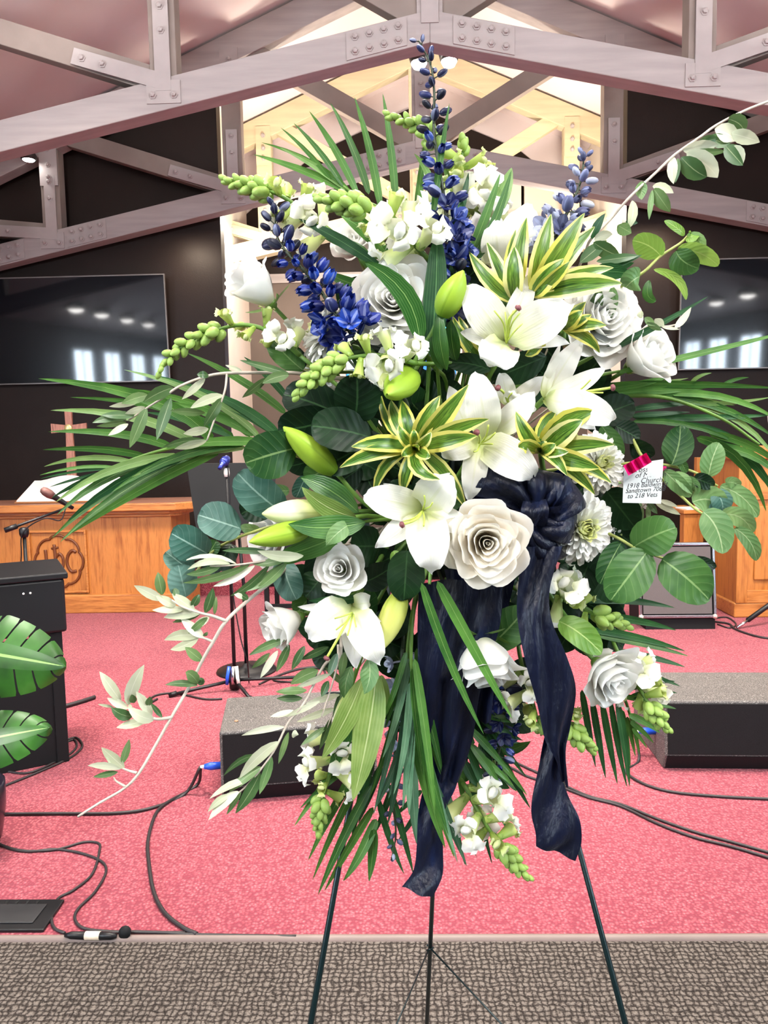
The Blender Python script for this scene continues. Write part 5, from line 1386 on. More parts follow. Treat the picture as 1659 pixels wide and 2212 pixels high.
drac('yellow-edged striped leaves peeping out under the upper lily', c_, [
    (*z3(135, 440), 1.07, 28, (-4, 8)), (*z3(175, 430), 1.08, 26, (0, 6)), (*z3(240, 640), 1.07, 26), (*z3(60, 20 + 300), 1.1, 26), (*z3(700, 750), 1.04, 26, (6, 4), (1165, 735, 1.06)), (*z3(830, 620), 1.03, 22, (2, 8), (1165, 735, 1.06))])
c_ = (1215, 712, 1.06)
drac('yellow-edged striped leaves right of the upper lily', c_, [
    (*z3(1280, 730), 1.04, 26, (10, -10)), (*z3(1175, 330), 1.04, 34, (-8, 4)), (*z3(1335, 515), 1.03, 30, (0, -6)), (*z3(1150, 400), 1.02, 34, (-4, 0)), (*z3(1220, 430), 1.03, 24)])

# ---- palm fronds
def frond(label, rach, lf, mats=(m_palm,), r=.004, kind='palm'):
    lv = []
    for i, t in enumerate(lf):
        (bx, by, bY), (tx, ty, tY), w = t[0], t[1], t[2]; bend = t[3] if len(t) > 3 else (0, 0)
        mt = t[4] if len(t) > 4 else mats[i % len(mats)]
        lv.append((bl((bx, by, bY), (tx, ty, tY), w * .88, bend, dep=random.uniform(-.008, .008), roll=random.uniform(-25, 25), kind=kind, fold=.3, nseg=9), mt))
    return spray_of_leaves('palm_frond', label, 'foliage', [(rach, r, r * .5)], lv, m_stem, group='palm fronds of the spray', leafname='leaflet')
zf = Z(540, 160, .3376)
Yf = 1.2
frond('palm frond fanned out at the top left', [(900, 600, 1.2), (860, 480, 1.2), (780, 430, 1.2), (742, 402, 1.2)], [
    ((*zf(660, 770), Yf), (*zf(22, 515), Yf), 20, (4, -6)), ((*zf(640, 750), Yf), (*zf(70, 437), Yf), 12, (10, -12)), ((*zf(620, 740), Yf), (*zf(190, 470), Yf - .02), 16, (2, -6), m_palml), ((*zf(520, 680), Yf), (*zf(195, 342), Yf), 12, (4, -4)), ((*zf(600, 722), Yf), (*zf(278, 312), Yf), 15, (4, -4)), ((*zf(690, 770), Yf), (*zf(378, 236), Yf), 19, (6, -4)), ((*zf(760, 770), Yf), (*zf(513, 182), Yf), 20, (6, -2)),
    ((*zf(835, 850), Yf), (*zf(668, 145), Yf), 20, (6, 0)), ((*zf(935, 830), Yf), (*zf(849, 122), Yf), 20, (4, 0)), ((*zf(1060, 960), Yf - .02), (*zf(1165, 235), Yf), 20, (-4, 0)), ((*zf(1170, 910), 1.1), (*zf(1276, 185), 1.1), 17, (-2, 4)), ((*zf(1180, 740), 1.15), (*zf(1050, 508), 1.15), 16, (4, -4), m_palml)], (m_palm,))
frond('short pale palm leaves upright at the top right of the tall delphinium', [(1000, 640, 1.18), (1020, 560, 1.17), (1032, 520, 1.17)], [
    ((*zt(530, 740), 1.16), (*zt(680, 405), 1.16), 44, (4, 4), m_palml), ((*zt(395, 1000), 1.12), (*zt(600, 445), 1.13), 24, (0, 6), m_palm), ((*zt(430, 1060), 1.11), (*zt(680, 420), 1.13), 24, (4, 10), m_palm), ((*zt(285, 790), 1.13), (*zt(372, 440), 1.14), 20, (2, 0), m_palmd), ((*zt(250, 880), 1.1), (*zt(330, 640), 1.11), 26, (2, 0), m_palmd)])
zl = Z(60, 720, .3617)
Yl = 1.15
def rl(x, y, Y=Yl): return (*zl(x, y), Y)
frond('broad palm frond spread to the far left', [(680, 950, 1.18), (610, 947, 1.16), (440, 957, 1.15), (349, 973, 1.14), (277, 996, 1.13), (225, 1020, 1.12)], [
    (rl(1100, 640), rl(62, 270, 1.05), 34, (60, -20), m_palm), (rl(1000, 650), rl(135, 460), 24, (20, -20)), (rl(880, 690), rl(122, 588), 22, (20, -14)), (rl(720, 740), rl(88, 696), 20, (10, -10)), (rl(620, 765), rl(95, 797), 15, (0, -14)), (rl(520, 800), rl(70, 848), 9, (0, -8)), (rl(500, 805), rl(75, 868), 8, (0, -4), m_palmd), (rl(480, 830), rl(130, 918), 9, (4, -4), m_palmd),
    (rl(1230, 625), rl(252, 382), 20, (30, -20)), (rl(1330, 620), rl(380, 328), 18, (40, -24)), (rl(1380, 620), rl(575, 218), 20, (30, -14)), (rl(1500, 610), rl(760, 250), 24, (10, -10), m_palmd), (rl(1540, 480), rl(950, 118), 22, (10, -6), m_palm), (rl(1500, 610), rl(1020, 330), 26, (8, -8), m_palmd), (rl(1360, 610), rl(780, 400), 22, (8, -8), m_palm), (rl(1230, 615), rl(700, 470), 20, (6, -6), m_palmd), (rl(1560, 400), rl(1290, 140), 18, (4, -4), m_palmd),
    (rl(1130, 690, 1.13), rl(140, 1228, 1.07), 26, (-10, -30)), (rl(1050, 720, 1.13), rl(190, 1250, 1.06), 28, (0, -26), m_palm), (rl(900, 730, 1.13), rl(165, 1010, 1.08), 22, (-10, -20)), (rl(850, 740, 1.13), rl(170, 1090, 1.07), 24, (-8, -20)), (rl(1000, 720, 1.13), rl(230, 1130, 1.06), 26, (-8, -22), m_palmd), (rl(1150, 700, 1.12), rl(250, 1200, 1.05), 26, (8, -16), m_palm), (rl(700, 770, 1.13), rl(140, 985, 1.08), 18, (-6, -10), m_palmd), (rl(1300, 660, 1.12), rl(500, 950, 1.06), 24, (-6, -22)), (rl(1300, 680, 1.12), rl(620, 860, 1.07), 22, (0, -16), m_palml), (rl(1400, 650, 1.12), rl(820, 690, 1.08), 24, (0, -8), m_palm)], (m_palm, m_palml, m_palm))
zr = Z(1200, 760, .2767)
Yr = 1.17
def rr(x, y, Y=Yr): return (*zr(x, y), Y)
frond('palm frond sweeping out past the right edge', [(1290, 860, 1.19), (1360, 855, 1.17), (1450, 862, 1.16), (1560, 905, 1.15), (1640, 960, 1.14)], [
    (rr(380, 260), rr(1750, 285), 20, (0, -6)), (rr(400, 330), rr(1150, 290), 22, (0, -2)), (rr(420, 345), rr(1330, 250), 18, (0, 2)), (rr(400, 280), rr(950, 160), 18, (0, 8)), (rr(800, 345), rr(1720, 680), 20, (10, -20)), (rr(900, 330), rr(1750, 540), 18, (6, -20)), (rr(820, 350), rr(1740, 860), 20, (20, -30), m_palml), (rr(600, 510), rr(1720, 490), 18, (0, 4), m_palmd),
    (rr(600, 545), rr(1500, 760), 14, (6, -20)), (rr(850, 560), rr(1400, 660), 14, (4, -8), m_palmd), (rr(1100, 670), rr(1645, 1250), 26, (20, -30)), (rr(1150, 690), rr(1760, 1230), 26, (20, -30), m_palmd), (rr(1250, 740), rr(1780, 1010), 22, (10, -16)), (rr(1200, 640), rr(1800, 930), 20, (10, -14)), (rr(600, 450), rr(1110, 400), 16, (0, -2), m_palmd), (rr(1000, 400), rr(1700, 350), 12, (0, 6), m_palml),
    (rr(380, 300), rr(1040, 205), 14, (0, 2), m_palml), (rr(1060, 240), rr(1220, 165), 10, (-4, -4), m_palml), (rr(1300, 260), rr(1510, 200), 9, (0, -4), m_palm), (rr(600, 500), rr(1050, 470), 14, (0, 0), m_palmd), (rr(800, 350), rr(1400, 420), 14, (0, -4), m_palml)], (m_palm,))
frond('single long palm leaflet crossing the right television', [(1240, 830, 1.13), (1290, 812, 1.12), (1338, 802, 1.12)], [((1330, 806, 1.12), (1720, 712, 1.13), 17, (0, 2))])
frond('single dark palm leaflet with a curled tip pointing up right', [(1220, 800, 1.13), (1262, 780, 1.12), (1290, 764, 1.11)], [((1285, 768, 1.11), (1530, 640, 1.11), 18, (0, 6), m_palmd)])
zb = Z(600, 1400, .3617)
def rb(x, y, Y=1.08): return (*zb(x, y), Y)
frond('palm frond hanging down the middle of the spray', [(925, 1220, 1.1), (895, 1310, 1.07), (880, 1420, 1.06), (886, 1530, 1.05), (890, 1600, 1.05)], [
    (rb(770, 90), rb(570, 1000), 20, (4, 4), m_palmt), (rb(775, 150), rb(545, 900), 20, (2, 4), m_palm), (rb(770, 300), rb(655, 1060), 26, (4, 4), m_palmt), (rb(785, 430), rb(580, 960), 22, (6, 2), m_palmt), (rb(800, 600), rb(832, 1175), 32, (-2, 4), m_palmt), (rb(800, 420, 1.04), rb(1000, 1195, 1.03), 34, (-4, 6), m_palm), (rb(790, 60, 1.04), rb(985, 760, 1.04), 26, (6, 6), m_palm), (rb(810, 480, 1.04), rb(1055, 1255, 1.05), 26, (2, 4), m_palm), (rb(820, 560, 1.05), rb(1130, 1305, 1.06), 26, (4, 4), m_palmt), (rb(830, 0, 1.04), rb(975, 760, 1.04), 22, (-10, 0), m_palm), (rb(800, 200, 1.03), rb(900, 900, 1.03), 24, (-8, 4), m_palm), (rb(780, 480), rb(660, 900), 20, (2, 2), m_palmt), (rb(760, 40), rb(640, 480), 20, (2, 2), m_palm), (rb(800, 520), rb(1190, 1255, 1.1), 18, (4, -4), m_palmt), (rb(820, 500), rb(960, 1080, 1.06), 22, (-2, 4), m_palml)])
frond('palm frond hanging at the bottom left, tips in a fan', [(800, 1480, 1.15), (770, 1600, 1.15), (750, 1690, 1.14)], [
    (rb(560, 480, 1.12), rb(98, 1065, 1.12), 24, (-4, -4), m_palm), (rb(600, 520, 1.13), rb(180, 1272, 1.12), 26, (-6, -4)), (rb(540, 700, 1.13), rb(208, 1385, 1.13), 22, (-4, -8)), (rb(560, 820, 1.13), rb(240, 1475, 1.13), 26, (-2, -6)), (rb(570, 950, 1.13), rb(278, 1452, 1.13), 22, (0, -4)), (rb(590, 1020, 1.13), rb(390, 1392, 1.13), 28, (4, 6)), (rb(575, 1080, 1.12), rb(545, 1395, 1.12), 26, (2, 0)), (rb(600, 900, 1.14), rb(755, 1350, 1.14), 18, (-4, 4), m_palmd), (rb(650, 800, 1.14), rb(810, 1350, 1.14), 20, (2, -2), m_palmd), (rb(560, 600, 1.13), rb(130, 960, 1.12), 20, (0, -6)), (rb(560, 850, 1.15), rb(320, 1300, 1.15), 24, (-4, -2), m_palmd), (rb(580, 600, 1.15), rb(440, 1150, 1.15), 24, (-2, -2), m_palmd), (rb(620, 700, 1.14), rb(480, 1050, 1.14), 22, (0, 0), m_palmd), (rb(700, 800, 1.15), rb(580, 1110, 1.15), 18, (0, 0), m_palmd), (rb(860, 850, 1.15), rb(690, 1010, 1.15), 14, (0, 0), m_palmd), (rb(850, 960, 1.15), rb(720, 1150, 1.15), 14, (0, 0), m_palmd)], (m_palm,))
zc = Z(860, 1100, .3611)
frond('bright palm frond hanging in front of the ribbon at the bottom', [(905, 1250, 1.08), (892, 1330, 1.04), (888, 1420, 1.03), (895, 1500, 1.03)], [
    (rb(815, 60, 1.02), rb(940, 1010, 1.0), 24, (4, 10), m_palm), (rb(800, 120, 1.02), rb(870, 760, 1.01), 20, (-2, 8), m_palm), (rb(790, 200, 1.03), rb(690, 880, 1.02), 20, (8, 6), m_palmt), (rb(790, 260, 1.03), rb(745, 960, 1.02), 22, (4, 4), m_palmt), (rb(810, 300, 1.02), rb(1020, 1120, 1.01), 22, (0, 10), m_palm), (rb(815, 380, 1.02), rb(1075, 1285, 1.02), 20, (2, 8), m_palmt), (rb(780, 60, 1.04), rb(625, 660, 1.03), 20, (6, 4), m_palmt), (rb(770, 20, 1.04), rb(605, 480, 1.04), 18, (4, 2), m_palm), (rb(800, 420, 1.03), rb(785, 1000, 1.02), 26, (-2, 2), m_palmt)])
def rc(x, y, Y=1.0): return (*zc(x, y), Y)
frond('two long palm leaflets crossing the dark ribbon', [(935, 1200, 1.0), (930, 1240, .99), (928, 1262, .985)], [
    (rc(140, 440, .985), rc(512, 1345, .97), 24, (-6, 6)), (rc(235, 430, .985), rc(685, 1258, .96), 30, (0, 0))], (m_palm,))
frond('palm frond hanging at the lower right in a comb of thin leaflets', [(1220, 1330, 1.12), (1290, 1420, 1.12), (1345, 1500, 1.12), (1368, 1570, 1.12)], [
    (rc(1100, 1080, 1.11), rc(1182, 1545, 1.11), 18, (0, 2), m_palmd), (rc(1160, 1140, 1.11), rc(1242, 1612, 1.11), 18, (0, 2), m_palmd), (rc(1220, 1150, 1.11), rc(1312, 1645, 1.11), 18, (0, 2), m_palmd), (rc(1270, 1150, 1.11), rc(1370, 1665, 1.11), 16, (-2, 2), m_palmd), (rc(1310, 1150, 1.11), rc(1385, 1660, 1.11), 20, (2, 2), m_palmd), (rc(1340, 1200, 1.11), rc(1390, 1540, 1.11), 14, (0, 0)), (rc(1370, 1240, 1.11), rc(1420, 1480, 1.11), 12, (0, 0)), (rc(1400, 1240, 1.11), rc(1445, 1470, 1.11), 12, (0, 0)), (rc(1380, 1230, 1.1), rc(1570, 1340, 1.1), 18, (0, -4)), (rc(1390, 1270, 1.1), rc(1530, 1400, 1.1), 14, (0, -4)), (rc(1400, 1310, 1.1), rc(1490, 1430, 1.1), 10, (0, -2)), (rc(1360, 1080, 1.1), rc(1659, 1030, 1.1), 16, (0, -6), m_palmd), (rc(1380, 1130, 1.1), rc(1670, 1100, 1.1), 16, (0, -8), m_palmd), (rc(1400, 1180, 1.1), rc(1665, 1195, 1.1), 16, (0, -6), m_palm), (rc(1330, 1120, 1.1), rc(1560, 1190, 1.1), 14, (0, -6), m_palm)])
frond('palm frond pointing right below the eucalyptus, over the amplifier', [(1190, 1290, 1.13), (1260, 1310, 1.13), (1340, 1370, 1.13)], [
    (rc(1080, 545, 1.12), rc(1655, 590, 1.12), 22, (0, -8), m_palmd), (rc(1130, 640, 1.12), rc(1665, 725, 1.12), 22, (0, -8), m_palmd), (rc(1150, 720, 1.12), rc(1720, 850, 1.12), 20, (0, -6), m_palmd), (rc(1200, 760, 1.12), rc(1740, 880, 1.12), 18, (0, -4), m_palm), (rc(1300, 850, 1.12), rc(1720, 945, 1.12), 18, (0, -4), m_palmd), (rc(1350, 960, 1.12), rc(1690, 1060, 1.12), 16, (0, -4), m_palmd)])
frond('palm leaflets at the bottom right behind the hanging snapdragon', [(1050, 1500, 1.15), (1060, 1600, 1.15), (1070, 1660, 1.15)], [
    (rb(1180, 300, 1.13), rb(1485, 770, 1.13), 18, (-2, 6), m_palmd), (rb(1250, 500, 1.13), rb(1510, 960, 1.13), 20, (0, 2), m_palmd), (rb(1260, 600, 1.13), rb(1490, 880, 1.13), 16, (0, -2), m_palm), (rb(1180, 700, 1.13), rb(1395, 1130, 1.13), 18, (0, -2), m_palmd), (rb(1150, 760, 1.14), rb(1280, 1290, 1.13), 18, (0, 0), m_palmd), (rb(1000, 800, 1.14), rb(1120, 1300, 1.13), 18, (0, 0), m_palmd)])

# ---- broad lily leaves
def leaves(label, items, stem=None, name='leafy_stem', cat='foliage', ms=m_stem, kind='lance', group=None, cols=5, r=.0032):
    lv = []; 
    for it in items:
        a, b, w = it[0], it[1], it[2]; bend = it[3] if len(it) > 3 else (0, 0); mt = it[4] if len(it) > 4 else m_lilyleaf; kd = it[5] if len(it) > 5 else kind
        lv.append((bl(a, b, w, bend, dep=random.uniform(-.012, .0), roll=random.uniform(-22, 22), kind=kd, fold=.16, cup=.0, ruf=.035, rufk=1.6, nseg=10, cols=cols, ph=random.uniform(0, 6)), mt))
    stem = stem or [items[0][0], (items[0][0][0] + 20, items[0][0][1] + 10, items[0][0][2] + .05)]
    return spray_of_leaves(name, label, cat, [(stem, r, r * .6)], lv, ms, group=group)
leaves('long pale lily leaves hanging at the bottom left of centre', [
    (rb(590, 140, 1.04), rb(450, 912, 1.03), 74, (8, -10), m_lilyleafl), (rb(510, 170, 1.05), rb(262, 662, 1.04), 52, (8, 0), m_lilyleafl), (rb(440, 110, 1.07), rb(405, 310, 1.06), 32, (-6, 0), m_sage), (rb(540, 60, 1.03), rb(515, 275, 1.02), 44, (8, 0), m_sage), (rb(620, 160, 1.07), rb(600, 480, 1.06), 40, (2, 0), m_lilyleafl), (rb(480, 250, 1.09), rb(300, 760, 1.08), 40, (4, 4), m_lilyleaf)], [(840, 1360, 1.1), (815, 1420, 1.08), (800, 1450, 1.06)])
leaves('dark narrow leaves hanging under the head-down rose', [
    ((1000, 1560, 1.10), (1100, 1668, 1.09), 18, (0, -4), m_lilyleaf), ((1010, 1600, 1.1), (1082, 1700, 1.09), 20, (2, -2), m_lilyleaf), ((1000, 1580, 1.1), (1050, 1720, 1.09), 20, (0, 0), m_palmd), ((990, 1600, 1.11), (1000, 1740, 1.1), 20, (0, 0), m_lilyleaf), ((985, 1600, 1.11), (965, 1720, 1.1), 18, (0, 0), m_palmd), ((1020, 1620, 1.1), (1110, 1700, 1.09), 14, (0, -4), m_lilyleaf), ((1040, 1560, 1.11), (1130, 1600, 1.1), 16, (0, 0), m_palmd), ((1030, 1540, 1.11), (1120, 1560, 1.1), 18, (0, 0), m_lilyleaf), ((1000, 1640, 1.1), (1030, 1700, 1.09), 24, (0, 0), m_palmd), ((1040, 1600, 1.12), (1060, 1680, 1.11), 26, (0, 0), m_sdark), ((970, 1560, 1.12), (1010, 1660, 1.11), 30, (0, 0), m_sdark)], [(980, 1480, 1.14), (990, 1540, 1.12), (1000, 1600, 1.11)])
leaves('broad green lily leaves around the two lying buds', [
    ((775, 1108, 1.02), (648, 1032, 1.0), 52, (0, -12), m_lilyleaf), ((770, 1118, 1.0), (652, 1052, .98), 46, (-4, 10), m_lilyleafl), ((790, 1128, .99), (622, 1132, .975), 54, (0, 10), m_lilyleaf), ((745, 1150, 1.03), (590, 1205, 1.0), 52, (0, 6), m_lilyleaf), ((760, 1130, .99), (705, 1178, .97), 40, (-4, -2), m_sage), ((700, 1180, 1.05), (560, 1215, 1.02), 30, (0, 6), m_lilyleaf)], [(850, 1120, 1.08), (800, 1125, 1.04), (770, 1130, 1.02)])
leaves('two dark spear leaves standing in the centre above the bud', [
    ((930, 770, 1.05), (944, 512, 1.06), 52, (4, 0), m_palmd, 'strap'), ((965, 800, 1.03), (952, 668, 1.02), 34, (-8, 0), m_lilyleaf), ((985, 780, 1.05), (975, 690, 1.03), 36, (-4, 0), m_lilyleaf), ((1060, 800, 1.05), (955, 785, 1.05), 46, (0, -8), m_sdark), ((1180, 770, 1.08), (1060, 820, 1.08), 70, (0, 0), m_sdark), ((955, 800, 1.04), (935, 700, 1.03), 30, (-4, 0), m_lilyleaf)], [(950, 860, 1.12), (945, 800, 1.08), (940, 770, 1.06)])
z5 = Z(460, 440, .3014)
leaves('long grass-green leaf bent over the open rose', [
    ((*z5(1480, 975), 1.0), (*z5(1090, 420), .99), 46, (26, -16), m_palm, 'broad')], [(935, 790, 1.08), (920, 760, 1.04), (906, 734, 1.0)])
leaves('dark narrow leaves pointing up left above the open rose', [
    ((*z5(1240, 480), 1.08), (*z5(610, 105), 1.08), 26, (0, -6), m_palmd), ((*z5(1260, 375), 1.1), (*z5(915, 85), 1.1), 30, (6, -6), m_palm), ((*z5(1160, 210), 1.12), (*z5(950, 60), 1.12), 16, (4, -4), m_palm), ((*z5(1140, 600), 1.12), (*z5(780, 470), 1.12), 24, (0, 8), m_lilyleaf), ((*z5(1150, 620), 1.13), (*z5(930, 560), 1.13), 40, (0, 0), m_sdark), ((*z5(1130, 480), 1.11), (*z5(980, 260), 1.11), 26, (8, 0), m_lilyleaf), ((*z5(1080, 330), 1.11), (*z5(800, 250), 1.11), 16, (0, 0), m_lilyleaf)], [(890, 700, 1.15), (840, 600, 1.12), (830, 580, 1.1)])

# ---- salal and eucalyptus
def twig(label, stem, items, mat=m_salal, kind='round', name='salal_branch', group='leafy green branches of the spray', r=.0026, ms=m_branch):
    its = [(i[0], i[1], i[2], i[3] if len(i) > 3 else (0, 0), i[4] if len(i) > 4 else mat, i[5] if len(i) > 5 else kind) for i in items]
    return leaves(label, its, stem, name, 'foliage', ms, group=group, cols=5, r=r)
twig('blue-green eucalyptus branch at the left, before the altar', [(620, 1128, 1.08), (560, 1145, 1.05), (505, 1165, 1.04), (455, 1195, 1.03), (420, 1240, 1.03)], [
    ((520, 1142, 1.03), (428, 1112, 1.0), 88), ((448, 1196, 1.02), (370, 1152, 1.0), 80), ((418, 1238, 1.02), (358, 1192, 1.01), 54), ((402, 1290, 1.02), (385, 1220, 1.0), 66), ((452, 1195, 1.04), (468, 1168, 1.03), 36, (0, 0), m_salal), ((500, 1175, 1.05), (470, 1225, 1.04), 60, (0, 0), m_sdark), ((560, 1145, 1.06), (520, 1140, 1.05), 24, (0, 0), m_sage), ((490, 1190, 1.06), (440, 1230, 1.06), 55, (0, 0), m_sdark)], m_sblue, name='eucalyptus_branch')
twig('round green leaf and dark leaf at the left under the palm frond', [(690, 1000, 1.1), (640, 985, 1.06), (622, 978, 1.04)], [
    ((640, 968, 1.02), (530, 1000, .99), 104, (0, -2), m_salal), ((612, 1108, 1.05), (514, 1022, 1.02), 86, (-2, 4), m_sblue), ((625, 1060, 1.06), (575, 1062, 1.05), 30, (0, 0), m_sage), ((660, 1030, 1.07), (640, 1075, 1.06), 36, (0, 0), m_sblue), ((600, 1075, 1.09), (520, 1110, 1.08), 70, (0, 0), m_sdark), ((610, 1210, 1.08), (640, 1295, 1.06), 62, (-4, 0), m_sblue), ((690, 1180, 1.1), (690, 1280, 1.1), 70, (0, 0), m_sdark)])
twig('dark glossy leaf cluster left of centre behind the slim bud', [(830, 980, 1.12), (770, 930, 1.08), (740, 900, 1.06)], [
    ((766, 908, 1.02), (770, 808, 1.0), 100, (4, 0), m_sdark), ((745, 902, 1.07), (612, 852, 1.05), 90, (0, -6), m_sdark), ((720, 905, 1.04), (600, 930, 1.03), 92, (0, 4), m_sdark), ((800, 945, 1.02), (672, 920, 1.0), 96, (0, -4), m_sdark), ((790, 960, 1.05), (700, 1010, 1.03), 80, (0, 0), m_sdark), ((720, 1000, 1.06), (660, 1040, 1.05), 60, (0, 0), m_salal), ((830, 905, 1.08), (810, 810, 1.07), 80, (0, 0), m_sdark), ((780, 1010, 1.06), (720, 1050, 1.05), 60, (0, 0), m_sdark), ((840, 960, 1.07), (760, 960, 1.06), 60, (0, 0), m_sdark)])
twig('single green leaf behind the far-left snapdragon stalk', [(700, 830, 1.14), (670, 810, 1.12), (652, 800, 1.11)], [((655, 800, 1.10), (580, 722, 1.1), 60, (-2, 4), m_salal), ((650, 800, 1.12), (600, 760, 1.12), 50, (8, -8), m_sdark)], kind='oval')
twig('salal branch with large veined leaves at the right, over the amplifier', [(1270, 1120, 1.08), (1300, 1145, 1.05), (1340, 1165, 1.03), (1375, 1185, 1.02), (1430, 1205, 1.01), (1480, 1220, 1.01)], [
    ((1370, 1180, 1.01), (1460, 1140, .99), 86, (0, -4)), ((1398, 1192, 1.0), (1318, 1298, .98), 96, (0, 0)), ((1430, 1208, 1.0), (1532, 1296, .98), 100, (2, -4)), ((1342, 1172, 1.03), (1296, 1262, 1.01), 56, (-2, 0)), ((1490, 1214, 1.03), (1547, 1226, 1.02), 28, (0, -4), m_sdark), ((1310, 1160, 1.08), (1290, 1240, 1.07), 70, (0, 0), m_sdark), ((1280, 1200, 1.09), (1240, 1290, 1.08), 70, (0, 0), m_sdark), ((1300, 1230, 1.1), (1330, 1300, 1.09), 70, (0, 0), m_sdark)], m_salal, 'oval')
z7 = Z(1240, 200, .2532)
def r7(x, y, Y=1.1): return (*z7(x, y), Y)
twig('light green eucalyptus twig at the upper right, above the television', [(1290, 660, 1.14), (1340, 620, 1.12), (1390, 588, 1.1), (1425, 555, 1.1), (1470, 525, 1.1), (1485, 510, 1.1)], [
    (r7(740, 1395), r7(498, 1262), 56, (4, -6)), (r7(885, 1340), r7(1230, 1478), 40, (4, -10)), (r7(870, 1350), r7(1065, 1500), 56, (-8, 4), m_salal), (r7(945, 1215), r7(772, 1092), 18, (4, 0)), (r7(960, 1225), r7(1085, 1350), 26, (10, -8), m_sage), (r7(970, 1230), r7(1045, 1190), 26, (0, 4)), (r7(680, 1510), r7(955, 1770), 18, (16, -12)), (r7(560, 1570), r7(440, 1660), 52, (2, -4), m_sage, 'round'), (r7(640, 1600), r7(700, 1775), 22, (-10, 10), m_lilyleaf)], m_slight, 'oval', 'eucalyptus_branch')
z8 = Z(1380, 880, .2351)
def r8(x, y, Y=1.06): return (*z8(x, y), Y)
twig('sage green branch at the right beside the card, wavy leaves', [(1320, 1005, 1.1), (1380, 1000, 1.08), (1440, 1005, 1.07), (1500, 1020, 1.06), (1550, 1050, 1.06)], [
    (r8(300, 530), r8(380, 165), 66, (6, 0), m_salal), (r8(640, 640), r8(740, 325), 50, (-4, 0)), (r8(745, 725), r8(1090, 1010), 40, (8, -10)), (r8(800, 690), r8(930, 725), 26, (0, -4)), (r8(230, 580), r8(480, 820), 36, (0, 0)), (r8(340, 590), r8(500, 780), 30, (0, 0)), (r8(440, 640), r8(520, 790), 24, (8, 0)), (r8(370, 470), r8(440, 600), 20, (0, 0), m_salal), (r8(500, 640), r8(690, 720), 34, (0, 0), m_sdark), (r8(700, 760), r8(770, 960), 44, (6, 0), m_sblue)], m_sage, 'oval')
twig('sage green branch drooping at the right before the pulpit', [(1400, 1005, 1.09), (1430, 1035, 1.07), (1470, 1070, 1.06), (1510, 1105, 1.05), (1570, 1135, 1.05)], [
    (r8(490, 870), r8(765, 945), 62, (6, -14)), (r8(590, 960, 1.04), r8(770, 1345, 1.02), 66, (8, -10)), (r8(755, 985), r8(1045, 1155), 42, (8, -14)), (r8(880, 1110), r8(1080, 1410), 34, (10, -6)), (r8(620, 880), r8(760, 960), 40, (0, -8), m_sblue)], m_sage, 'oval')
twig('dark leaves at the right behind the card', [(1280, 1010, 1.14), (1320, 1060, 1.12), (1340, 1100, 1.12)], [
    ((1310, 1060, 1.1), (1372, 1140, 1.09), 80, (0, 0)), ((1330, 920, 1.12), (1382, 948, 1.12), 50, (0, 0)), ((1300, 920, 1.11), (1345, 985, 1.1), 42, (0, 0), m_salal), ((1320, 1060, 1.13), (1300, 1120, 1.12), 60, (0, 0)), ((1360, 960, 1.13), (1410, 985, 1.12), 46, (0, 0)), ((1300, 1120, 1.12), (1370, 1180, 1.12), 70, (0, 0)), ((1290, 900, 1.14), (1370, 870, 1.14), 70, (0, 0))], m_sdark, 'oval')
twig('dull green leaf and pale leaf beside the ribbon at the lower right', [(1100, 1300, 1.12), (1110, 1340, 1.1), (1120, 1360, 1.09)], [
    ((1062, 1392, 1.06), (1138, 1312, 1.05), 84, (0, 4), m_salal), ((1208, 1342, 1.03), (1300, 1412, 1.01), 62, (0, -8), m_slight), ((1130, 1390, 1.1), (1080, 1300, 1.1), 70, (0, 0), m_sdark)], kind='oval')
twig('dark leaves in the centre under the lily', [(930, 1160, 1.12), (900, 1190, 1.08), (885, 1200, 1.06)], [
    ((880, 1190, 1.03), (872, 1298, 1.01), 84, (0, 0)), ((780, 1260, 1.05), (850, 1222, 1.03), 62, (0, 4)), ((820, 1180, 1.06), (760, 1180, 1.05), 90, (0, 0)), ((790, 1290, 1.04), (665, 1298, 1.03), 24, (0, 2), m_palmd, 'lance'), ((850, 1190, 1.05), (870, 1240, 1.03), 30, (0, 0), m_slight), ((700, 1240, 1.08), (660, 1290, 1.08), 70, (0, 0)), ((870, 1300, 1.08), (840, 1380, 1.08), 70, (0, 0))], m_sdark, 'oval')
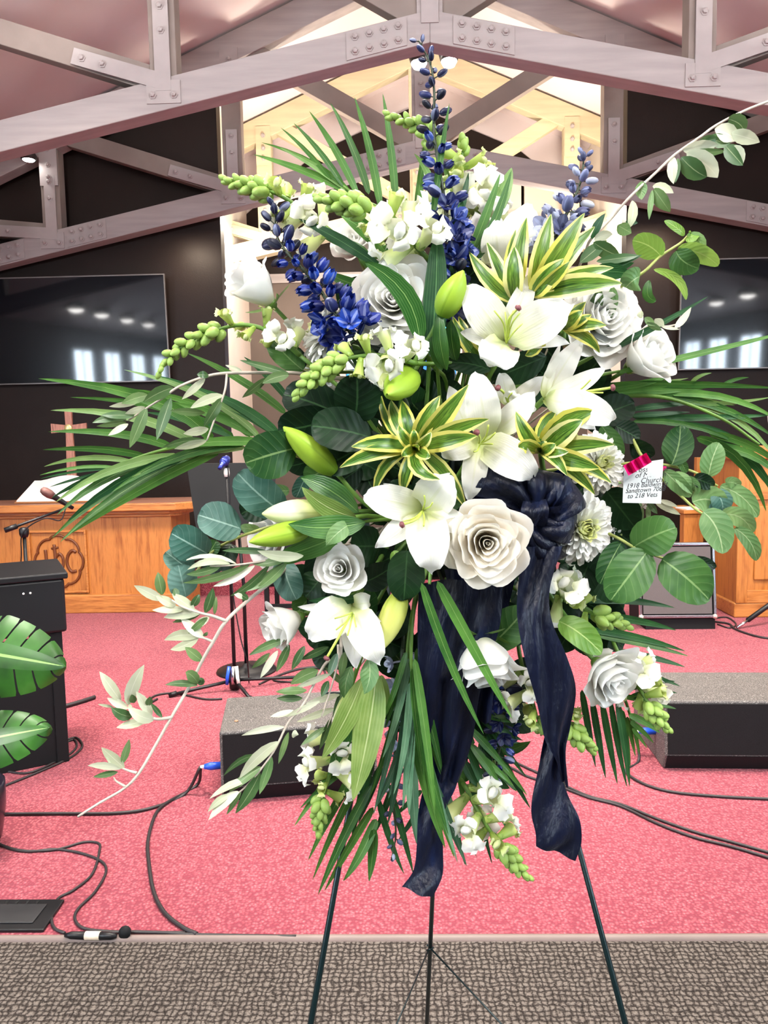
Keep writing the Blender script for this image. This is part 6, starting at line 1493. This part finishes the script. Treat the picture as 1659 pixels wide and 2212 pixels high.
# deep filling of dark foliage round the foam
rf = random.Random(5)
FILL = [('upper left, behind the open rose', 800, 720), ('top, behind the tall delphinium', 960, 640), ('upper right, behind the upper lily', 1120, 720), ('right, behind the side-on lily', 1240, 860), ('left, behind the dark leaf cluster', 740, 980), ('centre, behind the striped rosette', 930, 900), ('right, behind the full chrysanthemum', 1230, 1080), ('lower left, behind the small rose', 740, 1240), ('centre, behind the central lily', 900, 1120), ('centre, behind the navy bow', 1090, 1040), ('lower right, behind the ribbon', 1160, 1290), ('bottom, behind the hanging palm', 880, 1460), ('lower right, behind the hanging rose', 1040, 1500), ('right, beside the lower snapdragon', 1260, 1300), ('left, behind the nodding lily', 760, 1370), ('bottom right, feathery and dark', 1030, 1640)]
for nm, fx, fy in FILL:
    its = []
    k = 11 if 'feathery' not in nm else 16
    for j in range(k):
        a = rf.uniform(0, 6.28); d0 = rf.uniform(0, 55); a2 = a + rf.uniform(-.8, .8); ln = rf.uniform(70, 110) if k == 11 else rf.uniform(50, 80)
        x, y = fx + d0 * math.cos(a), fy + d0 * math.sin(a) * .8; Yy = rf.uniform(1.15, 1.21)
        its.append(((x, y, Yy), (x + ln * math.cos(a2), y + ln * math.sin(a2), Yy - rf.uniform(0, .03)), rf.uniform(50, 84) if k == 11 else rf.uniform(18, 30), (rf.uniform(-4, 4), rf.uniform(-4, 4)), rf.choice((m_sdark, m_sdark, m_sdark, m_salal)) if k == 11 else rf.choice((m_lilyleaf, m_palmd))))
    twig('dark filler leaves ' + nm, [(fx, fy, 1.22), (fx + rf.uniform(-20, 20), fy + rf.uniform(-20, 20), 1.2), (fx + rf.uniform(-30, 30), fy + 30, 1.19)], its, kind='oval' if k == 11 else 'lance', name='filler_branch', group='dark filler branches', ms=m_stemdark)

# ---- olive branches
def olive(label, stems, lf, group='olive branches of the spray'):
    its = []
    for i, t in enumerate(lf):
        its.append((t[0], t[1], t[2], t[3] if len(t) > 3 else (0, 0), t[4] if len(t) > 4 else (m_olive if i % 4 else m_oliveg), 'lance'))
    lv = []
    for a, b, w, bend, mt, kd in its:
        lv.append((bl(a, b, w * 1.18, bend, dep=random.uniform(-.006, .002), roll=random.uniform(-30, 30), kind=kd, fold=.15, nseg=8, cols=5), mt))
    return spray_of_leaves('olive_branch', label, 'foliage', stems, lv, m_twig, group=group)
z6 = Z(120, 1180, .3135); G = m_oliveg
def r6(x, y, Y=1.0): return (*z6(x, y), Y)
olive('long olive branch reaching down to the lower left corner', [
    ([r6(1560, 180, 1.06), r6(1500, 235, 1.04), r6(1330, 370, 1.02), r6(1175, 515), r6(1085, 660), r6(1010, 790), r6(930, 950), r6(800, 1175, .98), r6(690, 1370, .97), r6(570, 1570, .96), r6(470, 1670, .96), r6(300, 1770, .95), r6(155, 1862, .95)], .0029, .0016),
    ([r6(1175, 515), r6(1080, 480, .99), r6(1000, 460, .99), r6(880, 420, .99), r6(800, 370, .99)], .0025, .0012), ([r6(1085, 658), r6(1020, 632), r6(985, 628)], .002, .0012), ([r6(800, 1180, .98), r6(690, 1190, .97), r6(600, 1150, .97), r6(500, 1100, .97)], .0024, .0012), ([r6(560, 1562, .96), r6(500, 1545, .96), r6(440, 1520, .96)], .002, .001), ([r6(480, 1655, .96), r6(420, 1620, .96), r6(400, 1592, .96)], .0018, .0008)], [
    (r6(735, 335), r6(705, 178), 20), (r6(745, 370), r6(540, 270), 21), (r6(830, 415), r6(690, 340), 18), (r6(960, 445), r6(800, 325), 20), (r6(840, 345), r6(815, 285), 14), (r6(890, 435), r6(665, 440), 17), (r6(1000, 460), r6(745, 492), 22, (0, -4)), (r6(1000, 462), r6(805, 525), 14, (0, 0), G), (r6(1030, 460), r6(1085, 285), 18, (2, 0), G), (r6(940, 420), r6(992, 330), 16, (0, 0), G), (r6(1095, 470), r6(1108, 345), 8, (0, 0), G), (r6(1060, 490), r6(945, 560), 16), (r6(1050, 490), r6(915, 600), 14, (0, 0), G), (r6(1020, 630), r6(862, 495), 20), (r6(990, 625), r6(748, 648), 22, (0, -8)), (r6(985, 630), r6(790, 712), 18, (0, 4)), (r6(1010, 790), r6(892, 695), 20), (r6(1020, 620), r6(1050, 592), 8, (0, 0), G), (r6(980, 960, .99), r6(755, 955, .98), 14, (0, -4), G), (r6(985, 950, .99), r6(895, 870, .98), 22, (0, -6), G), (r6(985, 955, .99), r6(990, 905, .98), 12, (6, 0), G),
    (r6(450, 1070, .97), r6(302, 862, .96), 22), (r6(500, 1095, .97), r6(612, 815, .96), 26, (-6, 0)), (r6(500, 1120, .97), r6(355, 1045, .96), 16), (r6(530, 1170, .97), r6(382, 1110, .96), 22, (0, 6)), (r6(680, 1195, .97), r6(498, 1110, .96), 24, (0, 6)), (r6(665, 1165, .97), r6(555, 1000, .96), 20), (r6(630, 1200, .97), r6(418, 1250, .96), 18), (r6(735, 1180, .97), r6(655, 1080, .96), 10), (r6(640, 1100, .97), r6(650, 1035, .96), 14, (0, 0), G), (r6(500, 1105, .97), r6(530, 1110, .96), 10), (r6(400, 1108, .97), r6(290, 1088, .96), 6), (r6(540, 1080, .97), r6(525, 1020, .96), 14, (0, 0), G),
    (r6(475, 1530, .96), r6(315, 1385, .95), 22), (r6(450, 1535, .96), r6(220, 1512, .95), 16, (0, -4)), (r6(460, 1500, .96), r6(508, 1328, .95), 16, (0, 0), m_sage), (r6(430, 1555, .96), r6(258, 1590, .95), 12, (0, 0), G), (r6(420, 1500, .96), r6(345, 1450, .95), 14)])
olive('olive twig with green and pale leaves at the upper left, over the palm', [
    ([(690, 815, 1.1), (640, 806, 1.08), rl(1470, 235, 1.07), rl(1190, 238, 1.06), rl(1050, 262, 1.06), rl(900, 320, 1.05), rl(800, 390, 1.05), rl(720, 440, 1.05), rl(600, 520, 1.05)], .003, .0012), ([rl(1190, 240, 1.06), rl(1175, 350, 1.05), rl(1120, 500, 1.05), rl(1070, 640, 1.05)], .0018, .0012)], [
    (rl(870, 325, 1.05), rl(690, 412, 1.04), 24, (0, -4)), (rl(720, 370, 1.05), rl(560, 420, 1.04), 20, (0, -2), G), (rl(660, 410, 1.05), rl(485, 438, 1.04), 12), (rl(700, 440, 1.05), rl(580, 480, 1.04), 14), (rl(640, 490, 1.05), rl(438, 488, 1.04), 16), (rl(590, 515, 1.05), rl(385, 535, 1.04), 18, (0, -6), G), (rl(590, 530, 1.05), rl(410, 555, 1.04), 12, (0, 0), G), (rl(710, 445, 1.05), rl(608, 685, 1.04), 22, (0, 0), G), (rl(855, 385, 1.05), rl(770, 638, 1.04), 24, (0, 0), G), (rl(1060, 270, 1.05), rl(920, 395, 1.04), 14), (rl(1165, 370, 1.05), rl(968, 450, 1.04), 18, (0, -4)), (rl(1060, 475, 1.05), rl(850, 462, 1.04), 16, (0, 0), G), (rl(1160, 385, 1.05), rl(1050, 560, 1.04), 22, (0, 0), G), (rl(1080, 570, 1.05), rl(928, 600, 1.04), 18), (rl(1070, 640, 1.05), rl(875, 690, 1.04), 16), (rl(1060, 640, 1.05), rl(800, 685, 1.04), 16, (0, -6), G), (rl(1080, 250, 1.05), rl(1010, 245, 1.04), 14), (rl(1280, 225, 1.06), rl(1180, 190, 1.05), 8), (rl(1430, 265, 1.06), rl(1280, 385, 1.05), 16, (0, 0), G), (rl(1560, 250, 1.06), rl(1400, 300, 1.05), 20, (0, -4), G), (rl(1560, 240, 1.06), rl(1265, 160, 1.05), 14, (0, 0), G), (rl(600, 540, 1.05), rl(480, 610, 1.04), 12)])
olive('olive branch reaching up past the right edge', [
    ([(1225, 640, 1.13), (1262, 550, 1.12), r7(145, 1250, 1.11), r7(310, 1080, 1.11), r7(440, 930), r7(560, 810), r7(700, 680), r7(860, 530), r7(1080, 375), r7(1180, 300), r7(1320, 220), r7(1500, 135), r7(1700, 60)], .0022, .0017)], [
    (r7(1310, 225), r7(1450, 330), 34, (6, -4)), (r7(1200, 310), r7(1380, 415), 34, (6, -2)), (r7(1340, 350), r7(1585, 425), 25, (0, -2), m_olive), (r7(1150, 370), r7(1340, 420), 25, (0, 6), G), (r7(1060, 435), r7(1225, 388), 20), (r7(930, 495), r7(1235, 448), 25, (0, -2), m_olive), (r7(1290, 450), r7(1440, 622), 31, (0, 0), G), (r7(1340, 470), r7(1440, 610), 20, (4, -6), m_olive), (r7(970, 520), r7(1305, 500), 14, (0, 0), G), (r7(960, 515), r7(1225, 728), 39, (6, -4), m_olive), (r7(915, 550), r7(1135, 720), 34, (0, 6), G), (r7(855, 550), r7(850, 780), 18, (-4, 0), m_olive), (r7(885, 560), r7(865, 770), 14, (0, 0), G), (r7(575, 755), r7(578, 915), 22, (0, 0), m_sage), (r7(670, 800), r7(850, 858), 17, (0, -4), m_olive), (r7(680, 820), r7(820, 1020), 28, (0, 0), G), (r7(668, 830), r7(640, 1085), 11, (0, 0), m_sage), (r7(495, 920), r7(460, 1165), 17, (6, 0), m_olive), (r7(370, 1130), r7(490, 1200), 25, (0, 0), m_sage), (r7(440, 1100), r7(545, 1112), 11, (0, 0), m_palmd), (r7(150, 1250), r7(268, 1030), 17, (-4, 0), m_palmd), (r7(165, 1275), r7(395, 1395), 28, (0, 4), G), (r7(170, 1260), r7(330, 1210), 20, (0, -4), m_olive), (r7(50, 1450), r7(280, 1260), 25, (0, 0), G), (r7(190, 1440), r7(560, 1390), 17, (0, 0), G), (r7(120, 1560), r7(490, 1555), 31, (0, -8), m_palmd), (r7(130, 1650), r7(195, 1808), 22, (0, 0), G), (r7(200, 1660), r7(240, 1825), 14, (0, 0), G), (r7(325, 1650), r7(285, 1950), 22, (6, 0), m_sage), (r7(280, 1510), r7(580, 1385), 11, (0, 0), m_palmd), (r7(290, 1530), r7(515, 1450), 14, (0, 0), m_palmd)])
zo = Z(380, 960, .2441)
def ro(x, y, Y=1.0): return (*zo(x, y), Y)
olive('olive sprig with slim leaves at the left under the lying buds', [
    ([(720, 1180, 1.05), ro(1240, 930, 1.03), ro(900, 1010, 1.01), ro(700, 1045), ro(500, 1070), ro(300, 1080)], .0024, .001)], [
    (ro(830, 955, .99), ro(410, 940, .97), 13, (0, -2)), (ro(1130, 985, .99), ro(720, 940, .97), 22, (0, 6)), (ro(540, 1060), ro(70, 1032), 10, (0, -14)), (ro(480, 1060), ro(100, 1110), 14, (0, -12)), (ro(400, 1075), ro(90, 1150), 15, (0, 4)), (ro(660, 1060), ro(60, 1225), 16, (0, 8), G), (ro(700, 1070), ro(330, 1255), 16, (0, 6)), (ro(830, 1060), ro(480, 1340), 17, (0, 10), G), (ro(960, 1040), ro(570, 1300), 18, (0, 10), G), (ro(980, 1050), ro(710, 1285), 18, (0, 4), G), (ro(1000, 1000), ro(680, 1060), 16, (0, 4), G), (ro(610, 1360), ro(508, 1315), 10, (0, 0)), (ro(640, 1370), ro(560, 1320), 14)])
def r4(x, y, Y=1.02): return (*z4(x, y), Y)
olive('olive sprig hanging before the left floor monitor', [
    ([(735, 1330, 1.08), r4(1260, 1150, 1.06), r4(1170, 1180, 1.04), r4(1100, 1290, 1.03), r4(1000, 1480), r4(900, 1600), (590, 1625, 1.0), (540, 1690, 1.0), (500, 1725, 1.0)], .0026, .0012), ([r4(1245, 1060, 1.06), r4(1240, 1200, 1.05), r4(1190, 1380, 1.04), r4(1130, 1560, 1.03)], .0018, .001)], [
    (r4(880, 1030), r4(630, 1135), 16, (0, -4)), (r4(830, 1100), r4(708, 1292), 14), (r4(775, 1120), r4(650, 1225), 14, (0, 0), G), (r4(910, 1060), r4(820, 1250), 16, (0, 0), G), (r4(1015, 1070), r4(925, 1235), 16, (0, 0), G), (r4(1180, 1075), r4(985, 1165), 16, (0, 0), G), (r4(1110, 1240), r4(915, 1335), 24, (0, -4), G), (r4(1195, 1260), r4(945, 1360), 14), (r4(1030, 1375), r4(815, 1385), 18, (0, 0), G), (r4(1000, 1430), r4(820, 1432), 14, (0, 0), G), (r4(1120, 1450), r4(880, 1560), 12), (r4(930, 1520), r4(780, 1555), 12), (r4(1180, 1310), r4(1130, 1420), 16, (0, 0), G), (r4(1240, 1120), r4(1180, 1280), 18, (0, 0), G), (r4(1290, 1110), r4(1260, 1290), 18, (0, 0), G),
    (r6(1540, 1345), r6(1265, 1605), 24, (-4, -6)), (r6(1390, 1445), r6(1155, 1585), 14, (0, -12)), (r6(1420, 1520), r6(1195, 1695), 20, (0, -4), G), (r6(1340, 1610), r6(1060, 1740), 16, (0, -8)), (r6(1490, 1450), r6(1405, 1710), 20, (0, 0), m_sage), (r6(1410, 1560), r6(1238, 1842), 24, (4, 0)), (r6(1265, 1690), r6(1052, 1888), 22, (0, -6)), (r6(1200, 1715), r6(1048, 1832), 14, (0, -6)), (r6(1280, 1690), r6(1178, 1850), 12, (0, 0), m_sage), (r6(1605, 1280), r6(1535, 1500), 12, (0, 0), G), (r6(1580, 1245), r6(1280, 1305), 14, (0, -4)), (r6(1640, 1130), r6(1480, 1175), 10), (r6(1659, 1270), r6(1640, 1320), 14)])
olive('small olive twig at the lower centre left behind the pale leaves', [([(790, 1420, 1.12), (755, 1470, 1.11), (720, 1540, 1.1), (695, 1600, 1.1)], .002, .001)], [
    ((745, 1480, 1.1), (700, 1440, 1.1), 14), ((735, 1500, 1.1), (660, 1520, 1.09), 14), ((725, 1530, 1.1), (640, 1560, 1.09), 14), ((715, 1550, 1.1), (690, 1620, 1.09), 14, (0, 0), G), ((705, 1570, 1.1), (650, 1610, 1.09), 13), ((740, 1490, 1.1), (720, 1560, 1.09), 14, (0, 0), G)])
olive('small olive twig with white leaves at the right below the card', [([(1310, 1130, 1.12), (1365, 1110, 1.1), (1400, 1085, 1.09)], .002, .001)], [
    ((1400, 1085, 1.09), (1420, 1110, 1.08), 12), ((1415, 1085, 1.09), (1470, 1112, 1.08), 14), ((1400, 1090, 1.09), (1400, 1130, 1.09), 10, (0, 0), m_sage), ((1425, 1080, 1.09), (1465, 1095, 1.08), 10), ((1380, 1080, 1.1), (1388, 1130, 1.09), 12, (0, 0), m_sage)])
olive('small curled olive twig at the far right beside the white rose', [([(1370, 730, 1.13), (1400, 705, 1.11), (1440, 705, 1.11), (1465, 700, 1.11)], .0018, .001)], [
    (r7(600, 1920), r7(690, 1990), 14), (r7(690, 1930), r7(770, 1990), 16), (r7(860, 2010), r7(1000, 1830), 14, (0, 4)), (r7(565, 1925), r7(570, 1860), 12), (r7(620, 1960), r7(750, 2030), 12), (r7(750, 2000), r7(900, 2020), 6)])

# ---- navy ribbon
def strip(left, right, waves=1.5, amp=.008, ph=0.0, cols=9):
    n_ = 6
    L = spline([at(*p) for p in left], n_); R = spline([at(*p) for p in right], n_)
    k = min(len(L), len(R)); rows, uvs = [], []
    for i in range(k):
        row, uu = [], []
        for j in range(cols):
            c = j / (cols - 1); p = L[i].lerp(R[i], c)
            p = p + V((0, -1, 0)) * (amp * math.sin(c * math.pi * 2 * waves + ph + i * .35) * math.sin(math.pi * c))
            row.append(p); uu.append((i / (k - 1), c))
        rows.append(row); uvs.append(uu)
    return MB().quadgrid(rows, uvs)
RB = thing('ribbon_bow', 'navy blue ribbon bow with long tails hanging from the spray', 'ribbon', at(1150, 1110, 1.0))
part('tail', strip([(1128, 1180, .99), (1118, 1280, .98), (1118, 1340, .98), (1135, 1430, .97), (1160, 1520, .965), (1178, 1600, .97), (1200, 1640, .975), (1214, 1690, .98)],
                   [(1215, 1180, .99), (1188, 1270, .985), (1192, 1340, .97), (1225, 1420, .965), (1244, 1490, .975), (1232, 1570, .985), (1222, 1625, .98), (1228, 1700, .985)], 1.3, .010), m_ribbon, RB)
part('tail', strip([(1190, 1530, .99), (1172, 1610, .985), (1163, 1660, .98), (1150, 1720, .975), (1148, 1760, .97), (1157, 1800, .97), (1158, 1828, .97)],
                   [(1206, 1520, .995), (1212, 1600, .99), (1208, 1660, .985), (1228, 1720, .975), (1252, 1770, .97), (1256, 1820, .965), (1243, 1860, .965)], 1.0, .009, 1.0), m_ribbon, RB)
part('tail', strip([(1160, 1500, 1.0), (1165, 1540, 1.0), (1178, 1580, 1.0), (1196, 1600, .995)], [(1200, 1480, 1.0), (1206, 1530, 1.0), (1208, 1560, 1.0), (1212, 1590, .995)], .8, .006), m_ribbon, RB)
part('tail', strip([(905, 1260, 1.04), (902, 1350, 1.03), (905, 1480, 1.03), (918, 1600, 1.04), (930, 1680, 1.05)], [(1085, 1240, 1.04), (1080, 1350, 1.03), (1040, 1480, 1.03), (1020, 1600, 1.04), (990, 1690, 1.05)], 2.2, .014, .5), m_ribbon, RB)
part('tail', strip([(930, 1640, 1.06), (915, 1700, 1.05), (903, 1760, 1.04), (900, 1830, 1.03), (893, 1880, 1.02), (868, 1916, 1.0)], [(1000, 1640, 1.06), (985, 1700, 1.05), (958, 1760, 1.045), (957, 1830, 1.04), (956, 1890, 1.035), (935, 1938, 1.02)], .7, .008, .9), m_ribbon, RB)
part('tail', strip([(960, 1230, 1.08), (985, 1350, 1.07), (1000, 1480, 1.07), (1010, 1560, 1.07)], [(1120, 1220, 1.08), (1090, 1350, 1.07), (1070, 1470, 1.07), (1060, 1560, 1.07)], 1.6, .012), m_ribbon, RB)
def loop(c, end, w, dep, tw=0.0):
    """one bow loop: out to end and back, width w px"""
    a = V((*c[:2],)); e = V((*end[:2],)); d = (e - a); nrm = V((-d.y, d.x)).normalized()
    pts = []
    for i in range(13):
        t = i / 12 * 2 * math.pi; s_ = .5 - .5 * math.cos(t); o = math.sin(t)
        pts.append((a.x + d.x * s_ + nrm.x * o * w * .16, a.y + d.y * s_ + nrm.y * o * w * .16, c[2] - dep * o * .9 - .018 * s_, s_))
    rows, uvs = [], []
    for i, (x, y, Y, s_) in enumerate(pts):
        row, uu = [], []
        for j in range(9):
            q = (j / 8 - .5) * 2; ww = w * (.28 + .72 * s_ ** .6) / 2
            p = at(x + nrm.x * q * ww, y + nrm.y * q * ww, Y) + V((0, -1, 0)) * (.010 * math.sin(q * 4.2 + i * .6 + tw) * (1 - .4 * s_))
            row.append(p); uu.append((i / 12, j / 8))
        rows.append(row); uvs.append(uu)
    return MB().quadgrid(rows, uvs)
kc = (1152, 1108, 1.03)
for k, (e, w, dp) in enumerate((((1030, 1030), 100, .035), ((1072, 1010), 95, .04), ((1245, 1050), 90, .035), ((1245, 1120), 100, .04), ((1190, 1215), 90, .03), ((1075, 1180), 80, .03), ((1170, 1015), 90, .04), ((1215, 1165), 80, .035))):
    part('loop', loop(kc, e, w, dp, k * 1.3), m_ribbon, RB)
part('knot', strip([(1130, 1082, .99), (1125, 1105, .975), (1132, 1135, .99)], [(1180, 1078, .99), (1186, 1105, .975), (1178, 1138, .99)], 1.5, .006, .4), m_ribbon, RB)

# ---- florist's card and its pink holder
CD = thing('florist_card', 'small white card with handwriting at the right of the spray', 'card', at(1388, 1050, 1.05))
q = [at(1345, 1086, 1.045), at(1428, 1088, 1.05), at(1433, 992, 1.055), at(1348, 1005, 1.05)]
part('paper', MB().hexa([q[0], q[1], q[1] + V((0, .0008, 0)), q[0] + V((0, .0008, 0)), q[3], q[2], q[2] + V((0, .0008, 0)), q[3] + V((0, .0008, 0))]), plain('card_paper', srgb(206, 212, 210), .7), CD, False)
m_ink = plain('ink', srgb(22, 24, 30), .6)
ex = (q[1] - q[0]); ex.normalize(); ez = (q[3] - q[0]).normalized(); ny = ez.cross(ex).normalized()
if ny.dot(toward(q[0])) < 0: ny = -ny
def writing(txt, ox, oz, size):
    cu = bpy.data.curves.new('line', 'FONT'); cu.body = txt; cu.size = size; cu.shear = .35; cu.fill_mode = 'FRONT'; cu.resolution_u = 3
    o = bpy.data.objects.new('tmp_line', cu); COL.objects.link(o)
    dg = bpy.context.evaluated_depsgraph_get(); me = bpy.data.meshes.new_from_object(o.evaluated_get(dg))
    bpy.data.objects.remove(o)
    R3 = M((ex, ny.cross(ex), ny)).transposed().to_4x4()
    me.transform(M.Rotation(rad(5), 4, 'Z')); me.materials.clear(); me.materials.append(m_ink)
    mw = M.Translation(q[0] + ex * ox + ez * oz + ny * .0006) @ R3
    inst('handwriting', me, CD, mw)
for txt, ox, oz, sz in (('Cross Ch.Gr', .009, .0425, .0105), ('of Meeden', .016, .0352, .0105), ('Church', .024, .028, .0105), ('1918 Baldwin St', .004, .0205, .0092), ('Sandtown 7068', .003, .0135, .0092), ('to 218 Vets', .006, .0062, .0092)):
    writing(txt, ox, oz, sz)
n = NT('pink_foil'); n.set(Base_Color=srgb(226, 22, 112), Roughness=.3); m_pink = n.m
PK = thing('pink_clip', 'pleated bright pink foil ribbon holding the card', 'ribbon', at(1375, 1005, 1.04))
rows = []; 
for i in range(7):
    t = i / 6
    x0, y0 = 1349 + 50 * t, 1006 - 28 * t; Yp = 1.025 + (.010 if i % 2 else -.004)
    rows.append([at(x0 - 3, y0, Yp), at(x0 + 9, y0 + 22 - 2 * t, Yp)])
part('pleats', MB().quadgrid(rows), m_pink, PK, False)
part('band', MB().quadgrid([[at(1395, 998, 1.06), at(1398, 1012, 1.06)], [at(1440, 1008, 1.065), at(1438, 1018, 1.065)]]), m_pink, PK, False)
part('stake', MB().tube([at(1400, 1000, 1.07), at(1380, 1100, 1.12), FOAM.lerp(at(1380, 1100, 1.12), .3)], .0015, 6), m_stem, PK)
